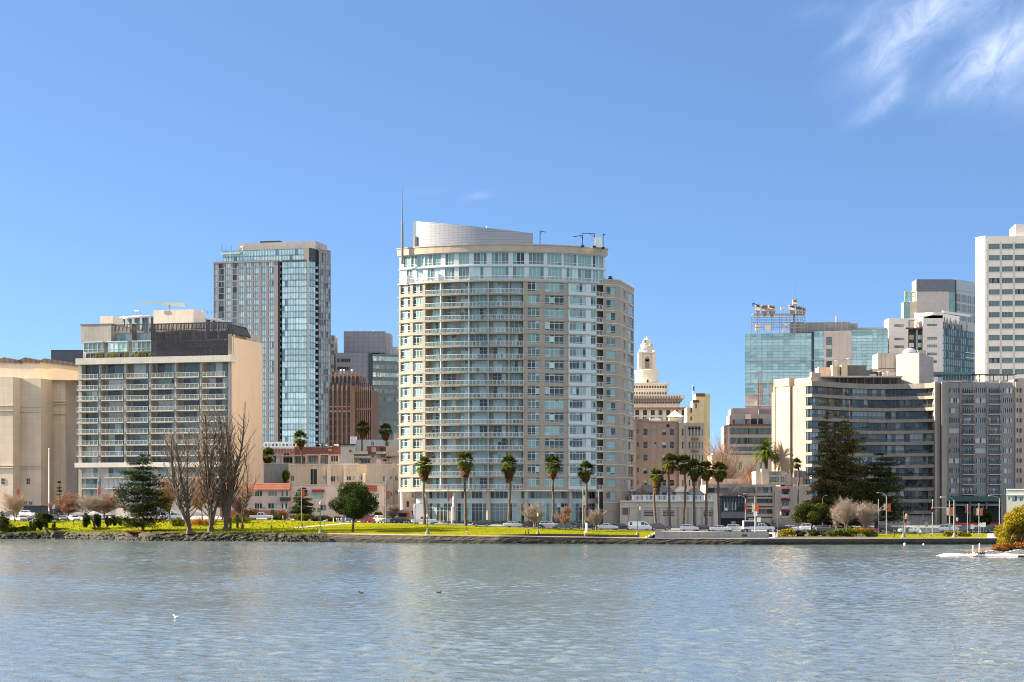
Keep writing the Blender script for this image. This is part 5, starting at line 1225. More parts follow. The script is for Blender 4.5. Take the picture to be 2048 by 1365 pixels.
for k in range(4):
 a = k * PI / 2; bd.prism([(-1.3, -h - .12), (1.3, -h - .12), (1.3, -h), (-1.3, -h)], z(738), z(719)); 
bd.lathe([(1.3, 0), (1.3, .1)], 14, (0, 0, 0)); 
dr = MB(); dr.prism([(-1.3, -h - .12), (1.3, -h - .12), (1.3, -h), (-1.3, -h)], z(738), z(720)); dr.tube((0, -h - .12, z(720)), (0, -h + .05, z(720)), 1.3, None, 16); dr.build('arched_opening', M('stone_shadow_brown', (.28, .22, .16)), Ch.root)
dr = MB(); dr.prism([(-.5, -23.5 * s_ - .15), (.5, -23.5 * s_ - .15), (.5, -23.5 * s_ + .3), (-.5, -23.5 * s_ + .3)], z(767), z(763)); dr.tube((0, -23.5 * s_ - .15, z(763)), (0, -23.5 * s_ + .3, z(763)), .5, None, 10); dr.build('arched_door', m_darkf, Ch.root)
MB().lathe([(12 * s_, z(706)), (11.5 * s_, z(694)), (12.3 * s_, z(693)), (11 * s_, z(691))], 8).build('clock_stage', m_cs, Ch.root)
ck = MB(); ck.tube((-1.2, -12.2 * s_, z(700)), (-1.2, -11.0 * s_, z(700)), 1.25, None, 20); o = ck.build('clock_face', m_white, Ch.root)
ck = MB(); ck.box(-1.27, -1.13, -12.3 * s_ - .02, -12.2 * s_, z(700), z(700) + .8); ck.box(-1.2, -.5, -12.3 * s_ - .02, -12.2 * s_, z(700) - .06, z(700) + .08); ck.build('clock_hand', m_black, o)
MB().lathe([(10 * s_, z(692)), (9.2 * s_, z(686)), (6.5 * s_, z(680)), (2.5 * s_, z(677)), (1.4 * s_, z(675.5)), (.4 * s_, z(673))], 12).build('dome', m_cs, Ch.root)
b = MB()
for k in range(8): a = k * PI / 4 + .39; b.tube((10 * s_ * math.cos(a), 10 * s_ * math.sin(a), z(691)), (3 * s_ * math.cos(a), 3 * s_ * math.sin(a), z(677.5)), .55, .3, 5); b.tube((12.5 * s_ * math.cos(a), 12.5 * s_ * math.sin(a), z(694)), (12.5 * s_ * math.cos(a), 12.5 * s_ * math.sin(a), z(688)), .45, .08, 5)
b.build('rib', m_crm, Ch.root); MB().lathe([(3.3 * s_, z(687)), (2.8 * s_, z(680.5))], 8, (-1.2, -9.3 * s_ + .9, 0)).build('dome_opening', m_terr, Ch.root)
# ------------------------------------------------------------------ stepped salmon office and green glass slab
St = Bld('stepped_office', 'stepped salmon stone office with dark ribbon windows behind the bare trees', 'office', 1455, 640, 0, 4)
m_sal = M('salmon_granite', (.38, .285, .245), lines=(1.5, 0, .07, .8), var=.06); z = lambda py, px=1500, d=0: St.zp(py, px, d)
St.box('lower_block', 1455, 1560, 850, None, 0, 20, m_sal); St.box('upper_block', 1465, 1560, 829, 852, 1.5, 20, m_sal); St.box('top_block', 1466, 1560, 817, 830, 5, 20, m_sal)
for (u, l) in ((857, 869), (876, 888), (894, 902), (908, 918)): St.wins([(St.t(1460), St.t(1556), z(l), z(u))], -.05, cols=40, fr=.08, fmat=m_darkf, glass=[(g_mid, 4), (g_dark, 2)], name='ribbon_window')
St.box('ledge', 1458, 1560, 849, 851.5, -.6, .3, m_rust)
St.wins([(St.t(1467), St.t(1495), z(848), z(839)), (St.t(1527), St.t(1547), z(848), z(839))], 1.4, cols=8, fr=.1, fmat=m_greyf, glass=[(g_teal, 2), (g_dark, 1)], name='ribbon_window'); St.box('dark_bay', 1503, 1525, 838, 851, 1.0, 2, m_black); St.box('corner_drum', 1491, 1502, 829, 838.5, .6, 3, m_crm); St.box('roof_plant', 1517, 1537, 819.5, 829, 3, 5, m_concd)
for px in (1499, 1514): St.box('pier', px, px + 2.5, 838, 851, .8, 1.6, m_sal)
Og = Bld('green_glass_slab', 'broad pale green glass office slab carrying the lattice of horn antennas', 'office slab', 1490, 790, -10, 5)
z = lambda py, px=1600, d=0: Og.zp(py, px, d)
g_gr = G('green_glass', (.44, .58, .51), metal=.4, rough=.08, wob=.06); g_gr2 = G('green_glass_deep', (.30, .44, .40), metal=.35, rough=.08); m_gl = M('mullion_green', (.12, .19, .18))
m_tanp = M('tan_panel', (.46, .40, .35), lines=(3.2, 0, .1, .85))
Og.box('body', 1490.5, 1775, 668, None, .5, 26, m_tanp)
fpz = (z(673) - z(673 + 12.1)); 
def glassgrid(pa, pb, pyt, nfl, step=2.2):
 ta, tb = Og.t(pa), Og.t(pb); n = max(1, round((tb - ta) / step))
 for k in range(nfl): Og.put('glazing_band', win_mesh('glazing_band', tb - ta, fpz, n, (.5,), .09, m_gl, [(g_gr, 6), (g_gr2, 1.5)], k % 8), ((ta + tb) / 2, .3, z(pyt) - fpz * (k + 1)))
glassgrid(1490, 1623, 666.5, 8); glassgrid(1628, 1648, 663, 8); glassgrid(1703, 1776, 661, 10)
glassgrid(1490, 1514, 763.5, 0)
for k in range(8, 12): 
 for pa, pb in ((1490, 1514), (1526, 1538), (1549, 1566), (1577, 1623)):
  if k < 10 or pa == 1526: Og.put('glazing_band', win_mesh('glazing_band', Og.t(pb) - Og.t(pa), fpz, 3, (.5,), .09, m_gl, [(g_gr, 4), (g_gr2, 2)], k % 8), ((Og.t(pa) + Og.t(pb)) / 2, .3, z(666.5) - fpz * (k + 1)))
Og.box('dark_slot', 1623, 1628, 664, None, .1, .6, g_dark); Og.box('stone_bay', 1648, 1703, 662, None, -.3, .6, m_tanp)
Og.wins([(Og.t(1653), Og.t(1664), z(691 + 24 * k), z(676 + 24 * k)) for k in range(4)], -.36, cols=2, rows=(.5,), fr=.15, fmat=m_darkf, glass=[(g_dark, 3), (g_mid, 2)])
for py in (720.5, 744): Og.box('white_band', 1490, 1703, py, py + 1.2, -.4, .4, m_greyf)
for py in (765, 788, 811): Og.box('white_band', 1489.5, 1570, py, py + 1.4, -.4, .4, m_concl)
for px in (1514, 1519, 1697): Og.box('pale_mullion', px, px + 1.2, 664 if px > 1600 else 740, None, -.35, .4, m_concl)
Og.box('plant_screen', 1580, 1700, 645, 665, 2, 14, M('plant_mesh', (.22, .215, .21), lines=(2.3, 0, .14, 1.5))); Og.box('plant_screen', 1698, 1716, 647, 664, 6, 16, m_conc); Og.box('plant_screen', 1712, 1775, 655.5, 663, 4, 16, m_stucd)
b = MB(); b.tube((Og.t(1673, 5), 5, z(648)), (Og.t(1673, 5), 5, z(631)), .35, None, 8); b.build('roof_stack', m_steel, Og.root)
Og.finish()
Yr = 782.0
r = thing('antenna_rack', 'open steel lattice of horn antennas and a round dish on the green glass slab', 'antenna rack', (X(1560, Yr), Yr, Z(667, Yr)))
def rp(px, py, dy=0): return (X(px, Yr) - r.location.x, dy, Z(py, Yr) - r.location.z)
b = MB()
for dy in (1, 8):
 for px in (1508, 1520, 1533, 1548, 1564, 1579, 1592, 1601, 1610): b.tube(rp(px, 668, dy), rp(px, 627, dy), .13, None, 4)
 for py in (627.5, 635, 641.5, 649, 655): b.tube(rp(1508, py, dy), rp(1612, py, dy), .14, None, 4)
for px in (1508, 1548, 1592, 1611): b.tube(rp(px, 627.5, 1), rp(px, 627.5, 8), .14, None, 4)
b.box(rp(1508, 0)[0], rp(1612, 0)[0], 1, 8, rp(0, 628.3)[2], rp(0, 627)[2])
b.tube(rp(1591, 665, 4), rp(1591, 622, 4), .35, None, 6); b.build('lattice', m_steel, r)
m_horn = M('weathered_horn', (.36, .31, .26), var=.2)
def horn(px, py, w, h, lean, dy):
 b = MB(); x0, y0_, zz0 = rp(px, py + h, dy); x1, _, zz1 = rp(px + lean, py, dy); ww = w * Yr / F / 2
 b.v += [(x0 - ww * .25, y0_ - .3, zz0), (x0 + ww * .25, y0_ - .3, zz0), (x0 + ww * .25, y0_ + .5, zz0), (x0 - ww * .25, y0_ + .5, zz0), (x1 - ww, y0_ - 1.2, zz1 - .5 * (zz1 - zz0)), (x1 + ww, y0_ - 1.2, zz1 - .5 * (zz1 - zz0)), (x1 + ww * .9, y0_ + 1.2, zz1), (x1 - ww * .9, y0_ + 1.2, zz1)]
 i = len(b.v) - 8; b.f += [(0, 1, 5, 4), (1, 2, 6, 5), (2, 3, 7, 6), (3, 0, 4, 7), (4, 5, 6, 7), (3, 2, 1, 0)]; b.m += [0] * 6
 b.box(x1 - ww * .8, x1 + ww * .8, y0_ - 1.0, y0_ + 1.0, zz1 - .3, zz1 + .15); return b.build('horn_antenna', m_horn, r)
for a in ((1517, 609, 10, 22, 0, 3), (1531, 610, 14, 22, 0, 3), (1546, 610, 15, 22, 0, 4), (1586, 610, 14, 18, 0, 3), (1590, 598, 10, 16, 3, 5), (1597, 612, 7, 17, 1, 3), (1603, 613, 7, 17, 1, 3), (1609, 615, 6, 16, 2, 3)): horn(*a)
b = MB(); b.tube(rp(1536, 656, .6), rp(1536, 656, 0), 1.35, 1.35, 16); b.build('round_dish', m_cream, r)
b = MB()
for px, py in ((1516, 652), (1572, 649), (1566, 617), (1570, 661), (1515, 659)): x, y, zz = rp(px, py, .5); b.box(x - .9, x + .9, y - .4, y + .4, zz - .5, zz + .5)
b.build('equipment_box', m_crm, r)
b = MB(); b.tube(rp(1507, 606, 2), rp(1522, 612, 2), .2, None, 5); b.tube(rp(1507, 605, 2), rp(1507, 612, 2), .25, None, 5); b.tube(rp(1593, 600, 4), rp(1593, 560, 4), .05, .02, 4); b.build('boom', m_darkf, r)
# ------------------------------------------------------------------ white medical block and white office tower far east
m_wp = M('white_metal_panel', (.66, .60, .535), lines=(0, 1.6, .08, .9), var=.04)
Md = Bld('panelled_block', 'white panelled block with slit windows in front of a taller grey topped building', 'medical building', 1777, 800, 0, 5)
z = lambda py, px=1800, d=0: Md.zp(py, px, d)
Md.box('front_block', 1777.5, 1816.5, 637, None, 0, 10, m_wp); Md.box('front_block', 1846, 1885.5, 631, None, -.5, 10, m_wp)
sl = [(1789, 1808, 654, 649), (1789, 1808, 680.5, 676), (1789, 1808, 696, 691.5), (1854, 1873, 652.5, 648.5), (1854, 1873, 679.5, 674.5), (1854, 1873, 695, 690), (1854, 1873, 710.5, 706), (1854, 1873, 726, 721.5)]
for (a, c, l, u) in sl:
 d = -.03 if a < 1800 else -.53
 Md.wins([(Md.t(a), Md.t(c), z(l), z(u))], d, cols=4, fr=.16, fmat=m_darkf, glass=[(g_mid, 2), (g_teal, 1)])
b = MB(); ta, tb = Md.t(1846), Md.t(1885.5); b.v += [(ta, -.5, z(637)), (tb, -.5, z(637)), (tb, -.5, z(622)), (ta, -.5, z(636.5)), (ta, 10, z(637)), (tb, 10, z(637)), (tb, 10, z(622)), (ta, 10, z(636.5))]
b.f += [(0, 1, 2, 3), (1, 5, 6, 2), (4, 0, 3, 7), (3, 2, 6, 7), (5, 4, 7, 6)]; b.m += [0] * 5; b.build('sloped_top', m_wp, Md.root)
Md.box('dark_link', 1816, 1847, 658, None, 2, 9, m_darkf); Md.box('glass_strip', 1832, 1835.5, 658, None, 1.8, 2.1, g_teal)
Md.wins([(Md.t(a, 2), Md.t(a + 9.5, 2), z(l, 1830, 2), z(l - 8.5, 1830, 2)) for a in (1818, 1836) for l in (679.5, 695, 710)], 1.9, cols=2, fr=.12, fmat=m_greyf, glass=[(g_pale, 1), (g_mid, 1)])
Md.box('link_deck', 1812, 1850, 655.5, 658.5, 0, 9, m_rust); Md.box('white_wall', 1832, 1850, 626, 656, 9, 12, m_white); Md.box('roof_wing', 1812, 1836, 637, 640, 2, 9, m_white)
# side face running back
V = Bld('v', 'x', 'x', 1885.5, 799.4, 48, 5); rel = Matrix.Translation((V.X0 - Md.X0, V.Y0 - Md.Y0, 0)) @ Matrix.Rotation(V.a, 4, 'Z'); w = V.t(1949)
b = MB(); b.box(0, w, .2, 12, 0, V.zp(656, 1887)); o = b.build('side_face', M('dark_green_brick', (.10, .10, .10), lines=(3.4, 3.3, .3, .7)), Md.root); o.matrix_basis = rel
g_leafy = G('green_tinted_glass', (.10, .17, .12)); mats = [m_darkf, g_teal, g_dark, g_leafy, g_mid]; b = MB()
zs0 = V.zp(656, 1887)
for k in range(10):
 zt_ = zs0 - .4 - 3.1 * k
 for j in range(16):
  a = w * (j + .15) / 16; c = w * (j + .85) / 16
  if j in (6, 7, 8): 
   if k % 2: continue
  b.quad((a, .15, zt_ - 2.4), (c, .15, zt_ - 2.4), (c, .15, zt_), (a, .15, zt_), 1 if j == 0 else random.choice([2, 3, 3, 4]))
 b.box(w * 0, w / 16, .0, .14, zt_ - 2.8, zt_ - 2.45, 1)
o = tag(b.build('side_window', mats, Md.root), kind='stuff'); o.matrix_basis = rel
b = MB(); b.box(w * .7, w, -.4, .1, V.zp(716, 1930), V.zp(715, 1930)); b.box(w * .7, w, -.4, .1, V.zp(706, 1930), V.zp(705, 1930)); o = b.build('side_ledge', m_white, Md.root); o.matrix_basis = rel
b = MB(); b.box(0, w * .86, -.2, .4, V.zp(627, 1890), V.zp(622.5, 1890)); b.box(0, w * .86, 5, 9, V.zp(660, 1890), V.zp(624, 1890)); o = b.build('roof_screen', m_wp, Md.root); o.matrix_basis = rel
b = MB()
for _ in range(34): t = random.uniform(.5, w * .85); b.box(t, t + random.uniform(.6, 2), .8 + random.uniform(0, 3), 4.4, zs0, zs0 + random.uniform(1, 3.2))
for _ in range(20): t = random.uniform(.5, w * .85); b.tube((t, 1, zs0), (t + random.uniform(-1, 1), 1, zs0 + random.uniform(2, 5)), .22, None, 5)
o = b.build('roof_plant', m_steel, Md.root); o.matrix_basis = rel; bpy.data.objects.remove(V.root)
Tb = Bld('grey_topped_tower', 'tan tower with a dark grey top storey behind the white panelled block', 'tower', 1833, 860, 0, 5)
m_gt2 = M('grey_zinc', (.16, .165, .18), lines=(1.3, 0, .1, .85))
Tb.box('tan_wall', 1833, 1898, 582, None, 0, 10, M('tan_cladding', (.50, .43, .37), lines=(0, .9, .08, .88))); Tb.box('glass_strip', 1897, 1912, 580, None, .2, 10, g_teal); Tb.box('grey_top', 1833, 1912.5, 559, 583, -.2, 10, m_gt2); Tb.box('corner_strip', 1910.5, 1913, 560, None, -.3, 2, m_darkf)
V = Bld('v', 'x', 'x', 1912.5, 859.7, 50, 5); rel = Matrix.Translation((V.X0 - Tb.X0, V.Y0 - Tb.Y0, 0)) @ Matrix.Rotation(V.a, 4, 'Z'); w = V.t(1952)
b = MB(); b.box(0, w, .1, 8, 0, V.zp(580, 1914)); o = b.build('side_wall', M('pale_brick', (.40, .35, .31)), Tb.root); o.matrix_basis = rel
b = MB(); b.box(0, w, -.1, 8, V.zp(580, 1914), V.zp(558.5, 1914)); o = b.build('grey_top', M('silver_zinc', (.34, .36, .38), lines=(1.3, 1.3, .1, .85)), Tb.root); o.matrix_basis = rel
for k in range(3):
 for j in range(10): 
  q = link('side_window', win_mesh('side_window', 1.2, 3.4, 2, (.5,), .14, m_greyf, [(g_mid, 1), (g_teal, 1)], j % 3), Tb.root); q.matrix_basis = rel @ Matrix.Translation((w * (j + .6) / 10.5, .05, V.zp(603 + 19 * k, 1914)))
bpy.data.objects.remove(V.root)
Tc = Bld('green_stair_tower', 'small green glass stair tower with an open top beside the grey topped tower', 'tower', 1808, 840, 0, 5)
Tc.box('glass_shaft', 1807.5, 1820, 604, None, 0, 6, g_teal); Tc.box('tan_shaft', 1820, 1834, 603, None, .3, 6, m_crm)
b = MB()
for px in (1811, 1816, 1824, 1831): b.tube((Tc.t(px), .5, Tc.zp(606, px)), (Tc.t(px), .5, Tc.zp(583, px)), .28, None, 4)
for py in (584, 592): b.tube((Tc.t(1811), .5, Tc.zp(py, 1811)), (Tc.t(1832), .5, Tc.zp(py + 2, 1832)), .25, None, 4)
b.box(Tc.t(1811), Tc.t(1817), .6, 1, Tc.zp(598, 1811), Tc.zp(583, 1811)); b.build('open_frame', M('lime_frame', (.42, .46, .2)), Tc.root)
Wt = Bld('white_office_tower', 'white office tower with rows of dark windows at the eastern picture edge', 'office tower', 1970, 720, -6, 4)
z = lambda py, px=1990, d=0: Wt.zp(py, px, d)
m_wt = M('white_precast', (.78, .68, .54), lines=(0, 0, .1, .9), streak=.05, var=.05)
fpw = z(500) - z(522.8); rects = []
for k in range(15):
 zt_ = z(488) - fpw * k
 for i in range(6):
  a = Wt.t(1977.5 + 26.2 * i); c = Wt.t(1999.5 + 26.2 * i); rects.append((a, c, zt_ - fpw * .46, zt_))
t1 = Wt.t(2140); b = MB(); holes(b, lambda t, d, zz: (t, d, zz), 0, t1, 0, z(473), rects, .3); b.build('front_wall', m_wt, Wt.root); MB().box(.1, t1, .35, 24, 0, z(473.5)).build('body', m_wt, Wt.root)
Wt.wins(rects, .27, cols=4, fr=.12, fmat=m_greyf, glass=[(g_mid, 5), (g_dark, 2)])
b = MB()
for i in range(6): x = Wt.t(1975.5 + 26.2 * i); b.box(x - .2, x + .2, -.12, .1, 0, z(485)); 
for k in range(15): zz = z(488) - fpw * k - fpw * .5; b.box(0, t1, -.06, .05, zz - .1, zz)
b.build('precast_joint', m_concl, Wt.root)
V = Bld('v', 'x', 'x', 1951, 735.5, -57, 4); rel = Matrix.Rotation(-Wt.a, 4, 'Z') @ Matrix.Translation((V.X0 - Wt.X0, V.Y0 - Wt.Y0, 0)) @ Matrix.Rotation(V.a, 4, 'Z'); w = V.t(1970)
zr_ = V.zp(475, 1953); rects = [(w * .06, w * .9, zr_ - 3.1 - fpw * k - fpw * .58, zr_ - 3.1 - fpw * k) for k in range(15)]
b = MB(); holes(b, lambda t, d, zz: (t, d, zz), 0, w, 0, zr_, rects, .3); o = b.build('west_wall', m_wt, Wt.root); o.matrix_basis = rel
for r_ in rects: q = link('west_window', win_mesh('west_window', r_[1] - r_[0], r_[3] - r_[2], 5, (), .35, m_wt, [(g_warm, 4), (g_curt, 2)], random.randrange(4)), Wt.root); q.matrix_basis = rel @ Matrix.Translation(((r_[0] + r_[1]) / 2, .28, r_[2]))
bpy.data.objects.remove(V.root)
Wt.box('roof_house', 2031, 2140, 448, 474, 3, 18, m_wp); Wt.finish()
# ------------------------------------------------------------------ curved balcony apartments east
Cv = Bld('curved_apartments', 'apartment block with concave balcony bands and two sunlit blank end walls', 'apartment block', 1622, 500, 0, 2.2)
fr_pts = [(1622, 499), (1640, 501), (1665, 505), (1700, 509.5), (1735, 512), (1770, 513), (1810, 512), (1850, 509.5), (1872, 507)]
CP = [(X(p, Y) - Cv.X0, Y - Cv.Y0) for p, Y in fr_pts]
from itertools import accumulate
CL = [0] + list(accumulate(math.dist(CP[i], CP[i + 1]) for i in range(len(CP) - 1))); LT = CL[-1]
def cpos(t, d, z):
 t = max(0, min(LT, t)); i = max(k for k in range(len(CL) - 1) if CL[k] <= t + 1e-9); f = (t - CL[i]) / (CL[i + 1] - CL[i])
 a, c = CP[i], CP[i + 1]; dx, dy = c[0] - a[0], c[1] - a[1]; L = math.hypot(dx, dy)
 return (a[0] + dx * f - dy / L * d, a[1] + dy * f + dx / L * d, z)
def cang(t):
 i = max(k for k in range(len(CL) - 1) if CL[k] <= min(t, LT - .01)); return math.atan2(CP[i + 1][1] - CP[i][1], CP[i + 1][0] - CP[i][0])
SLB = [796.8, 819.8, 842.5, 865, 887.5, 910.5, 933.3, 956.3, 979, 1002.3, 1025]
def zc(py): return Z(py, 512) - Cv.g
m_band = M('balcony_band', (.25, .225, .19), streak=.12)
def cband(b, d0, d1, za, zb, m=0, n=24):
 for i in range(n):
  a, c = LT * i / n, LT * (i + 1) / n
  b.quad(cpos(a, d0, za), cpos(c, d0, za), cpos(c, d0, zb), cpos(a, d0, zb), m); b.quad(cpos(a, d0, zb), cpos(c, d0, zb), cpos(c, d1, zb), cpos(a, d1, zb), m); b.quad(cpos(a, d1, za), cpos(c, d1, za), cpos(c, d0, za), cpos(a, d0, za), m)
 b.quad(cpos(0, d1, za), cpos(0, d0, za), cpos(0, d0, zb), cpos(0, d1, zb), m)
g_cv = [(g_dark, 5), (g_mid, 3.5), (g_curt, 2.6), (g_pale, 1.2), (g_warm, 1.2)]
lv = [771.5] + SLB
for k in range(len(lv)):
 b = MB(); cband(b, -.3, 2.6, zc(lv[k]) - .42 - (.5 if k == 0 else 0), zc(lv[k]) + .42); b.build('balcony_band', m_band, Cv.root)
 if k == 0: continue
 r_ = MB(); zz = zc(lv[k]) + .42; cband(r_, -.2, -.14, zz + .72, zz + .80, 0, 16)
 for i in range(44):
  p = cpos(LT * (i + .5) / 44, -.17, 0); r_.box(p[0] - .025, p[0] + .025, p[1] - .025, p[1] + .025, zz, zz + .75)
 for i in range(16): a, c = LT * i / 16, LT * (i + 1) / 16; r_.quad(cpos(a, -.16, zz + .06), cpos(c, -.16, zz + .06), cpos(c, -.16, zz + .7), cpos(a, -.16, zz + .7), 1)
 r_.build('railing', [m_black, screen_mat('smoked_rail_glass', (.05, .05, .055), .55) if k == 1 else bpy.data.materials['smoked_rail_glass']], Cv.root)
for k in range(len(lv) - 1):
 zl, zu = zc(lv[k + 1]) + .42, zc(lv[k]) - .42
 for i in range(9):
  a, c = LT * i / 9, LT * (i + 1) / 9; me = win_mesh('balcony_glazing', math.dist(cpos(a, 1.6, 0)[:2], cpos(c, 1.6, 0)[:2]) - .1, zu - zl, 4, (), .09, m_greyf, g_cv, random.randrange(14))
  Cv.put('balcony_glazing', me, cpos((a + c) / 2, 1.6, zl), math.atan2(cpos(c, 1.6, 0)[1] - cpos(a, 1.6, 0)[1], cpos(c, 1.6, 0)[0] - cpos(a, 1.6, 0)[0]), cap=100)
 for i in range(1, 9, 2):
  if random.random() < .8:
   q = MB(); clutter(q, 5, 1.2, 0)
   if q.v: link('patio_furniture', q.mesh('patio_furniture', m_clut), Cv.root, cpos(LT * i / 9, .1, zl + .02), cang(LT * i / 9))
b = MB()
for i in range(1, 9): p, q = cpos(LT * i / 9, -.1, 0), cpos(LT * i / 9, 1.7, 0); pass
b = MB(); back = [cpos(t, 1.75, 0)[:2] for t in np.linspace(0, LT, 16)]; b.prism(back + [(CP[-1][0] + 6, 45), (CP[0][0] - 4, 45)], 0, zc(771)); b.build('core', m_concd, Cv.root)
b = MB(); b.prism([cpos(t, .6, 0)[:2] for t in np.linspace(0, LT, 12)] + [(CP[-1][0], 20), (CP[0][0], 20)], 0, zc(1030)); b.build('plinth_wall', m_conc, Cv.root)
b = MB()
for i in range(11): p = cpos(LT * i / 10, .45, 0); b.box(p[0] - .25, p[0] + .25, p[1] - .2, p[1] + .2, zc(1040), zc(1026))
b.build('plinth_column', m_concl, Cv.root)
# pilaster group at the east end
for (c, e, d) in ((1870, 1875, -1), (1876.5, 1881.5, -.4), (1883, 1893, -1.6)):
 x0, x1 = X(c, 506) - Cv.X0, X(e, 506) - Cv.X0; MB().box(x0, x1, 7 + d, 14, 0, Z(764 if c < 1880 else 765, 506) - Cv.g).build('pilaster', m_band, Cv.root)
MB().box(X(1870, 508) - Cv.X0, X(1893, 508) - Cv.X0, 8, 30, 0, Z(768, 508) - Cv.g).build('pilaster_core', m_concd, Cv.root)
# sunlit end walls: two panels turned west with a window slot between
m_end = M('end_wall_plaster', (.43, .335, .235), lines=(.9, 0, .03, .93), streak=.05)
V = Bld('v', 'x', 'x', 1548.5, 522, -54, 2.2); rel = Matrix.Translation((V.X0 - Cv.X0, V.Y0 - Cv.Y0, 0)) @ Matrix.Rotation(V.a, 4, 'Z')
tt = [V.t(p) for p in (1548.5, 1579.5, 1590, 1623.5)]; tp = [V.zp(758.5, 1560), V.zp(772, 1585), V.zp(757, 1605)]
def put(part, b, mat): o = b.build(part, mat, Cv.root); o.matrix_basis = rel; return o
b = MB(); b.box(tt[0], tt[1], 0, 9, 0, tp[0]); b.box(tt[0] - .1, tt[0] + .35, -.22, 0, 0, tp[0]); b.box(tt[0] - .1, tt[1], -.22, 0, tp[0] - 2.1, tp[0]); put('end_wall', b, m_end)
b = MB(); b.box(tt[2], tt[3], 0, 9, 0, tp[2]); b.box(tt[2], tt[2] + .35, -.22, 0, 0, tp[2]); b.box(tt[2], tt[3], -.22, 0, tp[2] - 2.1, tp[2]); b.box(tt[3] - .45, tt[3] + .3, -.3, 3, 0, tp[2] + 1.4); put('end_wall', b, m_end)
b = MB(); b.box(tt[1], tt[2], .9, 9, 0, tp[1]); put('slot_wall', b, m_end)
wm = win_mesh('slot_window', tt[2] - tt[1] - .5, 1.6, 2, (.5,), .12, m_greyf, [(g_dark, 2), (g_mid, 2), (g_curt, 1)], 0)
for k in range(9): q = link('slot_window', win_mesh('slot_window', tt[2] - tt[1] - .6, 1.6, 2, (.5,), .12, m_greyf, [(g_dark, 2), (g_mid, 2), (g_curt, 1)], k % 4), Cv.root); q.matrix_basis = rel @ Matrix.Translation(((tt[1] + tt[2]) / 2, .86, V.zp(783 + 22.7 * k, 1585)))
bpy.data.objects.remove(V.root)
# penthouse storey and roof plant
def cb(part, c, e, u, l, Y, dep, mat): b = MB(); b.box(X(c, Y) - Cv.X0, X(e, Y) - Cv.X0, Y - Cv.Y0, Y - Cv.Y0 + dep, Z(l, Y) - Cv.g, Z(u, Y) - Cv.g); return b.build(part, mat, Cv.root)
cb('penthouse_wall', 1638, 1803, 755, 774, 516, 14, M('brown_slats', (.22, .165, .12), lines=(1.2, 0, .2, .6))); cb('penthouse_roof', 1630, 1805, 752, 755, 512, 20, m_concl); cb('roof_terrace_wall', 1622, 1636, 754, 772, 503, 8, m_end)
b = MB()
for px in range(1644, 1803, 17): x = X(px, 515) - Cv.X0; b.box(x - .06, x + .06, 14.6, 14.75, zc(773), zc(755))
b.build('penthouse_mullion', m_concl, Cv.root)
m_dbox = M('dark_plant_box', (.10, .10, .085), var=.15)
cb('roof_house', 1693, 1733, 731, 752, 524, 10, m_dbox); cb('roof_house', 1733, 1739, 741, 752, 524, 10, m_dbox); cb('white_stack', 1683, 1695, 730, 752, 523, 4, m_end); cb('white_stack', 1665, 1675, 730, 752, 523, 4, m_end); cb('grey_stack', 1674, 1680, 732, 752, 524, 4, m_conc); cb('low_house', 1637, 1666, 735, 752, 526, 6, m_clay)
cb('metal_screen', 1756, 1798, 707, 737, 524, 8, M('ribbed_screen', (.42, .37, .31), lines=(1.15, 0, .1, .7))); cb('screen_base', 1745, 1800, 738, 744, 524, 9, m_clay); cb('upper_room', 1765, 1797, 744, 752, 523, 9, m_stucd)
m_core = M('stair_core_concrete', (.33, .295, .27), lines=(0, 1.4, .06, .9))
b = MB(); xs = [X(p, 520) - Cv.X0 for p in (1797, 1832, 1867)]; zz = [Z(p, 520) - Cv.g for p in (775, 709, 708, 715.5)]
b.v += [(xs[0], 20, zz[0]), (xs[1], 16, zz[0]), (xs[2], 20, zz[0]), (xs[2], 32, zz[0]), (xs[0], 32, zz[0]), (xs[0], 20, zz[1]), (xs[1], 16, zz[2]), (xs[2], 20, zz[3]), (xs[2], 32, zz[3]), (xs[0], 32, zz[1])]
b.f += [(0, 1, 6, 5), (1, 2, 7, 6), (2, 3, 8, 7), (3, 4, 9, 8), (4, 0, 5, 9), (5, 6, 7, 8, 9)]; b.m += [0] * 6; b.build('stair_core', m_core, Cv.root)
b = MB(); b.ball((X(1819, 530) - Cv.X0, 30, Z(708, 530) - Cv.g), 2.1, 14, 0, (1, 1, .8)); b.build('roof_dome', m_metal, Cv.root); cb('core_cap', 1836, 1852, 701, 711, 528, 4, m_end)
b = MB()
for px, py in ((1672, 722), (1758, 745), (1766, 748), (1775, 745), (1696, 719)):
 p = (X(px, 521) - Cv.X0, 21, Z(py, 521) - Cv.g); b.tube((p[0], p[1], p[2] - 1.6), p, .05, None, 4); b.lathe([(.05, 0), (.45, .12), (.5, .2)], 10, p)
b.build('roof_dish', m_white, Cv.root); Cv.finish()
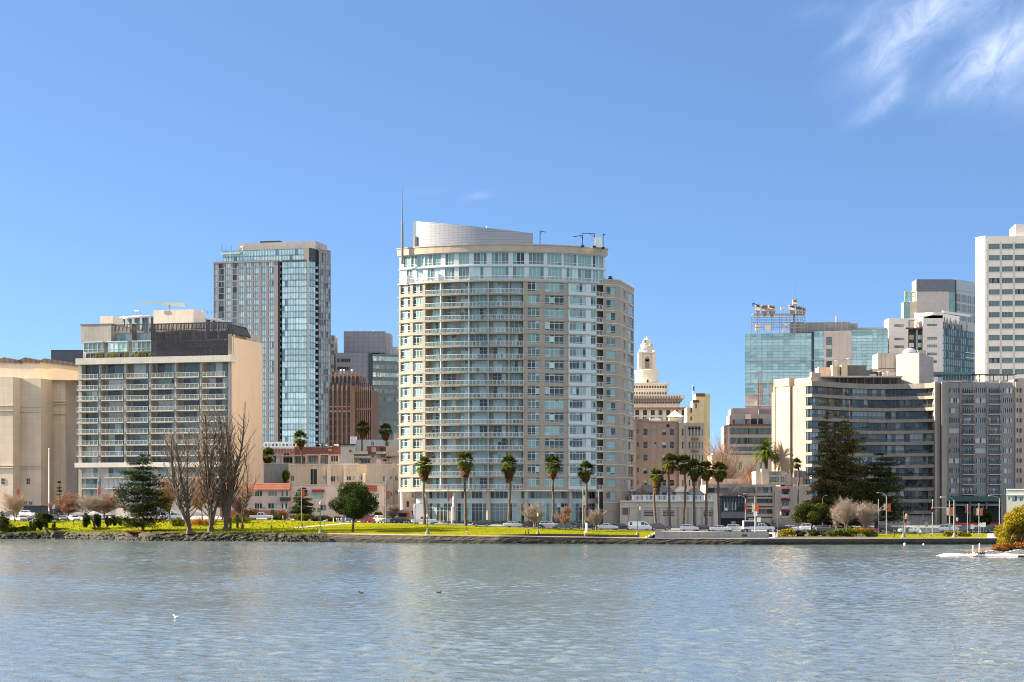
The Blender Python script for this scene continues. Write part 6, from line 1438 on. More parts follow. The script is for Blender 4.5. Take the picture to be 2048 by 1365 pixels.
# ------------------------------------------------------------------ grey brick apartments at the east edge
Ga = Bld('grey_apartments', 'dark grey brick apartments with white windows and a green awning at street level', 'apartment block', 1889, 528, 0, 2.2)
m_gb = M('grey_brick', (.285, .255, .235), streak=.1); z = lambda py, px=1950, d=0: Ga.zp(py, px, d)
rows_ = [781 + 20.05 * k for k in range(11)]
rects = []; bal = []
for k, py in enumerate(rows_):
 for (c, e) in ((1898, 1919), (1951, 1972), (2005, 2025)): rects.append((Ga.t(c), Ga.t(e), z(py + 5.5), z(py - 5)))
 for (c, e) in ((1925, 1945), (1978, 1998)): rects.append((Ga.t(c), Ga.t(e), z(py + 7), z(py - 5))); bal.append((Ga.t(c) - .3, Ga.t(e) + .3, z(py + 7.5)))
b = MB(); holes(b, lambda t, d, zz: (t, d, zz), 0, Ga.t(2031), 0, z(766), rects, .2); b.build('front_wall', m_gb, Ga.root); MB().box(.1, Ga.t(2031) - .1, .3, 18, 0, z(766.5)).build('body', m_gb, Ga.root)
Ga.wins(rects, .18, cols=5, rows=(), fr=.13, fmat=m_whitef, glass=[(g_dark, 3), (g_mid, 3), (g_warm, 2), (g_curt, 2)], nv=12)
for (a, c, zz) in bal:
 s_, r_ = ('gb', round(c - a, 1)), None
 if s_ not in bm: bm[s_] = box_balcony(round(c - a, 1), 1.2, .2, m_black, bpy.data.materials['smoked_rail_glass'], .95)
 o = link('balcony', bm[s_][0], Ga.root, ((a + c) / 2, 0, zz)); link('railing', bm[s_][1], o)
b = MB()
for p in (1921, 1948, 1975, 2001): x = Ga.t(p); b.box(x - .25, x + .25, -.25, .1, z(995), z(764))
b.build('pier', m_gb, Ga.root)
Ga.box('side_bay', 2031, 2037, 764, None, -.6, 18, m_clay); Ga.box('side_bay', 2037, 2120, 757, None, .8, 18, m_clay); Ga.wins([(Ga.t(2041), Ga.t(2044.5), z(py + 4), z(py - 4)) for py in rows_], .76, cols=1, fr=.1, fmat=m_darkf, glass=[(g_dark, 1)], name='side_window')
Ga.wins([(Ga.t(2032.5), Ga.t(2034.5), z(py + 4), z(py - 4)) for py in rows_], -.64, cols=1, fr=.08, fmat=m_darkf, glass=[(g_dark, 1)], name='side_window')
b = MB(); ta, tb = Ga.t(1945), Ga.t(2028)
MB().box(ta, tb, .6, 4, z(770), z(763)).build('parapet_wall', m_beige2, Ga.root)
for p in (1948, 1974, 2001, 2027): x = Ga.t(p); b.box(x - .2, x + .2, -.1, .7, z(772), z(762))
b.build('parapet_pier', m_white, Ga.root)
Ga.box('roof_storey', 1885, 1940, 750, 762, 3, 9, g_mid); b = MB()
for i in range(10): x = Ga.t(1885 + 5.6 * i, 3); b.box(x - .08, x + .08, 2.9, 3.05, z(763, 1900, 3), z(750, 1900, 3))
b.build('roof_storey_mullion', m_white, Ga.root)
Ga.box('green_roof', 1850, 1950, 744, 749.5, 1, 11, M('green_copper', (.13, .22, .22), lines=(.7, 0, .1, .8)))
b = MB()
for px in (1962, 1990, 2018): b.box(Ga.t(px) - .12, Ga.t(px) + .12, 1.5, 1.7, z(766), z(748)); b.box(Ga.t(px) - .12, Ga.t(px) + .12, 5.5, 5.7, z(766), z(748))
b.box(Ga.t(1945), Ga.t(2036), 1, 6, z(749), z(747.8)); b.build('roof_pergola', m_concd, Ga.root)
Ga.box('awning', 1889, 2002, 993, 1003, -3.2, .1, M('green_awning', (.075, .14, .115), lines=(1.4, 0, .1, .8))); Ga.box('shop_recess', 1890, 2005, 1005, None, -.1, .05, m_black)
MB().box(Ga.t(1891), Ga.t(2003), -2.2, -1.8, z(1012), z(1008)).build('shop_fascia', m_stucd, Ga.root)
b = MB()
for px in (1905, 1935, 1968, 1998): b.box(Ga.t(px) - .2, Ga.t(px) + .2, -3.0, -2.6, 0, z(1004))
b.build('awning_post', m_concd, Ga.root)
b = MB()
for px in (1935, 1946, 1954, 1962): b.box(Ga.t(px), Ga.t(px + 5), -.25, -.12, z(1030), z(1008))
b.build('shop_window', [g_warm], Ga.root)
Ga.finish()
q = Bld('red_hoarding', 'long dark red hoarding under the green awning of the grey apartments', 'hoarding', 1905, 500, 0, 2.0); q.box('panel', 1905, 2003, 1046, None, 0, .3, m_red); q.box('rail', 1905, 2003, 1045, 1046, -.05, .35, m_black)
q = block('pale_green_house', 'small pale green corner building with a flat cornice at the picture edge', 2013, 2110, 980, 480, M('pale_green_stucco', (.40, .42, .36)), -17, 10, wl=[(2016, 2020, 994, 1001), (2024, 2034, 993, 1004), (2039, 2046, 994, 1003)], cop=m_white)
for o in q.root.children: pass
q.box('cornice', 2012, 2110, 989, 991, -.3, .1, m_white)
# terraced concrete flats, cafe and pale buildings around px 1410-1620
Tf = Bld('terraced_flats', 'stepped tan flats with long recessed balconies below the sunlit end walls', 'flats', 1412, 486, 0, 2.2)
m_tf = M('tan_concrete', (.47, .40, .32), streak=.1); z = lambda py, px=1520, d=0: Tf.zp(py, px, d)
rects = [(Tf.t(a), Tf.t(c), z(l), z(u)) for a, c in ((1481, 1511), (1513, 1545)) for u, l in ((975, 986), (998, 1007), (1019, 1028))] + [(Tf.t(1414), Tf.t(1430), z(986), z(976)), (Tf.t(1431), Tf.t(1457), z(986), z(976))]
b = MB(); holes(b, lambda t, d, zz: (t, d, zz), 0, Tf.t(1549), 0, z(969), rects, 1.5); b.build('balcony_wall', m_tf, Tf.root); MB().box(0, Tf.t(1549), 1.55, 14, 0, z(970)).build('body', m_clay, Tf.root)
Tf.wins([(a + .1, c - .1, e, f) for a, c, e, f in rects], 1.48, cols=4, fr=.1, fmat=m_darkf, glass=GL_D)
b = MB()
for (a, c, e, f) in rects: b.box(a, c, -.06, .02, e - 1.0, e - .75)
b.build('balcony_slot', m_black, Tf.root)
fw = [(1563, 1577, 981, 989), (1563, 1577, 1001, 1012), (1563, 1577, 1024, 1032)]
rects = [(Tf.t(a), Tf.t(c), z(l), z(u)) for a, c, u, l in fw]; b = MB(); holes(b, lambda t, d, zz: (t, d - .5, zz), Tf.t(1549), Tf.t(1622), 0, z(973), rects, .3); b.build('blank_wall', m_tf, Tf.root); MB().box(Tf.t(1549), Tf.t(1622), -.15, 14, 0, z(973.5)).build('body', m_tf, Tf.root)
Tf.wins(rects, -.22, cols=3, fr=.1, fmat=m_darkf, glass=GL_D)
for (a, c, e, f) in rects: MB().box(a - .2, c + .2, -1.2, -.5, f - .1, f + .35).build('awning', bpy.data.materials['dark_red_awning'], Tf.root); MB().box(a, c, -1.0, -.5, e - .9, e - .1).build('window_box', m_concl, Tf.root)
Tf.box('upper_storey', 1512, 1570, 943, 970, 3, 12, m_tf); Tf.box('upper_storey', 1570, 1582, 948, 972, 3.5, 12, m_clay); Tf.box('chimney', 1524, 1538, 938, 969, 2.4, 6, m_stuc); Tf.box('upper_storey', 1582, 1605, 955, 973, 4, 12, m_clay); Tf.box('roof_terrace', 1587, 1626, 969.5, 973.5, 1, 8, m_end)
Tf.wins([(Tf.t(1540, 3), Tf.t(1557, 3), z(964, 1550, 3), z(955, 1550, 3)), (Tf.t(1540, 3), Tf.t(1557, 3), z(949, 1550, 3), z(945.5, 1550, 3)), (Tf.t(1562, 3), Tf.t(1568, 3), z(964, 1565, 3), z(955, 1565, 3))], 2.95, cols=3, fr=.12, fmat=m_darkf, glass=GL_D)
Tf.box('garden_wall', 1544, 1640, 1036, None, -8, -7.6, m_tf)
Cf = Bld('corner_cafe', 'dark glass-fronted corner cafe beside the beige garage wall', 'cafe', 1436, 458, 0, 2.2); z = lambda py, px=1460: Cf.zp(py, px)
Cf.box('ground_storey', 1440, 1497, 1037, None, .5, 10, m_black); Cf.box('sign_band', 1441, 1494, 1024, 1037, 0, 10, m_concd); Cf.box('glass_room', 1440, 1492, 996, 1024, 1, 9, g_dark); Cf.box('flat_roof', 1437, 1495, 993, 996.5, -.6, 10, m_black)
b = MB()
for px in range(1440, 1494, 6): b.box(Cf.t(px) - .07, Cf.t(px) + .07, .8, 1.0, z(1024), z(996))
b.build('mullion', m_darkf, Cf.root)
b = MB()
for px in (1449, 1456, 1463, 1470): b.box(Cf.t(px), Cf.t(px + 3), .84, .96, z(1021), z(1004))
b.build('curtain', m_cream, Cf.root); Cf.box('door_panel', 1462, 1471, 1043, 1056, .35, .5, m_stucd); Cf.box('wall_sign', 1449, 1455, 1016, 1022, .6, .8, m_white)
q = block('tan_annex', 'warm tan annex behind the fan palms with one lit flank', 1404, 1500, 958, 500, m_clay, 0, 9, wl=[(1416, 1428, 974, 984), (1436, 1456, 974, 984)])
q = block('pale_villa', 'pale stucco building with arched top behind the bare reddish trees', 1424, 1556, 912, 560, m_crm, 0, 12, wl=[(1440, 1446, 925, 940), (1478, 1484, 925, 940), (1517, 1524, 925, 945)], cop=m_concl); q.box('upper_part', 1426, 1455, 907, 914, 1, 8, m_white)
# ------------------------------------------------------------------ vegetation
m_bark = M('dark_bark', (.085, .06, .042), var=.3, scale=3, bump=.6, bscale=8); m_barkl = M('grey_bark', (.22, .17, .13), var=.25, scale=3, bump=.4, bscale=8)
m_twig = M('brown_twig', (.34, .24, .16), var=.2, scale=1); m_twigr = M('russet_twig', (.33, .225, .16), var=.2, scale=1); m_twigp = M('pale_twig', (.31, .245, .20), var=.15, scale=1)
l_oak = leaf('oak_leaf', ['#141c0c', '#26331a', '#3d4a24', '#50582c'], .9); l_con = leaf('conifer_leaf', ['#161f0e', '#2c361a', '#4a4a26'], .7); l_red = leaf('redwood_leaf', ['#242a18', '#444726', '#735e36', '#8a7044'], .4)
l_cyp = leaf('cypress_leaf', ['#1c2412', '#363d1e', '#5c5a2e'], .6); l_pitt = leaf('olive_leaf', ['#1c2412', '#3c4420', '#62602c'], .9); l_shr = leaf('shrub_leaf', ['#2c3a14', '#566022', '#93902e'], 1.2); l_bush = leaf('golden_bush_leaf', ['#3a4012', '#777020', '#a08c24', '#6e5426'], .35)
l_dry = leaf('dry_bush_leaf', ['#6e4a22', '#9a6a34', '#8a7a3a'], .6); l_palm = leaf('palm_leaf', ['#1c2610', '#414c1c', '#7c7632'], 1.2, .2); l_skirt = leaf('palm_skirt', ['#3a2a1a', '#6e5032', '#957246'], 1.2, .1); l_date = leaf('date_palm_leaf', ['#2c3a16', '#4a5a22', '#757832'], 1.0, .2)
l_orng = leaf('autumn_leaf', ['#5e3a22', '#94643c', '#b08a5c'], 1.4); l_wine = leaf('russet_leaf', ['#5a3826', '#86583c', '#a07a60'], 1.4)
def leaf_cloud(pts, size, aspect=.55, up=.0, jitter=.4):
 """one quad per point, randomly turned; returns (n*4,3)"""
 n = len(pts); d = rng.normal(size=(n, 3)); d[:, 2] = d[:, 2] * (1 - up) ; d /= np.linalg.norm(d, axis=1, keepdims=True)
 r = rng.normal(size=(n, 3)); r -= d * (r * d).sum(1, keepdims=True); r /= np.linalg.norm(r, axis=1, keepdims=True)
 s = size * (1 + jitter * rng.uniform(-1, 1, (n, 1))); a = d * s; b = r * s * aspect
 return np.stack([pts - a, pts - b, pts + a, pts + b], 1).reshape(-1, 3)
def clump_pts(clumps, n, shell=.55):
 """points near the surfaces of a union of ellipsoids (centre, radii)"""
 w = np.array([c[1][0] * c[1][1] + c[1][0] * c[1][2] for c in clumps]); k = rng.choice(len(clumps), n, p=w / w.sum())
 C_ = np.array([c[0] for c in clumps])[k]; R_ = np.array([c[1] for c in clumps])[k]
 d = rng.normal(size=(n, 3)); d /= np.linalg.norm(d, axis=1, keepdims=True); rad = (shell + (1.06 - shell) * rng.random((n, 1)) ** .6)
 return C_ + d * rad * R_
def twigs_tree(h, spread, levels, n0, seed, r0, upw=.6, start=.25, lean=(0, 0), fork=1, twig=.012, nsub=4, shape='vase', nt=3):
 """recursive bare branching; returns (thick segments, fine segments)"""
 R = random.Random(seed); thick, fine = [], []
 def grow(p, d, L, r, lev):
  k = 3 if lev < 2 else 2; q = p
  for i in range(k):
   d = (d + Vector((R.uniform(-1, 1), R.uniform(-1, 1), R.uniform(-.4, 1) * upw)) * (.16 if lev else .07)).normalized(); e = q + d * (L / k); r1 = r * (1 - .30 / k * (i + 1) / k - .12)
   (thick if lev < 2 else fine).append((tuple(q), tuple(e), r, r1)); q = e; r = r1
   if lev < levels and (lev > 0 or i > 0):
    for _ in range(nsub if lev else n0):
     a = R.uniform(0, 2 * PI); t = R.uniform(.35, .95) * spread; s = Vector((math.cos(a), math.sin(a), 0)); nd = (d * (1 - .45 * t) + s * t + Vector((0, 0, upw * .35))).normalized()
     grow(q - d * R.uniform(0, L / k), nd, L * R.uniform(.42, .66), max(r * R.uniform(.42, .6), twig), lev + 1)
  if lev < levels: grow(q, d, L * .55, max(r * .8, twig), lev + 1)
 for f in range(fork):
  a = 2 * PI * f / max(fork, 1) + R.random(); dv = Vector((math.cos(a) * .12 * (fork > 1) + lean[0], math.sin(a) * .12 * (fork > 1) + lean[1], 1)).normalized(); grow(Vector((0, 0, -.15)), dv, h * .62, r0 * (1 if fork == 1 else .75), 0)
 return thick, fine
def tree(name, label, cat, px, Y, parts, group=None, rz=0):
 """parts: (name, mesh)"""
 loc = at(px, Y) if not isinstance(px, tuple) else px
 r = thing(name, label, cat, loc, rz, group)
 for n, me in parts: link(n, me, r)
 return r
def fit(segs_list, h, wx=None):
 """scale a skeleton to the height h (and half width wx)"""
 A = np.array([s[0] for L in segs_list for s in L] + [s[1] for L in segs_list for s in L]); k = h / np.percentile(A[:, 2], 99.7); kx = k if wx is None else wx / np.percentile(np.abs(A[:, :2]), 98.5)
 f = lambda p: (p[0] * kx, p[1] * kx, p[2] * k)
 return [[(f(a), f(b), r0, r1) for a, b, r0, r1 in L] for L in segs_list]
def hpx(px, Y, py): return Z(py, Y) - gz(px, Y)
def bare(px, Y, pytop, half_px, label, cat='bare tree', seed=1, mat=m_twig, levels=4, n0=3, r0=.25, nt=m_bark, leaves=None, nl=0, group=None, spread=.75, fork=1, upw=.6, nsub=4, name='bare_tree', lsize=.16, twig=.014):
 h = hpx(px, Y, pytop); t, f = fit(twigs_tree(h, spread, levels, n0, seed, r0, fork=fork, upw=upw, nsub=nsub, twig=twig), h, half_px * Y / F)
 parts = [('trunk', tubes_mesh('trunk', t, 7, nt))]
 if f: parts.append(('crown', tubes_mesh('crown', f, 3, mat)))
 if leaves:
  E = np.array([s[1] for s in f]); k = rng.choice(len(E), nl); parts.append(('foliage', np_mesh('foliage', leaf_cloud(E[k] + rng.normal(size=(nl, 3)) * .22, lsize), 4, leaves)))
 return tree(name, label, cat, px, Y, parts, group)
def broad(px, Y, pytop, half_px, pybase_crown, label, cat='tree', mat=l_oak, n=16000, size=.17, seed=2, nclump=26, trunk_r=.28, name='round_tree', squash=1.0, group=None):
 R = random.Random(seed); h = hpx(px, Y, pytop); w = half_px * Y / F; zb = hpx(px, Y, pybase_crown); ch = (h - zb) / 2; cz = zb + ch
 cl = []
 for _ in range(nclump):
  a = R.uniform(0, 2 * PI); e = R.uniform(-1, 1); q = math.sqrt(1 - e * e) * R.uniform(.45, .78); c = (w * q * math.cos(a), w * q * math.sin(a) * squash, cz + ch * e * .72); s = R.uniform(.24, .42)
  cl.append((c, (w * s, w * s * squash, ch * s)))
 cl.append(((0, 0, cz), (w * .6, w * .6, ch * .6)))
 P = clump_pts(cl, n)
 th_ = []; 
 th_.append(((0, 0, -.2), (.05 * w, 0, zb + .2 * ch), trunk_r, trunk_r * .75))
 for _ in range(9):
  a = R.uniform(0, 2 * PI); c = R.choice(cl)[0]; th_.append(((.05 * w, 0, zb + R.uniform(-.1, .25) * ch), c, trunk_r * .5, .04))
 return tree(name, label, cat, px, Y, [('trunk', tubes_mesh('trunk', th_, 8, m_bark)), ('crown', np_mesh('crown', leaf_cloud(P, size), 4, mat))], group)
def conifer(px, Y, pytop, half_px, label, mat, n, seed, pyb=None, tiers=26, droop=.25, size=.2, lean=0, trunk_r=.35, shape=1.0, name='conifer_tree', clump=1.0, bare_low=.12, group=None):
 R = random.Random(seed); h = hpx(px, Y, pytop); w = half_px * Y / F; pts = []; seg = [((0, 0, -.2), (lean * .5, 0, h * .5), trunk_r, trunk_r * .6), ((lean * .5, 0, h * .5), (lean, 0, h * .97), trunk_r * .6, .05)]
 cl = []
 for i in range(tiers):
  f = bare_low + (1 - bare_low) * (i + R.random() * .6) / tiers; zz = h * f; rr = w * min(1, ((1 - f) / (1 - bare_low)) ** (.8 * shape) * 1.05 + .05) 
  nb = R.randint(5, 8)
  for k in range(nb):
   a = R.uniform(0, 2 * PI); L = rr * R.uniform(.45, 1.08); tx, ty, tz = lean * f + L * math.cos(a), L * math.sin(a), zz - L * droop * R.uniform(.4, 1.3) + L * .1
   seg.append(((lean * f, 0, zz), (tx, ty, tz), max(.03, trunk_r * .25 * (1 - f)), .015))
   for m_ in range(3):
    u = .35 + .32 * m_; s = max(.25, L * R.uniform(.20, .34)) * clump; cl.append(((lean * f + (tx - lean * f) * u, ty * u, zz + (tz - zz) * u), (s, s, s * .42)))
 cl.append(((lean, 0, h * .97), (w * .06, w * .06, h * .035)))
 P = clump_pts(cl, n, .2)
 return tree(name, label, 'conifer', px, Y, [('trunk', tubes_mesh('trunk', seg, 6, m_bark)), ('crown', np_mesh('crown', leaf_cloud(P, size, .4, .3), 4, mat))], group)
# fan palms: a few meshes, shared by the copies
def fan_palm_meshes(seed, h, cr, skirt):
 """trunk of height h; globe of fans of radius cr; dead skirt of length `skirt` below"""
 R = np.random.default_rng(seed); V, Vd = [], []
 def fan(o, d, L, w, out, nl=9, droop=.25):
  d = d / np.linalg.norm(d); s = np.cross(d, [0, 0, 1.]); s /= max(np.linalg.norm(s), 1e-3); up = np.cross(s, d); c = o + d * L * .45
  out.append([o - s * .025, o + s * .025, c + s * .02, c - s * .02])
  for i in range(nl):
   t = -1.25 + 2.5 * i / (nl - 1) + R.normal() * .05; e = d * math.cos(t) + s * math.sin(t); l = L * .6 * (1 - .12 * abs(t)) * R.uniform(.85, 1.1); q = np.cross(e, up) * w
   m = c + e * l * .55; tip = c + e * l + np.array([0, 0, -droop * l * R.uniform(.5, 1.5)])
   out.append([c, m - q, tip, m + q])
 top = np.array([0, 0, h])
 for i in range(64):
  el = R.uniform(-.75, 1.5); a = R.uniform(0, 2 * PI); d = np.array([math.cos(a) * math.cos(el), math.sin(a) * math.cos(el), math.sin(el)]); fan(top + d * .1, d, cr * R.uniform(.85, 1.12), .085 * cr / 1.6, V, 9, .22 if el > 0 else .4)
 n = int(110 * skirt / 1.5)
 for i in range(n):
  f = R.random(); z_ = h - .2 - skirt * f; a = R.uniform(0, 2 * PI); el = R.uniform(-1.25, -.55); d = np.array([math.cos(a) * math.cos(el), math.sin(a) * math.cos(el), math.sin(el)]); fan(np.array([0, 0, z_]), d, cr * R.uniform(.62, .92) * (1 - .5 * f), .07 * cr / 1.6, Vd, 7, .3)
 seg = []; px_ = py_ = 0; N = 12
 for i in range(N):
  f0, f1 = i / N, (i + 1) / N; qx, qy = px_ + R.normal() * .09, py_ + R.normal() * .06; seg.append(((px_, py_, -.2 + h * f0), (qx if i < N - 1 else 0, qy if i < N - 1 else 0, -.2 + h * f1), .33 - .1 * f0 + (.12 if i == 0 else 0), .33 - .1 * f1)); px_, py_ = qx, qy
 return [('trunk', tubes_mesh('trunk', seg, 8, m_ptrunk)), ('crown', np_mesh('crown', np.array(V).reshape(-1, 3), 4, l_palm)), ('skirt', np_mesh('skirt', np.array(Vd).reshape(-1, 3), 4, l_skirt))]
m_ptrunk = M('palm_trunk', (.10, .072, .052), var=.3, scale=4, bump=.8, bscale=10)
def palm(px, Y, pytop, label, seed, cr=1.75, skirt=2.6, group=None):
 h = hpx(px, Y, pytop) - cr * .8; return tree('fan_palm', label, 'palm', px, Y, fan_palm_meshes(seed, h, cr, skirt), group, random.uniform(0, 6))
g1 = 'fan palms in front of the round tower'
for i, (px, py, lab) in enumerate(((848, 915, 'shaggy sunlit fan palm by the round tower entrance, nearest the white pickup'), (931, 905, 'tallest shaggy fan palm in front of the balcony bays of the round tower'), (1018, 913, 'fan palm before the round tower, behind the white sedan on the street'), (1105, 912, 'shaded dark fan palm before the wide windows of the round tower'), (1171, 925, 'shaded fan palm beside the street light with an orange banner'))):
 palm(px, (424, 424, 424, 425, 426)[i] + 3, py, lab, 20 + i, 2.3, (2.7, 2.9, 3.0, 2.4, 1.6)[i], g1)
g2 = 'fan palms in front of the garage wall'
for i, (px, py, lab) in enumerate(((1313, 938, 'shortest fan palm with a pale shaggy skirt before the garage louvres'), (1340, 909, 'tall fan palm before the brown hotel wall'), (1367, 911, 'tall fan palm before the gothic corner of the hotel, darker skirt'), (1389, 921, 'fan palm crowding the next one before the end of the balustrade'), (1412, 923, 'fan palm with a dark round crown close to the garage end pier'), (1439, 925, 'fan palm standing between the garage end pier and the dark cafe'))):
 palm(px, 443, py, lab, 40 + i, 2.35 if i else 2.1, (3.2, 1.6, 1.6, 2.0, 1.6, 1.7)[i], g2)
g3 = 'palms among the low houses'
for i, (px, Y, py, lab) in enumerate(((601, 560, 863, 'thick fan palm before the low red brick building'), (726, 600, 843, 'fan palm with a golden skirt rising before the brown brick tower'), (771, 600, 848, 'fan palm rising before the green-tinted office wing'), (536, 545, 897, 'small fan palm beside the peach side wall'))):
 palm(px, Y, py, lab, 60 + i, 2.5, 2.2 if i < 3 else 1.2, g3)
palm(1593, 486, 918, 'small thin fan palm against the sunlit end wall', 66, 1.5, .5)
def date_palm(px, Y, pytop, half_px, label, seed):
 R = np.random.default_rng(seed); L = half_px * Y / F * 1.25; hb = hpx(px, Y, pytop) - L * .62; V = []
 for i in range(104):
  a = R.uniform(0, 2 * PI); el = R.uniform(-.35, 1.45); d = np.array([math.cos(a), math.sin(a), 0]); p = np.array([0, 0, hb]); v = d * math.cos(el) + np.array([0, 0, math.sin(el)]); N = 12
  for k in range(N):
   q = p + v * (L / N); v = v + np.array([0, 0, -.135]); v /= np.linalg.norm(v); s = np.cross(v, [0, 0, 1.]); s /= max(1e-3, np.linalg.norm(s)); w = .62 * math.sin(PI * (k + 1.2) / (N + 1.6))
   V.append([p, p, q, q]) if False else None
   for sg in (-1, 1):
    for m_ in range(2):
     b = p + (q - p) * (m_ * .5); tip = b + s * sg * w + v * .32 + np.array([0, 0, .08]); V.append([b, b + v * .2, tip, b + v * .02])
   p = q
 seg = [((0, 0, -.2), (0, 0, hb - 1.8), .52, .5), ((0, 0, hb - 1.8), (0, 0, hb - .6), .5, .8), ((0, 0, hb - .6), (0, 0, hb + .3), .8, .35)]
 return tree('date_palm', label, 'palm', px, Y, [('trunk', tubes_mesh('trunk', seg, 10, m_ptrunk)), ('crown', np_mesh('crown', np.array(V).reshape(-1, 3), 4, l_date))])
date_palm(1532, 520, 884, 27, 'big date palm with arching feather fronds beside the sunlit end walls', 5)
# evergreens
conifer(286, 432, 905, 50, 'tall dark layered conifer on the lake bank before the grey balcony block', l_con, 21000, 3, tiers=17, droop=.12, size=.2, shape=.5, clump=1.35, bare_low=.08, trunk_r=.38)
broad(705, 412, 966, 49, 1040, 'round dark oak alone on the sunny lawn', mat=l_oak, n=24000, size=.16, seed=4, nclump=34, name='oak_tree')
conifer(604, 470, 974, 22, 'dark green bushy conifer before the pink flats, behind the red banner', l_cyp, 9000, 5, tiers=14, droop=.2, size=.2, shape=.6, clump=1.5, bare_low=.05)
conifer(1654, 466, 822, 44, 'tall narrow redwood with brown tips before the sunlit end wall', l_red, 26000, 7, tiers=30, droop=.28, size=.24, shape=.75, clump=1.2, bare_low=.05, trunk_r=.6, name='redwood_tree')
conifer(1690, 468, 838, 54, 'broad brown-tipped redwood before the concave balconies', l_red, 34000, 8, tiers=30, droop=.3, size=.25, shape=.55, clump=1.25, bare_low=.05, trunk_r=.6, name='redwood_tree')
conifer(1752, 462, 905, 52, 'dark spreading cypress beside the two redwoods', l_cyp, 22000, 9, tiers=16, droop=.05, size=.22, shape=.5, clump=1.35, bare_low=.1, trunk_r=.5, name='cypress_tree', lean=1.5)
broad(1723, 452, 960, 40, 1035, 'low dark evergreen filling the gap below the redwoods', mat=l_cyp, n=12000, size=.2, seed=12, name='evergreen_tree')
broad(1622, 408, 1000, 38, 1052, 'round olive-green tree on the shore before the blank tan wall', mat=l_pitt, n=18000, size=.15, seed=14, nclump=30, trunk_r=.22)
broad(1968, 470, 1020, 20, 1050, 'dark leafy tree under the green awning near the red hoarding', mat=l_pitt, n=6000, size=.2, seed=15)
broad(571, 524, 940, 9, 965, 'golden-green shrub climbing the corner of the tan terrace', mat=l_shr, n=3500, size=.16, seed=16, cat='shrub', name='wall_shrub')
conifer(777, 560, 903, 9, 'dark column cypress among the low houses near the round tower', l_cyp, 4500, 17, tiers=10, shape=.35, clump=1.6, bare_low=.02, name='cypress_tree'); conifer(770, 562, 910, 8, 'shorter dark column cypress beside its taller neighbour', l_cyp, 4000, 18, tiers=9, shape=.35, clump=1.6, bare_low=.02, name='cypress_tree')
conifer(119, 497, 960, 5, 'slim dark cypress in the corner of the auditorium', l_cyp, 2500, 19, tiers=9, shape=.4, clump=1.5, bare_low=.02, name='cypress_tree')
# bare poplars on the bank
def poplar(px, Y, pyt, half, label, seed, lean=0, fork=3, r0=.42):
 R = random.Random(seed); h = hpx(px, Y, pyt); w = half * Y / F; thick, fine = [((0, 0, -.3), (0, 0, 1.0), r0 * 1.6, r0 * 1.1)], []
 def limb(p, d, L, r, n, wob, out, r_end):
  pts = [(p, r)]
  for i in range(n):
   d = (d + Vector((R.uniform(-wob, wob), R.uniform(-wob, wob), R.uniform(0, wob)))).normalized(); q = p + d * (L / n); r1 = r + (r_end - r) / n; out.append((tuple(p), tuple(q), r, r1)); p, r = q, r1; pts.append((p, r))
  return pts
 for f in range(fork):
  tx = w * (.62 * (2 * (f + .5) / fork - 1) + R.uniform(-.12, .12)) + lean * h; hh = h * R.uniform(.74, 1.0); d = Vector((tx, R.uniform(-.4, .4) * w, hh)).normalized()
  st = limb(Vector((0, 0, R.uniform(.4, 1.6))), d, hh, r0 * R.uniform(.6, .8), 14, .10, thick, .035)
  for i, (p, r) in enumerate(st[3:], 3):
   for _ in range(R.choice((2, 3, 3, 4))):
    a = R.uniform(0, 2 * PI); sd = Vector((math.cos(a) * .85, math.sin(a) * .85, 1)).normalized(); L = h * R.uniform(.10, .32) * (1.25 - .6 * i / 14)
    sh = limb(p, sd, L, max(.03, r * .42), 5, .22, thick if r > .12 else fine, .018)
    for (q, _r) in sh[1:]:
     for _k in range(2): b_ = R.uniform(0, 2 * PI); limb(q, Vector((math.cos(b_), math.sin(b_), R.uniform(.2, 1.1))).normalized(), R.uniform(.5, 1.5), .017, 2, .3, fine, .009)
 for _ in range(5): a = R.choice((-1, 1)); limb(Vector((0, 0, R.uniform(1.5, h * .35))), Vector((a, R.uniform(-.4, .4), R.uniform(.2, .8))).normalized(), w * R.uniform(.5, .9), r0 * .22, 8, .35, thick, .02)
 return tree('bare_poplar', label, 'bare tree', px, Y, [('trunk', tubes_mesh('trunk', thick, 7, m_bark)), ('crown', tubes_mesh('crown', fine, 3, m_twig))], 'bare poplars on the lake bank')
poplar(379, 421, 855, 56, 'bare poplar leaning away from the water behind the layered conifer', 3, lean=-.2, fork=4, r0=.55)
poplar(422, 424, 838, 44, 'bare upright poplar, the nearer one of the joined pair', 9, lean=0.0, fork=5, r0=.62)
poplar(452, 424, 828, 62, 'tallest bare poplar reaching across the peach side wall', 14, lean=.06, fork=5, r0=.64)
poplar(485, 432, 890, 44, 'slender bare poplar with a crooked side limb before the pink house', 21, lean=.05, fork=2, r0=.26)
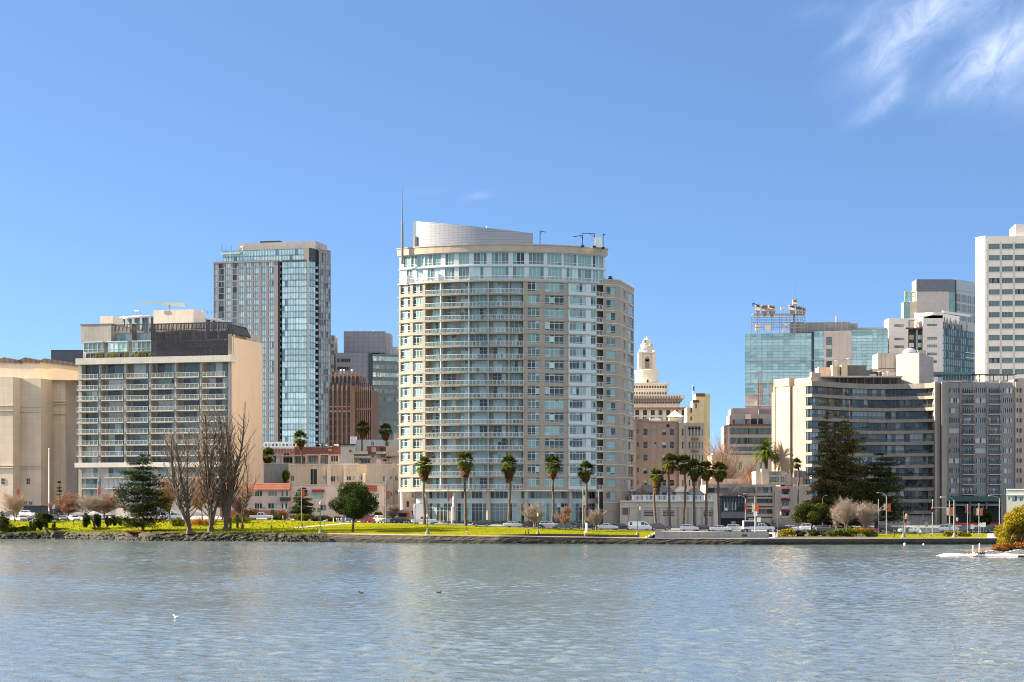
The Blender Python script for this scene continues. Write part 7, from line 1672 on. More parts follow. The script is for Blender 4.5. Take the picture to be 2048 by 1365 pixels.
# small bare trees
g4 = 'small bare street trees before the round tower'
bare(1069, 420, 1006, 21, 'pale bare tree on the lawn before the round tower, by the silver crossover', seed=5, mat=m_twigp, nt=m_barkl, levels=3, n0=4, nsub=5, r0=.15, spread=.85, fork=2, group=g4)
bare(1130, 416, 1014, 14, 'small bare tree with russet leaves before the round tower', seed=6, mat=m_twigr, levels=4, r0=.12, leaves=l_wine, nl=700, lsize=.12, group=g4)
bare(1193, 417, 1018, 16, 'pale pinkish bare tree before the tower wing, nearest the white sedan', seed=7, mat=m_twigp, nt=m_barkl, levels=3, n0=4, nsub=5, r0=.14, fork=2, group=g4)
bare(785, 446, 1010, 15, 'pale bare sapling with pink twigs beside the red banner', seed=8, mat=m_twigp, nt=m_barkl, levels=4, r0=.11, fork=2)
bare(138, 492, 985, 32, 'wide russet bare tree in the car park before the auditorium corner', seed=9, mat=m_twigr, levels=4, n0=4, r0=.2, leaves=l_wine, nl=3800, lsize=.14, spread=1.0, upw=.4)
bare(172, 484, 988, 30, 'pale bare tree at the edge of the car park', seed=10, mat=m_twigp, nt=m_barkl, levels=3, n0=4, nsub=5, r0=.16, fork=2, spread=.9)
bare(208, 488, 985, 34, 'brown bare tree between the white van and the balcony block', seed=11, mat=m_twig, levels=4, n0=4, r0=.2, leaves=l_wine, nl=1500, lsize=.13, spread=.9)
bare(30, 480, 985, 26, 'thin bare tree beside the auditorium banner pole', seed=12, mat=m_twig, levels=3, n0=4, nsub=5, r0=.16, fork=2, spread=.8)
for i, (px, Y, py, w, nl, lab) in enumerate(((340, 462, 960, 24, 2600, 'orange-brown autumn tree behind the leaning poplar'), (405, 466, 955, 30, 4200, 'bright orange autumn tree behind the joined poplars'), (445, 470, 968, 26, 3000, 'dull orange autumn tree behind the tallest poplar'), (480, 468, 975, 24, 2200, 'brown autumn tree beside the pink house'))):
 bare(px, Y, py, w, lab, seed=30 + i, mat=m_twigr, levels=4, n0=4, r0=.16, leaves=l_orng, nl=nl, lsize=.14, spread=.9, upw=.4, cat='tree', name='autumn_tree', group='autumn trees behind the poplars')
g5 = 'bare street trees before the redwoods'
for i, (px, Y, py, w, f_, lab) in enumerate(((1672, 428, 1012, 22, 1, 'pinkish bare tree beside the olive-green round tree'), (1692, 424, 996, 30, 3, 'tall many-stemmed bare tree before the redwoods'), (1731, 426, 1004, 26, 2, 'rounded pinkish bare tree beside the cypress'))):
 bare(px, Y, py, w, lab, seed=50 + i, mat=m_twigp, nt=m_barkl, levels=3, n0=4, r0=.14, spread=.95, fork=f_ + 1, nsub=4, group=g5)
bare(1470, 470, 958, 40, 'large pale bare tree with golden limbs behind the dark cafe', seed=61, mat=m_twigp, nt=m_barkl, levels=3, n0=4, r0=.28, fork=3, spread=.8)
bare(1452, 530, 870, 46, 'large reddish bare tree before the stepped salmon office', seed=62, mat=m_twigr, levels=3, n0=4, r0=.35, fork=3, spread=.9, nsub=5)
bare(1500, 500, 925, 26, 'reddish bare tree below the date palm', seed=63, mat=m_twigr, levels=4, n0=4, r0=.2, leaves=l_wine, nl=900, lsize=.16)
bare(1545, 452, 1030, 9, 'small crooked leafless tree before the blank tan wall', seed=64, mat=m_twig, levels=2, r0=.16, spread=1.1)
bare(1283, 462, 968, 16, 'grey bare tree on the garage terrace', seed=65, mat=m_twig, levels=4, r0=.15)
# shrubs and weeping pines on the bank
def shrub(px, Y, pytop, half_px, label, mat=l_shr, n=2200, size=.13, seed=1, name='shrub', cat='shrub', flat=1.0, group=None):
 R = random.Random(seed); w = 1.25 * half_px * Y / F; h = max(.5, hpx(px, Y, pytop)); cl = []
 for _ in range(14): a = R.uniform(0, 2 * PI); q = R.uniform(0, .95) * w; s = R.uniform(.18, .45); cl.append(((q * math.cos(a), q * math.sin(a) * .7, h * R.uniform(.15, .66)), (w * s, w * s * .8, h * R.uniform(.2, .38))))
 P = clump_pts(cl, n, .3); P[:, 2] = np.maximum(P[:, 2], .03)
 seg = [((0, 0, -.1), (R.uniform(-.3, .3) * w, 0, h * .5), .05, .02) for _ in range(4)]
 return tree(name, label, cat, px, Y, [('stem', tubes_mesh('stem', seg, 5, m_bark)), ('foliage', np_mesh('foliage', leaf_cloud(P, size), 4, mat))], group)
gs_ = 'shrubs along the lake bank'
for i, (px, Y, py, w, mat, lab) in enumerate(((5, 455, 1022, 16, l_con, 'dark bush at the picture edge on the lake bank'), (18, 452, 1052, 14, l_con, 'low dark bush over the stones near the edge bush'), (115, 455, 1055, 20, l_pitt, 'low olive bush beside the weeping pine on the bank'), (108, 455, 1042, 3, l_pitt, 'tiny dark bush behind the weeping pine'), (50, 455, 1050, 12, l_shr, 'dull green bush above the stones'),
  (312, 428, 1062, 24, l_con, 'dark scrub at the foot of the layered conifer'), (270, 428, 1064, 18, l_dry, 'dry brown scrub over the bank stones beside the conifer'), (200, 448, 1062, 14, l_dry, 'dry scrub below the drooping pines'))):
 shrub(px, Y, py, w, lab, mat, 2600, .16, 70 + i, group=gs_)
def pine(px, Y, pytop, half_px, label, seed, lean):
 R = random.Random(seed); h = hpx(px, Y, pytop); w = half_px * Y / F; seg = [((0, 0, -.2), (lean * .4, 0, h * .5), .3, .22), ((lean * .4, 0, h * .5), (lean, 0, h * .85), .22, .12)]; cl = []
 for k in range(16):
  a = R.uniform(0, 2 * PI); L = w * R.uniform(.3, 1); x, y = lean + L * math.cos(a), L * math.sin(a) * .7; zt_ = h * R.uniform(.62, .95); seg.append(((lean, 0, h * .8), (x, y, zt_), .08, .03))
  for m_ in range(3): cl.append(((x * 1.02, y, zt_ - h * .17 * m_), (w * .2, w * .2, h * .13)))
 return tree('weeping_pine', label, 'conifer', px, Y, [('trunk', tubes_mesh('trunk', seg, 6, m_bark)), ('crown', np_mesh('crown', leaf_cloud(clump_pts(cl, 6500, .2), .17, .3, -.6), 4, l_con))], 'low weeping pines on the bank')
pine(97, 448, 1039, 17, 'weeping pine hanging over the stones beside the dead branches', 1, -2.2); pine(191, 447, 1028, 19, 'weeping pine with two dark pompoms by the white van', 2, -1.2); pine(212, 450, 1034, 16, 'weeping pine leaning towards the layered conifer', 3, 1.6)
bare(118, 449, 1062, 10, 'heap of dead grey branches on the bank stones', seed=80, mat=m_twigp, nt=m_twigp, levels=3, r0=.08, fork=5, spread=1.3, upw=.1, name='dead_branches', cat='dead branches')
gh = 'garden shrubs along the street'
for i, (px, Y, py, w, mat, lab) in enumerate(((85, 480, 1022, 12, l_shr, 'green bush between the parked cars in the car park'), (96, 478, 1026, 10, l_con, 'dark bush beside the car park'), (478, 452, 1028, 22, l_shr, 'bright green bush beside the white pickup with a crew cab'), (500, 470, 1016, 14, l_dry, 'yellowish bush behind the white pickup by the pink house'), (566, 466, 1018, 18, l_orng, 'rusty orange bush before the pink house'), (555, 464, 1028, 12, l_shr, 'low green bush below the rusty bush'),
  (606, 462, 1026, 13, l_shr, 'green bush under the dark bushy conifer'), (355, 446, 1034, 14, l_shr, 'light green bush under the leaning poplar'), (400, 448, 1032, 22, l_dry, 'brown hedge behind the joined poplars'), (640, 462, 1030, 20, l_cyp, 'dark hedge beside the round oak'), (672, 460, 1032, 16, l_cyp, 'dark hedge behind the round oak'), (755, 464, 1022, 10, l_cyp, 'dark shrub beside the tan house before the red banner'),
  (1575, 394, 1055, 13, l_bush, 'yellow-green bush at the corner of the grey concrete wall'), (1598, 396, 1060, 13, l_cyp, 'dark green bush next to the yellow-green one'), (1632, 397, 1058, 16, l_pitt, 'olive bush below the round olive-green tree'), (1664, 396, 1060, 13, l_shr, 'mixed bush on the shore before the pinkish bare trees'), (1690, 396, 1054, 14, l_shr, 'bright bush under the tall many-stemmed bare tree'), (1712, 396, 1052, 14, l_bush, 'yellow bush in the shore bed'), (1737, 397, 1056, 14, l_shr, 'last green bush of the shore bed beside the lawn'),
  (1898, 398, 1061, 9, l_bush, 'small golden grass bush on the lawn by the banner pole'), (1924, 398, 1062, 13, l_bush, 'golden spiky bush beside the person in brown'), (1530, 440, 1045, 16, l_cyp, 'dark bush behind the white utility truck'))):
 shrub(px, Y, py, w, lab, mat, 2600, .13, 90 + i, group=gh)
# hedge strip at the tower foot and tufts of grass
hb = thing('clipped_hedge', 'low dark clipped hedge along the foot of the round tower', 'hedge', (X(1000, 446), 446, gz(1000, 446))); P = []
for px in np.linspace(885, 1195, 900): Y = 446.5 + rng.uniform(-.4, .4); P.append((X(px, Y) - X(1000, 446), Y - 446, rng.uniform(.05, .85)))
P = np.repeat(np.array(P), 6, 0) + rng.normal(size=(5400, 3)) * .12; P[:, 2] = np.maximum(P[:, 2], .03); link('foliage', np_mesh('foliage', leaf_cloud(P, .1), 4, l_cyp), hb)
N = 14000; pxs = np.concatenate([rng.uniform(-60, 1320, N), rng.uniform(1752, 1970, 1500)]); V = np.zeros((len(pxs), 3, 3), np.float32)
for i, px in enumerate(pxs):
 sy, wz, ry, rz_, fz_ = terr(px); Y = rng.uniform(sy + 1.6, ry - 4.5) if px > 700 else rng.uniform(sy + .3, ry - 4.5) if rng.random() < .4 else rng.uniform(sy + .2, sy + 9); z_ = gz(px, Y) - .02; h = rng.uniform(.06, .16) if px > 650 else rng.uniform(.1, .42); w = h * .5; a = rng.uniform(0, PI); x = X(px, Y); dx, dy = math.cos(a) * w, math.sin(a) * w
 V[i] = [(x - dx, Y - dy, z_), (x + dx, Y + dy, z_), (x + rng.normal() * .06, Y + rng.normal() * .06, z_ + h)]
tag(link('grass', np_mesh('grass', V.reshape(-1, 3), 3, leaf('grass_blade', [(.10, .13, .012), (.16, .18, .015), (.20, .18, .03)], .3))), 'tufts of rough grass over the lawn and the lake bank', 'grass', kind='stuff')
# island at the east edge with a golden bush
b = MB(); nx, ny = 40, 14
def isl(i, j):
 fx, fy = i / nx, j / ny; px = 1972 + 420 * fx; Y = 300 + 34 * fy; e = min(1, fx / .22); s = math.sin(PI * fy) ** .6
 return (X(px, 300), Y, -.3 + 1.2 * e * s + (.12 * math.sin(i * 1.7 + j * 2.3) if 0 < j < ny else 0))
for i in range(nx):
 for j in range(ny): b.quad(isl(i, j), isl(i + 1, j), isl(i + 1, j + 1), isl(i, j + 1))
tag(b.build('island', M('island_soil', (.10, .07, .04), var=.3, scale=1.5)), kind='structure')
R = random.Random(5); Yb = 312; x0 = X(2040, Yb); cl = []; cl2 = []
for px, py, r in ((2035, 1045, 3.2), (2060, 1030, 3.4), (2010, 1065, 2.6), (2085, 1040, 3.5), (2030, 1075, 2.8), (2055, 1070, 3.0), (1998, 1085, 1.8), (2110, 1050, 3.5), (2048, 1052, 3.2), (2022, 1036, 1.8), (2040, 1024, 1.6), (2062, 1014, 1.7), (2016, 1052, 1.6), (2003, 1072, 1.5), (2090, 1012, 2.0), (2130, 1045, 3), (2150, 1070, 3)):
 cl.append(((X(px, Yb) - x0, R.uniform(-2.5, 2.5), max(.8, Z(py, Yb) - .3)), (r * .55, r * .55, r * .5)))
for px, py, r in ((2000, 1094, 1.3), (2025, 1096, 1.6), (1990, 1097, 1.0), (2048, 1094, 1.8), (1982, 1101, .7), (2075, 1094, 1.8), (2110, 1092, 2)): cl2.append(((X(px, Yb) - x0, R.uniform(-3.6, -1.6), max(.5, Z(py, Yb) - .3)), (r * .9, r * .8, r * .6)))
bt = thing('golden_bush', 'large golden-green bush covering the small island at the picture edge', 'bush', (x0, Yb, .3))
seg = [((R.uniform(-1, 1), R.uniform(-1, 1), 0), c[0], .14, .05) for c in cl]
link('trunk', tubes_mesh('trunk', seg, 6, m_bark), bt); link('crown', np_mesh('crown', leaf_cloud(clump_pts(cl, 42000, .5), .11), 4, l_bush), bt); link('dry_fringe', np_mesh('dry_fringe', leaf_cloud(clump_pts(cl2, 9000, .3), .13), 4, l_dry), bt)
# ------------------------------------------------------------------ vehicles
def paint_mat():
 m = bpy.data.materials.new('car_paint'); m.use_nodes = True; nt = m.node_tree; b = nt.nodes['Principled BSDF']; oi = nt.nodes.new('ShaderNodeObjectInfo'); nt.links.new(oi.outputs['Color'], b.inputs['Base Color'])
 b.inputs['Roughness'].default_value = .3; b.inputs['Specular IOR Level'].default_value = .5; b.inputs['Coat Weight'].default_value = .6; b.inputs['Coat Roughness'].default_value = .08; return m
m_paint = paint_mat(); m_tyre = M('tyre_rubber', (.018, .018, .018), rough=.9); m_rim = M('alloy_rim', (.45, .46, .47), metal=.7, rough=.35); g_car = G('car_glass', (.02, .025, .03), rough=.05, wob=.0)
m_head = M('headlamp_lens', (.75, .76, .76), rough=.15); m_tail = M('tail_lamp_lens', (.35, .01, .01), rough=.2)
CARS = {  # lower body outline (x, z), cabin outline (x, z), width, wheel x, wheel r
 'sedan': ([(-2.35, .42), (-2.38, .80), (-2.1, .98), (-1.4, 1.0), (.95, .98), (1.75, .90), (2.25, .74), (2.38, .55), (2.35, .3), (-2.2, .28)], [(-1.75, .97), (-1.05, 1.40), (-.1, 1.46), (.5, 1.38), (1.25, .95)], 1.82, (1.42, -1.38), .33),
 'hatch': ([(-2.0, .42), (-2.05, .85), (-1.95, 1.0), (.85, .98), (1.5, .90), (1.98, .72), (2.05, .5), (2.0, .3), (-1.95, .28)], [(-1.98, .98), (-1.65, 1.42), (-.5, 1.52), (.2, 1.44), (1.0, .95)], 1.76, (1.25, -1.2), .32),
 'suv': ([(-2.3, .45), (-2.35, 1.0), (-2.25, 1.12), (.9, 1.1), (1.85, 1.04), (2.25, .88), (2.35, .6), (2.3, .34), (-2.2, .32)], [(-2.3, 1.1), (-1.9, 1.62), (-.6, 1.70), (.25, 1.62), (1.05, 1.08)], 1.9, (1.45, -1.4), .37),
 'pickup': ([(-2.9, .55), (-2.92, 1.12), (-.95, 1.12), (1.35, 1.15), (2.55, 1.08), (2.85, .9), (2.9, .5), (2.8, .42), (-2.8, .42)], [(-1.0, 1.12), (-.9, 1.72), (-.3, 1.86), (.55, 1.80), (1.35, 1.13)], 1.98, (1.8, -1.75), .40),
 'van': ([(-2.6, .4), (-2.65, 1.15), (1.2, 1.15), (2.1, 1.1), (2.55, .85), (2.62, .5), (2.5, .32), (-2.5, .32)], [(-2.65, 1.14), (-2.55, 1.95), (-1.5, 2.02), (.8, 2.0), (1.35, 1.85), (2.1, 1.1)], 1.95, (1.65, -1.6), .36),
 'tall_van': ([(-2.8, .4), (-2.85, 1.2), (1.6, 1.2), (2.3, 1.15), (2.75, .9), (2.8, .5), (2.7, .34), (-2.7, .34)], [(-2.85, 1.19), (-2.8, 2.5), (-1.5, 2.6), (1.2, 2.55), (1.6, 2.3), (2.35, 1.15)], 2.0, (1.8, -1.7), .37)}
_cm = {}
def car_meshes(kind):
 if kind in _cm: return _cm[kind]
 body, cabn, Wd, wx, wr = CARS[kind]; H = Wd / 2
 b = MB()
 def loft(poly, secs, m=0):
  n = len(poly); i0 = len(b.v); cx = sum(p[0] for p in poly) / n; cz = sum(p[1] for p in poly) / n
  for (y, sx, sz) in secs:
   for (x, z) in poly: b.v.append((cx + (x - cx) * sx, y, cz + (z - cz) * sz))
  for s in range(len(secs) - 1):
   for k in range(n): k2 = (k + 1) % n; b.f.append((i0 + s * n + k, i0 + s * n + k2, i0 + (s + 1) * n + k2, i0 + (s + 1) * n + k)); b.m.append(m)
  b.f.append(tuple(i0 + k for k in range(n))[::-1]); b.m.append(m); b.f.append(tuple(i0 + (len(secs) - 1) * n + k for k in range(n))); b.m.append(m)
 loft(body, [(-H, .955, .86), (-H + .06, .99, .96), (-H + .16, 1, 1), (H - .16, 1, 1), (H - .06, .99, .96), (H, .955, .86)])
 zb = cabn[0][1]; zt = max(p[1] for p in cabn)
 def cs(y): return y
 n = len(cabn); i0 = len(b.v)
 for sgn in (-1, 1):
  for (x, z) in cabn: f = (z - zb) / (zt - zb); b.v.append((x, sgn * (H - .08 - .22 * max(0, f)), z))
 roof = MB(); glass = MB()
 L_ = [b.v[i0 + k] for k in range(n)]; R_ = [b.v[i0 + n + k] for k in range(n)]; b.v = b.v[:i0]
 for k in range(n - 1):
  steep = abs(cabn[k + 1][1] - cabn[k][1]) > .5 * abs(cabn[k + 1][0] - cabn[k][0])
  q = (L_[k], R_[k], R_[k + 1], L_[k + 1])
  boxy = kind in ('van', 'tall_van') and k == 0
  (glass if steep and not boxy else b).quad(*q)
 # sides: painted shell with dark windows standing a centimetre proud
 for S_, sg in ((L_, -1), (R_, 1)):
  i = len(b.v); b.v += S_; b.f.append(tuple(range(i, i + n)) if sg < 0 else tuple(range(i + n - 1, i - 1, -1))); b.m.append(0)
  cx = sum(p[0] for p in cabn) / n; inner = []
  for (x, z) in cabn:
   f = (z - zb) / (zt - zb); z2 = zb + (zt - zb) * (.10 + .76 * f); f2 = (z2 - zb) / (zt - zb); inner.append((cx + (x - cx) * .9, sg * (H - .08 - .22 * f2 + .015), z2))
  xs = [p[0] for p in inner]; x0, x1 = min(xs), max(xs)
  def ztop(x):
   for k in range(n - 1):
    a, c = inner[k], inner[k + 1]
    if min(a[0], c[0]) - 1e-6 <= x <= max(a[0], c[0]) + 1e-6 and abs(c[0] - a[0]) > 1e-4: return a[2] + (c[2] - a[2]) * (x - a[0]) / (c[0] - a[0])
   return inner[0][2]
  zlo = zb + (zt - zb) * .10; cuts = [x0, x0 + (x1 - x0) * .36, x0 + (x1 - x0) * .68, x1] if kind not in ('van', 'tall_van') else [x0 + (x1 - x0) * .02, x0 + (x1 - x0) * .16, x0 + (x1 - x0) * .60, x0 + (x1 - x0) * .80, x1]
  if kind == 'tall_van': cuts = [x0 + (x1 - x0) * .70, x0 + (x1 - x0) * .82, x1]
  for c in range(len(cuts) - 1):
   if kind == 'van' and c == 1: continue
   a, e = cuts[c] + .04, cuts[c + 1] - .04; pts = [a + (e - a) * t / 4 for t in range(5)]
   for t in range(4):
    yv = lambda z: sg * (H - .08 - .22 * (z - zb) / (zt - zb) + .015); za, ze = max(zlo, ztop(pts[t])), max(zlo, ztop(pts[t + 1])); zl = zlo if kind != 'tall_van' else zb + .3 * (zt - zb)
    q = ((pts[t], yv(zl), zl), (pts[t + 1], yv(zl), zl), (pts[t + 1], yv(ze), ze), (pts[t], yv(za), za)); glass.quad(*(q if sg < 0 else q[::-1]))
 if kind == 'pickup':
  for sg in (-1, 1): b.box(-2.88, -1.0, sg * H * .93 - .04, sg * H * .93 + .04, 1.1, 1.16)
  b.box(-2.86, -1.05, -H + .12, H - .12, 1.121, 1.125, 1)
 b.box(2.2 if kind != 'hatch' else 1.85, max(p[0] for p in body) + .02, -H * .8, H * .8, .3, .42, 1); b.box(min(p[0] for p in body) - .02, min(p[0] for p in body) + .2, -H * .85, H * .85, .34, .46, 1)
 for sg in (-1, 1): b.box(.85, 1.0, sg * (H + .1) - .07, sg * (H + .1) + .07, zb + .02, zb + .16)
 w = MB(); w.tube((0, -.11, 0), (0, .11, 0), wr, None, 16); rim = MB(); rim.tube((0, -.125, 0), (0, .125, 0), wr * .62, None, 10)
 xf = max(p[0] for p in body); xb = min(p[0] for p in body); zl = body[1][1] - .12
 hl = MB(); hl.box(xf - .36, xf - .06, -.14, .14, .62, .80); tl = MB(); tl.box(xb - .015, xb + .12, -.11, .11, zl - .14, zl + .08)
 _cm[kind] = (b.mesh('body', [m_paint, m_black]), glass.mesh('window_glass', g_car), w.mesh('wheel', m_tyre), rim.mesh('rim', m_rim), hl.mesh('headlight', m_head), tl.mesh('tail_light', m_tail), H, wx, wr, xf); return _cm[kind]
def car(kind, px, Y, head, col, label, z=None, group=None, name=None):
 bo, gl, wh, ri, hl, tl, H, wx, wr, xf = car_meshes(kind); loc = at(px, Y) if z is None else (X(px, Y), Y, z)
 r = thing(name or {'sedan': 'parked_car', 'hatch': 'parked_car', 'suv': 'parked_car', 'pickup': 'pickup_truck', 'van': 'van', 'tall_van': 'van'}[kind], label, {'pickup': 'pickup truck', 'van': 'van', 'tall_van': 'van'}.get(kind, 'car'), loc, math.radians(head), group)
 o = link('body', bo, r); o.color = (*col, 1); link('window_glass', gl, r)
 for x in wx:
  for sg in (-1, 1):
   q = link('wheel', wh, r, (x, sg * (H - .12), wr)); link('rim', ri, q)
 for sg in (-1, 1): link('headlight', hl, r, (0, sg * (H - .24), 0)); link('tail_light', tl, r, (0, sg * (H - .16), 0))
 return r
wht, slv, gry, blk, dgn, red, blu, cre = (.74, .74, .73), (.42, .43, .43), (.14, .145, .15), (.016, .017, .018), (.03, .045, .042), (.48, .035, .04), (.16, .22, .32), (.66, .60, .46)
gl_, gm_, gr_ = 'cars parked in the car park', 'cars parked along the shore street', 'cars on the eastern street'
for a in (('suv', 58, 503, -14, wht, 'white crossover in the back row of the car park beside the dark shed', gl_), ('hatch', 43, 484, -60, slv, 'silver hatchback at the front of the car park, partly behind a bush', gl_), ('sedan', 67, 485, -50, blk, 'black sedan beside the silver hatchback in the car park', gl_), ('suv', 108, 484, -70, dgn, 'dark green-grey crossover nosing towards the lawn', gl_),
   ('sedan', 125, 484, -72, gry, 'grey sedan nosing towards the lawn', gl_), ('sedan', 147, 483, -55, wht, 'white sedan with its nose towards the lawn behind the dark walker', gl_), ('suv', 155, 503, 0, (.62, .60, .60), 'pale wagon in the back row under the russet bare tree', gl_), ('tall_van', 199, 500, -12, wht, 'tall white van behind the weeping pines', gl_), ('sedan', 223, 482, -60, wht, 'white car half hidden by the layered conifer', gl_), ('sedan', 24, 506, -10, gry, 'dark car at the picture edge in the car park', gl_), ('hatch', 180, 503, -30, (.05, .13, .14), 'teal car beside the tall white van', gl_),
   ('van', 342, 476, 0, wht, 'white van seen behind the leaning poplar', gm_), ('pickup', 523, 463, 0, wht, 'white crew-cab pickup on the street before the pink house', gm_), ('hatch', 698, 455, 10, blu, 'blue-grey car behind the oak trunk', gm_), ('sedan', 717, 452, -30, (.03, .04, .07), 'dark blue car beside the red hatchback', gm_), ('hatch', 737, 450, 8, red, 'bright red hatchback on the street', gm_),
   ('suv', 751, 456, 0, gry, 'grey crossover behind the red hatchback', gm_), ('suv', 760, 449, -70, cre, 'cream covered car with its nose to the lawn beside the red hatchback', gm_), ('sedan', 783, 447, 0, slv, 'silver sedan beside the bare sapling', gm_), ('sedan', 801, 445, 0, blk, 'black sedan between the silver sedan and the white pickup', gm_), ('hatch', 793, 452, 0, wht, 'white car behind the silver sedan by the white column', gm_),
   ('pickup', 849, 431, 0, wht, 'white long-bed pickup before the round tower podium', gm_), ('hatch', 963, 424, 180, dgn, 'dark green car half hidden by the lawn edge', gm_), ('sedan', 1027, 426, 0, wht, 'white sedan on the street before the balcony bays', gm_), ('sedan', 1066, 424, 0, (.10, .03, .03), 'dark maroon car behind the pale bare tree', gm_), ('suv', 1099, 426, 0, (.60, .60, .58), 'silver-white crossover before the wide windows', gm_),
   ('sedan', 1130, 424, 0, gry, 'dark grey car behind the russet tree', gm_), ('sedan', 1174, 423, 0, blk, 'black car low behind the lawn by the street light', gm_), ('sedan', 1215, 425, 0, wht, 'white sedan before the tower wing', gm_), ('sedan', 1244, 426, 0, blk, 'black car between the white sedan and the white van', gm_), ('van', 1280, 424, 0, wht, 'white panel van before the garage wall', gm_), ('suv', 1320, 426, 0, (.10, .09, .085), 'dark brown crossover behind the person on the wall end', gm_),
   ('hatch', 1379, 426, 0, wht, 'white hatchback before the garage pilasters', gm_), ('sedan', 1407, 428, 0, (.09, .025, .02), 'dark red car behind the concrete wall', gm_), ('sedan', 1440, 425, 0, wht, 'white sedan before the garage end pier', gm_), ('suv', 1473, 426, 0, slv, 'silver crossover before the dark cafe', gm_), ('suv', 1530, 446, 0, blk, 'black crossover behind the white utility truck', gr_), ('suv', 1565, 430, 0, blk, 'black crossover before the blank tan wall', gr_), ('hatch', 1585, 432, 0, wht, 'white hatchback behind the yellow-green bush', gr_),
   ('suv', 1620, 436, 0, wht, 'white crossover under the olive-green tree', gr_), ('sedan', 1640, 434, 10, blu, 'pale blue car under the olive-green tree', gr_), ('suv', 1652, 430, 0, gry, 'grey crossover behind the shore bed bushes', gr_), ('hatch', 1738, 434, 0, red, 'red car behind the last green bush', gr_), ('suv', 1776, 438, 0, blk, 'black crossover beside the thin green street light', gr_), ('sedan', 1797, 438, -20, (.62, .58, .48), 'beige car behind the walker in black', gr_), ('sedan', 1818, 432, 0, wht, 'white sedan by the red traffic light post', gr_),
   ('suv', 1898, 440, -15, wht, 'white crossover before the pilasters', gr_), ('sedan', 1919, 440, 0, gry, 'dark grey car before the red hoarding', gr_), ('sedan', 1936, 446, 0, blu, 'blue car before the red hoarding', gr_), ('sedan', 1958, 438, 0, blk, 'black car beside the square road signs', gr_), ('suv', 1985, 440, 0, dgn, 'dark crossover by the golden bush', gr_)):
 car(*a[:6], group=a[6])
# utility truck and orange food truck
r = thing('utility_truck', 'white utility truck with an open box body behind the concrete wall', 'truck', at(1515, 424))
b = MB(); b.box(-3.2, -.4, -1.05, 1.05, .7, 1.2); b.box(-3.2, -3.05, -1.05, 1.05, 1.2, 2.5); b.box(-.55, -.4, -1.05, 1.05, 1.2, 2.5); b.box(-3.2, -.4, -1.05, 1.05, 2.4, 2.55); b.box(-3.2, -.4, .95, 1.05, 1.2, 2.45); b.build('box_body', m_white, r)
bo, gl, wh, ri, hl, tl, H, wx, wr, xf = car_meshes('pickup')
MB().box(-2.9, -.7, -.6, .6, 1.21, 2.0).build('cargo', m_darkf, r)
o = link('cab', bo, r, (.9, 0, .1)); o.color = (.74, .74, .73, 1); link('window_glass', gl, r, (.9, 0, .1))
for x in (2.6, -2.0):
 for sg in (-1, 1): q = link('wheel', wh, r, (x, sg * .9, wr)); link('rim', ri, q)
for sg in (-1, 1): link('headlight', hl, r, (.9, sg * .75, .1))
r = thing('food_truck', 'orange and grey food truck parked behind the white column of the round tower', 'food truck', at(811, 449))
b = MB(); b.box(-1.7, 1.0, -1, 1, .5, 2.7); b.build('box_body', M('orange_truck_paint', (.50, .16, .06), var=.3, scale=2), r); MB().box(-1.5, .3, -1.06, -.9, 1.4, 2.2).build('serving_hatch', m_black, r); MB().box(-1.9, .8, -1.5, -.9, 2.3, 2.4).build('awning', m_greyf, r); MB().box(1.0, 2.0, -.95, .95, .5, 1.9).build('cab', m_greyf, r); MB().box(-1.7, 1.0, -1.02, 1.02, 2.7, 3.1).build('roof_unit', m_greyf, r)
for x in (1.3, -1.1):
 for sg in (-1, 1): q = link('wheel', wh, r, (x, sg * .85, wr)); link('rim', ri, q)
# ------------------------------------------------------------------ shore structures
W_ = thing('concrete_wall', 'long pale grey concrete parapet wall along the shore before the garage', 'wall', (X(1310, 385), 385, 1.2))
b = MB(); px = list(range(1310, 1550, 12)); 
for i in range(len(px) - 1):
 for (Ya, z0_, z1_) in ((385, -.6, None),):
  p, q = px[i], px[i + 1]; za = Z(1063 + (p - 1310) * .01, 385) - 1.2; zb2 = Z(1063 + (q - 1310) * .01, 385) - 1.2; xa, xc = X(p, 385) - W_.location.x, X(q, 385) - W_.location.x
  b.quad((xa, 0, -.6), (xc, 0, -.6), (xc, 0, zb2), (xa, 0, za)); b.quad((xa, 0, za), (xc, 0, zb2), (xc, .45, zb2), (xa, .45, za)); b.quad((xc, .45, -.6), (xa, .45, -.6), (xa, .45, za), (xc, .45, zb2))
b.quad((0, .45, -.6), (0, 0, -.6), (0, 0, Z(1063, 385) - 1.2), (0, .45, Z(1063, 385) - 1.2)); b.build('wall', M('pale_grey_concrete', (.23, .235, .235), lines=(2.5, 0, .05, .8), streak=.16), W_)
b = MB(); x0_ = X(1287, 385) - W_.location.x; 
for k in range(5): b.box(x0_ + .6 * k, 0, .2, 2.5, -.6, .1 + .26 * k)
b.build('end_step', m_pave, W_); b = MB(); b.box(X(1538, 385) - W_.location.x, X(1545, 385) - W_.location.x, -.06, 0, .2, .9); b.box(X(1484, 385) - W_.location.x, X(1494, 385) - W_.location.x, -.06, 0, .35, .75); b.build('dark_panel', m_darkf, W_)
W2_ = thing('low_hedge_wall', 'low dark planted wall along the lawn edge above the lake path', 'wall', (X(980, 392.5), 392.5, gz(980, 392.5)))
b = MB(); px = list(range(978, 1288, 10))
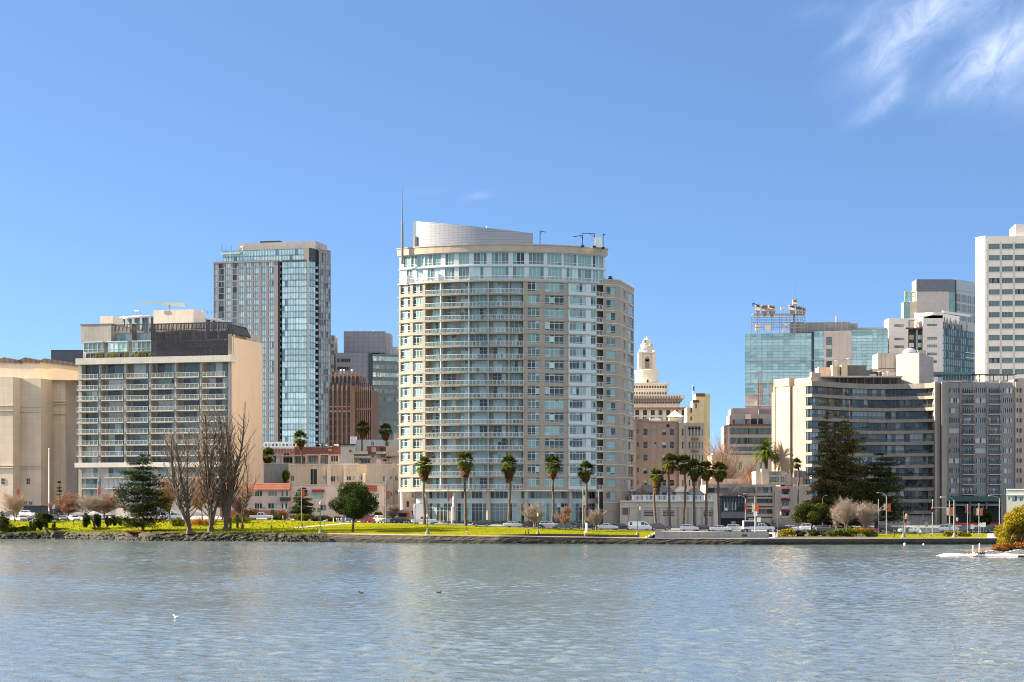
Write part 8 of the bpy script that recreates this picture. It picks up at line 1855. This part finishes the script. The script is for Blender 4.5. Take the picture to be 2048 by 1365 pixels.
for i in range(len(px) - 1):
 p, q = px[i], px[i + 1]; Ya, Yb_ = terr(p)[0] + 3.2, terr(q)[0] + 3.2; za, zc_ = gz(p, Ya), gz(q, Yb_); h0, h1 = .1 + .42 * min(1, (p - 978) / 120), .1 + .42 * min(1, (q - 978) / 120); o = W2_.location
 A_, B2 = (X(p, Ya) - o.x, Ya - o.y), (X(q, Yb_) - o.x, Yb_ - o.y); b.quad((*A_, za - o.z - .1), (*B2, zc_ - o.z - .1), (*B2, zc_ - o.z + h1), (*A_, za - o.z + h0)); b.quad((*A_, za - o.z + h0), (*B2, zc_ - o.z + h1), (B2[0], B2[1] + .5, zc_ - o.z + h1), (A_[0], A_[1] + .5, za - o.z + h0))
b.build('wall', m_stone, W2_)
# ------------------------------------------------------------------ lamps, signs, banners
def park_lamp(px, Y, pytop, label, hook=True, cone=True):
 r = thing('park_lamp', label, 'park lamp', at(px, Y), 0, 'lamp posts with lantern hooks'); h = hpx(px, Y, pytop)
 if cone: MB().lathe([(.55, 0), (.5, .1), (.32, .55), (.16, .95), (.09, 1.2)], 12).build('base', m_concd, r)
 MB().lathe([(.085, .1), (.06, h - .5)], 8).build('pole', m_green, r)
 if hook:
  b = MB(); pts = [(0, 0, h - .5)] + [(.28 - .28 * math.cos(t), 0, h - .5 + .5 * math.sin(t)) for t in np.linspace(0, PI, 8)]; b.path(pts, .04, 5); b.build('hook', m_green, r)
  b = MB(); b.lathe([(.05, -.1), (.24, -.3), (.2, -.8), (.08, -.95)], 8, (.56, 0, h - .45)); b.build('lantern', m_clay, r)
 else:
  b = MB(); b.lathe([(.06, 0), (.2, .12), (.24, .55), (.05, .8)], 8, (0, 0, h - .8)); b.build('lantern', m_clay, r)
 return r
for a in ((641, 411, 1003, 'lantern post on the lawn between the path and the oak', False), (855, 399, 1028, 'thin lamp post on a cone base at the lake path near the white pickup', False), (1076, 394, 1026, 'lamp post on a cone base behind the walking couple', False), (1275, 393, 1008, 'hooked lantern post before the white panel van', True), (1556, 392, 1018, 'hooked lantern post before the blank tan wall', True), (1807, 391, 1022, 'hooked lantern post on a stone base by the red traffic light', True), (1909, 392, 1030, 'green hooked lantern post beside the banner pole', True), (830, 426, 1010, 'slim dark post on the lawn before the white pickup', False)): park_lamp(*a[:4], hook=a[4], cone=a[0] != 830)
def street_light(px, Y, pytop, dx, label, mat=None, arm2=False):
 r = thing('street_light', label, 'street light', at(px, Y), 0, 'curved-arm street lights'); h = hpx(px, Y, pytop); mat = mat or m_steel
 MB().lathe([(.16, 0), (.12, .3), (.09, h - .6)], 8).build('pole', mat, r)
 b = MB(); pts = [(0, 0, h - .7), (dx * .25, 0, h - .3), (dx * .6, 0, h - .08), (dx, 0, h)]; b.path(pts, .05, 5); b.build('arm', mat, r)
 b = MB(); b.box(min(dx, dx * 1.28), max(dx, dx * 1.28), -.13, .13, h - .08, h + .08); b.build('lamp_head', m_concl, r); return r
for a in ((1166, 420, 972, -.9, 'curved-arm street light before the shaded palm at the tower wing'), (1510, 412, 988, -1.9, 'curved-arm street light with white boxes beside the utility truck'), (1773, 412, 986, -1.6, 'curved-arm street light before the cypress with one red banner'), (1757, 424, 1000, .01, 'pale steel post beside the cypress, without an arm'), (1899, 410, 996, -1.5, 'curved-arm light with a pair of banners at the lawn end'), (1908, 424, 994, -2.4, 'taller curved-arm light reaching over the pilasters'), (1999, 424, 992, -1.9, 'curved-arm light beside the golden bush'), (1645, 440, 991, .8, 'curved green street light under the redwoods'), (196, 486, 957, .9, 'curved-arm light with an orange banner before the balcony block'), (1491, 430, 992, -1.2, 'thin curved light pole before the dark cafe'), (1865, 420, 1000, .01, 'thin grey pole before the pilasters, without an arm'), (2004, 436, 1000, .01, 'short white post beside the curved light at the golden bush')): street_light(*a)
def pole(px, Y, pytop, label, name='banner_pole', mat=None, cat='banner pole', r0=.09):
 r = thing(name, label, cat, at(px, Y)); h = hpx(px, Y, pytop); MB().lathe([(r0, 0), (r0 * .7, h)], 8).build('pole', mat or m_steel, r); MB().ball((0, 0, h), r0 * 1.3, 8).build('finial', mat or m_steel, r); return r
pole(98, 494, 898, 'tall bare white flag pole before the auditorium', 'flag_pole', m_white, 'flag pole', .16); pole(32, 482, 952, 'green banner pole before the auditorium', mat=m_green); pole(603, 452, 974, 'banner pole before the dark bushy conifer'); pole(772, 444, 962, 'banner pole beside the tan house and the bare sapling'); pole(896, 428, 968, 'banner pole before the balcony bays of the round tower', mat=m_green); pole(1958, 412, 1008, 'pale banner pole before the red hoarding'); pole(1935, 430, 1010, 'grey pole carrying dark banners before the red hoarding'); pole(1197.5, 432, 984, 'pole with a small red banner at the tower wing corner')
m_bn = {'red': M('red_banner', (.50, .09, .05), var=.18, scale=2), 'orange': m_orange, 'cream': m_cream, 'green': M('green_banner', (.10, .17, .10)), 'dark': M('maroon_banner', (.20, .05, .06))}
def banner(px, Y, pyt, pyb, wpx, col, label):
 h = (pyb - pyt) * Y / F; w = wpx * Y / F; r = thing('banner', label, 'banner', (X(px, Y), Y - .12, Z(pyb, Y)), 0, 'banners hung on poles')
 b = MB(); n = 6
 for i in range(n):
  z0_, z1_ = h * i / n, h * (i + 1) / n; y0_, y1_ = .05 * math.sin(i * 1.3), .05 * math.sin((i + 1) * 1.3); b.quad((-w / 2, y0_, z0_), (w / 2, y0_ + .04, z0_), (w / 2, y1_ + .04, z1_), (-w / 2, y1_, z1_)); b.quad((w / 2, y0_ + .06, z0_), (-w / 2, y0_ + .02, z0_), (-w / 2, y1_ + .02, z1_), (w / 2, y1_ + .06, z1_))
 b.build('cloth', m_bn[col], r); b = MB(); 
 for zz in (h, 0): b.tube((-w / 2 - .15, .02, zz), (w / 2 + .15, .02, zz), .025, None, 5)
 b.build('rod', m_steel, r)
for a in ((37, 482, 978, 990, 5, 'red', 'red banner on the green pole before the auditorium'), (198.5, 486, 976, 991, 5, 'orange', 'orange banner on the light before the balcony block'), (599, 452, 979, 994, 4.5, 'green', 'dull green banner before the dark bushy conifer'), (606.5, 452, 980, 997, 5, 'red', 'red banner next to the dull green one'), (776.5, 444, 982, 999, 5.5, 'red', 'red banner beside the bare sapling'), (769, 444, 984, 998, 3, 'cream', 'faded narrow banner beside the red one at the bare sapling'), (897.5, 428, 983, 1003, 3, 'red', 'narrow red banner before the balcony bays'), (1167.5, 420, 991, 1011, 4.5, 'cream', 'pale orange-edged banner on the light before the tower wing'), (1194, 432, 994, 1008, 4.5, 'dark', 'small maroon banner at the tower wing corner'),
   (1506, 412, 1007, 1025, 5, 'cream', 'cream banner above the utility truck'), (1514, 412, 1007, 1025, 6.5, 'orange', 'bright orange banner above the utility truck'), (1491.5, 430, 1006, 1021, 5, 'red', 'red banner before the dark cafe'), (1769, 412, 1008, 1021, 4, 'cream', 'faded banner before the cypress'), (1778, 412, 1008, 1023, 7, 'red', 'red banner before the cypress'), (1895.5, 410, 1015, 1031, 6, 'cream', 'patterned cream banner at the lawn end'), (1903.5, 410, 1015, 1032, 6, 'orange', 'bright red-orange banner at the lawn end'), (1955, 412, 1017, 1031, 4.5, 'cream', 'black and white banner before the red hoarding'), (1962.5, 412, 1017, 1031, 5.5, 'red', 'red banner before the red hoarding'), (1932, 430, 1013, 1025, 4, 'dark', 'maroon banner under the green awning'), (1939, 430, 1013, 1025, 4, 'dark', 'second maroon banner under the green awning, nearer the banner pole')): banner(*a)
# traffic signals
m_sig = bpy.data.materials.new('red_signal_light'); m_sig.use_nodes = True; p_ = m_sig.node_tree.nodes['Principled BSDF']; p_.inputs['Base Color'].default_value = (.8, .02, .02, 1); p_.inputs['Emission Color'].default_value = (1, .03, .02, 1); p_.inputs['Emission Strength'].default_value = 3
def signal(px, Y, py, label, post):
 s = Y / F; r = thing('traffic_light', label, 'traffic light', at(px, Y)); zc_ = Z(py, Y) - r.location.z
 if post: MB().lathe([(.09, 0), (.08, zc_ + .7)], 8, (0, .35, 0)).build('pole', m_steel, r)
 else: b = MB(); b.path([(0, .3, zc_ + .2), (3.4, .3, zc_ + .1), (3.9, .3, zc_ - .4), (3.9, .3, 0)], .08, 6); b.build('mast_arm', m_steel, r)
 b = MB(); b.box(-.22, .22, 0, .3, zc_ - .85, zc_ + .35); b.build('housing', m_black, r)
 b = MB(); b.tube((0, -.03, zc_ + .1), (0, .02, zc_ + .1), .16, None, 12); b.build('red_lens', m_sig, r)
 b = MB()
 for k in (1, 2): b.tube((0, -.02, zc_ + .1 - .36 * k), (0, .02, zc_ + .1 - .36 * k), .14, None, 12)
 b.build('dark_lens', m_darkf, r)
signal(1811, 414, 1038, 'traffic light showing red by the hooked lantern post', True); signal(1864.5, 418, 1017, 'traffic light showing red hanging from a mast arm before the pilasters', False)
# road signs
def sign(px, Y, py, shape, col, label, w=.75):
 r = thing('road_sign', label, 'road sign', at(px, Y), 0, 'signs on thin posts'); zc_ = Z(py, Y) - r.location.z; MB().tube((0, .05, 0), (0, .05, zc_ + w * .4), .035, None, 6).build('post', m_steel, r); b = MB()
 if shape == 'diamond': b.prism([(-w * .7, 0), (0, w * .7), (w * .7, 0), (0, -w * .7)], -.015, .015); o = b.build('plate', col, r, (0, 0, zc_)); o.rotation_euler = (PI / 2, 0, 0)
 else: b.box(-w / 2, w / 2, -.02, .02, -w * .65, w * .65); b.build('plate', col, r, (0, 0, zc_))
for a in ((528, 458, 1017, 'diamond', m_steel, 'pale diamond sign behind the white crew-cab pickup'), (580, 462, 1018, 'diamond', m_steel, 'pale diamond sign beside the rusty orange bush'), (545, 456, 1024, 'box', m_green, 'small green sign behind the white crew-cab pickup'), (638, 440, 1021, 'box', m_bn['green'], 'green street sign beside the lantern post on the lawn'), (107, 488, 1014, 'box', m_white, 'white sign beside the dark shed in the car park'), (1961, 420, 1050, 'diamond', m_white, 'white diamond sign beside the pale banner pole'), (1968, 420, 1050, 'box', m_white, 'tall white sign before the red hoarding'), (1853, 424, 1049, 'box', m_greyf, 'small grey sign on the thin grey pole'), (1836, 414, 1056, 'box', m_white, 'pale board behind the yellow vest cyclist'), (1511, 408, 1028, 'box', m_white, 'white box sign on the light above the utility truck'), (1518, 410, 1040, 'box', m_white, 'narrow white sign beside the utility truck'), (1945, 430, 1054, 'box', m_white, 'white notice on the red hoarding'), (1814, 416, 1060, 'box', m_bn['green'], 'green notice by the white sedan'), (1816, 416, 1046, 'diamond', m_greyf, 'small grey diamond sign below the red traffic light')): sign(*a)
for i, px in enumerate((667, 677, 683, 691, 667 + 7)):
 r = thing('bollard', 'plain pale bollard in the row behind the oak', 'bollard', at(px, 447), 0, 'bollards behind the oak'); MB().lathe([(.13, 0), (.13, 1.0), (.08, 1.1)], 8).build('post', m_cream, r); MB().lathe([(.145, .8), (.145, .9)], 8).build('band', m_greyf, r)
for px, Y, py, lab in ((461, 430, 1036, 'dark square stump left of its twin beside the joined poplars'), (475, 434, 1031, 'taller dark square post by the slender poplar')):
 r = thing('wooden_post', lab.replace('left of', 'near'), 'wooden post', at(px, Y)); h = hpx(px, Y, py); MB().box(-.25, .25, -.2, .2, 0, h).build('post', m_bark, r); MB().box(-.3, .3, -.25, .25, h, h + .08).build('cap', m_bark, r)
r = thing('stone_marker', 'tall pale stone marker behind the jogger in beige on the lake path', 'marker', at(1173, 404)); h = hpx(1173, 404, 1046); MB().lathe([(.3, 0), (.26, h * .8), (.32, h * .84), (.2, h)], 8).build('shaft', m_white, r); MB().box(-.4, .4, -.4, .4, 0, .2).build('base', m_concl, r)
# ------------------------------------------------------------------ floating boom, buoys, posts
m_fl = M('float_white', (.76, .75, .72), var=.08, rough=.6)
r = thing('floating_boom', 'long white floating boom with a tapered tip beside the small island', 'floating boom', (X(1960, 285), 285, 0)); b = MB()
def bq(px, f): Y = 290 - (px - 1873) * .028; return (X(px, Y) - r.location.x, Y - 285)
pts = list(range(1873, 2120, 9)); prof = [(-.32, 0), (-.30, .26), (-.18, .40), (.5, .44), (.9, .36), (.95, 0)]
for i in range(len(pts) - 1):
 for k in range(len(prof) - 1):
  q = []
  for (p, kk) in ((pts[i], k), (pts[i + 1], k), (pts[i + 1], k + 1), (pts[i], k + 1)):
   s = min(1, (p - 1871) / 22) ** .6; x, y = bq(p, 0); q.append((x, y + prof[kk][0] * s, max(-.1, prof[kk][1] * s * (1 + .12 * math.sin(p * .11)))))
  b.quad(*q)
b.build('hull', m_fl, r); b = MB(); p0, p1 = bq(2026, 0), bq(2115, 0); b.box(p0[0], p1[0], p1[1] - .5, p1[1] - .33, .02, .34); b.build('underside_shade', m_black, r); b = MB()  # shade under the hull's east end, painted as a black strip
for i in range(len(pts) - 1): a, c = bq(pts[i], 0), bq(pts[i + 1], 0); b.tube((a[0], a[1] - .36, .06), (c[0], c[1] - .36, .06), .05, None, 5)
b.build('rub_rail', M('pink_rail', (.5, .2, .15)), r)
r = thing('float_line', 'second white float line with dark spots lying behind the boom tip', 'float line', (X(2000, 292), 292, 0)); b = MB(); bd = MB()
for i in range(18):
 p = 1968 + 8 * i; x = X(p, 292) - r.location.x; z_ = .62 + .16 * math.sin(i * .9) + i * .02; b.box(x - .32, x + .32, -.3, .3, z_ - .32, z_)
 bd.ball((x + .1, -.31, z_ - .12), .07, 6); bd.ball((x - .2, -.31, z_ - .2), .06, 6)
b.build('float', M('bluish_float', (.62, .66, .74)), r); bd.build('spot', m_black, r)
for px, pyt, lab in ((1946, 1092, 'shorter white post standing on the floating boom'), (1959, 1088, 'taller white post standing on the floating boom')):
 r = thing('white_post', lab, 'post', (X(px, 287.5), 287.5, .4)); MB().lathe([(.09, -.3), (.09, Z(pyt, 287.5) - .4)], 8).build('post', m_white, r); MB().lathe([(.11, Z(pyt, 287.5) - .42), (.02, Z(pyt, 287.5) - .3)], 8).build('cap', m_white, r)
for px, rad, lab in ((1809.5, .26, 'larger white ball buoy near the shore wall before the hooked lantern post'), (1847, .17, 'smaller white ball buoy near the shore wall')):
 r = thing('buoy', lab, 'buoy', (X(px, 378), 378, 0)); MB().ball((0, 0, rad * .6), rad, 12).build('float', m_white, r); MB().tube((0, 0, rad * 1.4), (0, 0, rad * 2), .03, None, 5).build('eye', m_steel, r)
# birds: a gull and two ducks afloat, cormorants and gulls resting on the boom
m_gull = M('gull_white', (.75, .74, .72), var=.05); m_gullg = M('gull_grey', (.30, .31, .32)); m_duck = M('duck_brown', (.075, .05, .04), var=.3, scale=8); m_beak = M('beak_orange', (.5, .25, .05))
def bird(loc, rz, s, label, mats, group=None, name='gull', up=.0):
 r = thing(name, label, 'bird', loc, rz, group)
 bm2 = bmesh.new(); P_ = [(-.30, 0, .13), (-.18, 0, .10), (0, 0, .09), (.14, 0, .12), (.20, 0, .22 + up), (.26, 0, .29 + up), (.33, 0, .29 + up)]; R_ = [.015, .07, .115, .10, .055, .058, .02]
 me = bpy.data.meshes.new('body'); me.from_pydata(P_, [(i, i + 1) for i in range(len(P_) - 1)], []); o = link('body', me, r); sk = o.modifiers.new('skin', 'SKIN')
 for i, v in enumerate(me.skin_vertices[0].data): v.radius = (R_[i], R_[i])
 me.skin_vertices[0].data[2].use_root = True; o.modifiers.new('sub', 'SUBSURF').levels = 1; me.materials.append(mats[0]); o.scale = (s, s, s); bm2.free()
 b = MB(); 
 for sg in (-1, 1): b.v += [(.1, sg * .10, .17), (-.1, sg * .12, .19), (-.36, sg * .03, .17), (-.1, sg * .10, .10), (.08, sg * .125, .12)]; i = len(b.v) - 5; b.f += [(i, i + 1, i + 2, i + 3, i + 4)]; b.m += [0]
 q = b.build('wing', mats[1], r); q.scale = (s, s, s)
 b = MB(); b.tube((.33, 0, .285 + up), (.41, 0, .27 + up), .018, .004, 5); q = b.build('beak', m_beak, r); q.scale = (s, s, s); return r
Yg = 7.4 * F / (1238 - HY); bird((X(355, Yg), Yg, -.02), PI * .97, 1.0, 'white gull with grey wings floating alone on the open lake', (m_gull, m_gullg))
Yg = 7.4 * F / (1187 - HY); bird((X(722, Yg), Yg, -.02), PI, .8, 'small brown duck afloat with a pale cheek, nearer the gull', (m_duck, m_gullg), name='duck'); bird((X(878, Yg), Yg, -.02), .2, .8, 'small dark duck afloat in the bright reflection of the round tower', (m_duck, m_duck), name='duck')
for i, (px, c) in enumerate(((1931, 0), (1938, 0), (1943, 0), (1952, 0), (1957, 0), (1963, 1), (1968, 1), (1949, 2))):
 bird((X(px, 287), 287.2, .42), random.uniform(0, 6), .9 if c != 1 else 1.2, ('brown duck resting on the floating boom', 'dark cormorant resting on the floating boom', 'white gull resting between the posts on the floating boom')[c], ((m_duck, m_duck), (m_black, m_black), (m_gull, m_gullg))[c], 'birds resting on the boom' if c < 2 else None, ('duck', 'cormorant', 'gull')[c], up=.1 if c == 1 else 0)
# ------------------------------------------------------------------ people
m_skin = M('skin', (.42, .25, .17), var=.04); m_hair = M('dark_hair', (.025, .018, .014))
def person(px, Y, head, label, top, legs, h=1.72, stride=.0, arms=.15, bend=0.0, carry=None, bare_legs=False):
 r = thing('person', label, 'person', at(px, Y), math.radians(head), None)
 k = h / 1.72; P_, E_, R_ = [], [], []
 def v(p, rad, par=None):
  P_.append((p[0] * k, p[1] * k, p[2] * k)); R_.append(rad * k); i = len(P_) - 1
  if par is not None: E_.append((par, i))
  return i
 pel = v((0, 0, .95), .135); wst = v((bend * .1, 0, 1.08), .115, pel); che = v((bend * .25, 0, 1.30), .15, wst); nk = v((bend * .36, 0, 1.46), .055, che); hd = v((bend * .42 + .015, 0, 1.56), .085, nk); v((bend * .45 + .01, 0, 1.66), .075, hd); v((bend * .45 + .10, 0, 1.57), .018, hd)
 for sg in (-1, 1):
  s = stride * sg; kn = (max(0, s) * .55 + .03, sg * .10, .50); ft = (s * .85 - (.12 if s < 0 else 0), sg * .10, .085 + (.06 if s < -.1 else 0)); hp = v((0, sg * .09, .90), .095, pel); ke = v(kn, .062, hp); an = v(ft, .042, ke); v((ft[0] + .15, sg * .11, .045), .035, an)
  a = -s * .7 * (arms / .15); sh = v((bend * .3, sg * .185, 1.40), .058, che); el = v((bend * .3 + a * .35 - .03, sg * .235, 1.14), .043, sh); wr = v((bend * .3 + a * .75 + .08, sg * .235, .93), .03, el); pm = v((bend * .3 + a * .85 + .10, sg * .235, .865), .032, wr)
  for f, (dy, l) in enumerate(((-.024, .075), (-.008, .085), (.008, .08), (.023, .065))):
   q = v((P_[pm][0] / k + .012, P_[pm][1] / k + dy, .865 - .05), .010, pm); v((P_[pm][0] / k + .022, P_[pm][1] / k + dy, .865 - .05 - l * .7), .008, q)
  q = v((P_[pm][0] / k + .04, P_[pm][1] / k - sg * .02, .86), .011, pm); v((P_[pm][0] / k + .06, P_[pm][1] / k - sg * .025, .82), .009, q)
 me = bpy.data.meshes.new('skeleton'); me.from_pydata(P_, E_, []); o = bpy.data.objects.new('tmp', me); COL.objects.link(o); o.modifiers.new('s', 'SKIN')
 for i, q in enumerate(me.skin_vertices[0].data): q.radius = (R_[i], R_[i])
 me.skin_vertices[0].data[0].use_root = True; o.modifiers.new('u', 'SUBSURF').levels = 1
 dg = bpy.context.evaluated_depsgraph_get(); m2 = bpy.data.meshes.new_from_object(o.evaluated_get(dg)); bpy.data.objects.remove(o)
 m2.name = 'body'; m2.materials.clear(); [m2.materials.append(m) for m in (m_skin, top, legs, m_black)]
 for p in m2.polygons:
  c = p.center; z_ = c.z / k; ay = abs(c.y) / k
  p.material_index = 3 if z_ < .09 else (0 if bare_legs and z_ < .72 else 2) if z_ < .98 and ay < .19 else 0 if z_ > 1.45 else 0 if z_ < .95 else 1
  p.use_smooth = True
 link('body', m2, r); b = MB(); b.ball(((bend * .45 - .02) * k, 0, 1.615 * k), .108 * k, 10, 0, (1, .92, .98)); q = b.build('hair', m_hair, r)
 return r
def cl(n, c): return M('cloth_' + n, c, var=.1, scale=4)
c_bk, c_gy, c_bl, c_wh, c_br, c_gn, c_bg, c_yl, c_nv = cl('black', (.02, .02, .022)), cl('grey', (.16, .16, .17)), cl('light_blue', (.30, .42, .52)), cl('white', (.65, .63, .60)), cl('brown', (.14, .06, .04)), cl('dark_green', (.04, .06, .03)), cl('beige', (.50, .40, .32)), cl('yellow', (.5, .55, .05)), cl('navy', (.05, .07, .13))
person(604, 424, 0, 'person striding in dark clothes on the sunny lawn beneath the red banner', c_gy, c_bk, 1.85, .42); person(543, 421, 90, 'person standing in dark green on the lawn before the white crew-cab pickup', c_gn, c_bk, 1.5); person(566, 452, 0, 'person in a light blue jacket beside the rusty orange bush', c_bl, c_gy, 1.7, .2)
person(933, 393.5, 0, 'runner in a dark top and pale shorts on the lake path', c_bk, c_wh, 1.72, .38, bare_legs=True); person(1051.5, 391.5, 180, 'shorter walker of the dark-clad couple on the lake path', c_gn, c_bk, 1.65, .2); person(1057.5, 391.3, 180, 'taller walker of the dark-clad couple on the lake path', c_bk, c_bk, 1.8, .24)
person(1171, 389.5, 200, 'jogger in beige on the lake path before the white stone marker', c_bg, c_bg, 1.7, .36, bare_legs=True); person(1316, 387, 180, 'person in a beige coat at the end of the concrete wall', c_bg, c_gy, 1.5); person(147, 463, 0, 'dark figure standing on the grass before the white sedan', c_bk, c_nv, 1.72)
person(1788, 390, 20, 'person walking in black on the shore lawn beside the hooked lantern post', c_bk, c_bk, 1.72, .2); person(1841, 391, 180, 'person in a pale blue top walking with a yellow vest', c_bl, c_nv, 1.75, .34); person(1863, 391, 180, 'bent person in dark green with a small cart on the shore lawn', c_gn, c_gy, 1.5, .2, bend=1.0); person(1915, 391, 0, 'person in a brown coat beside the golden spiky bush', c_br, c_br, 1.7)
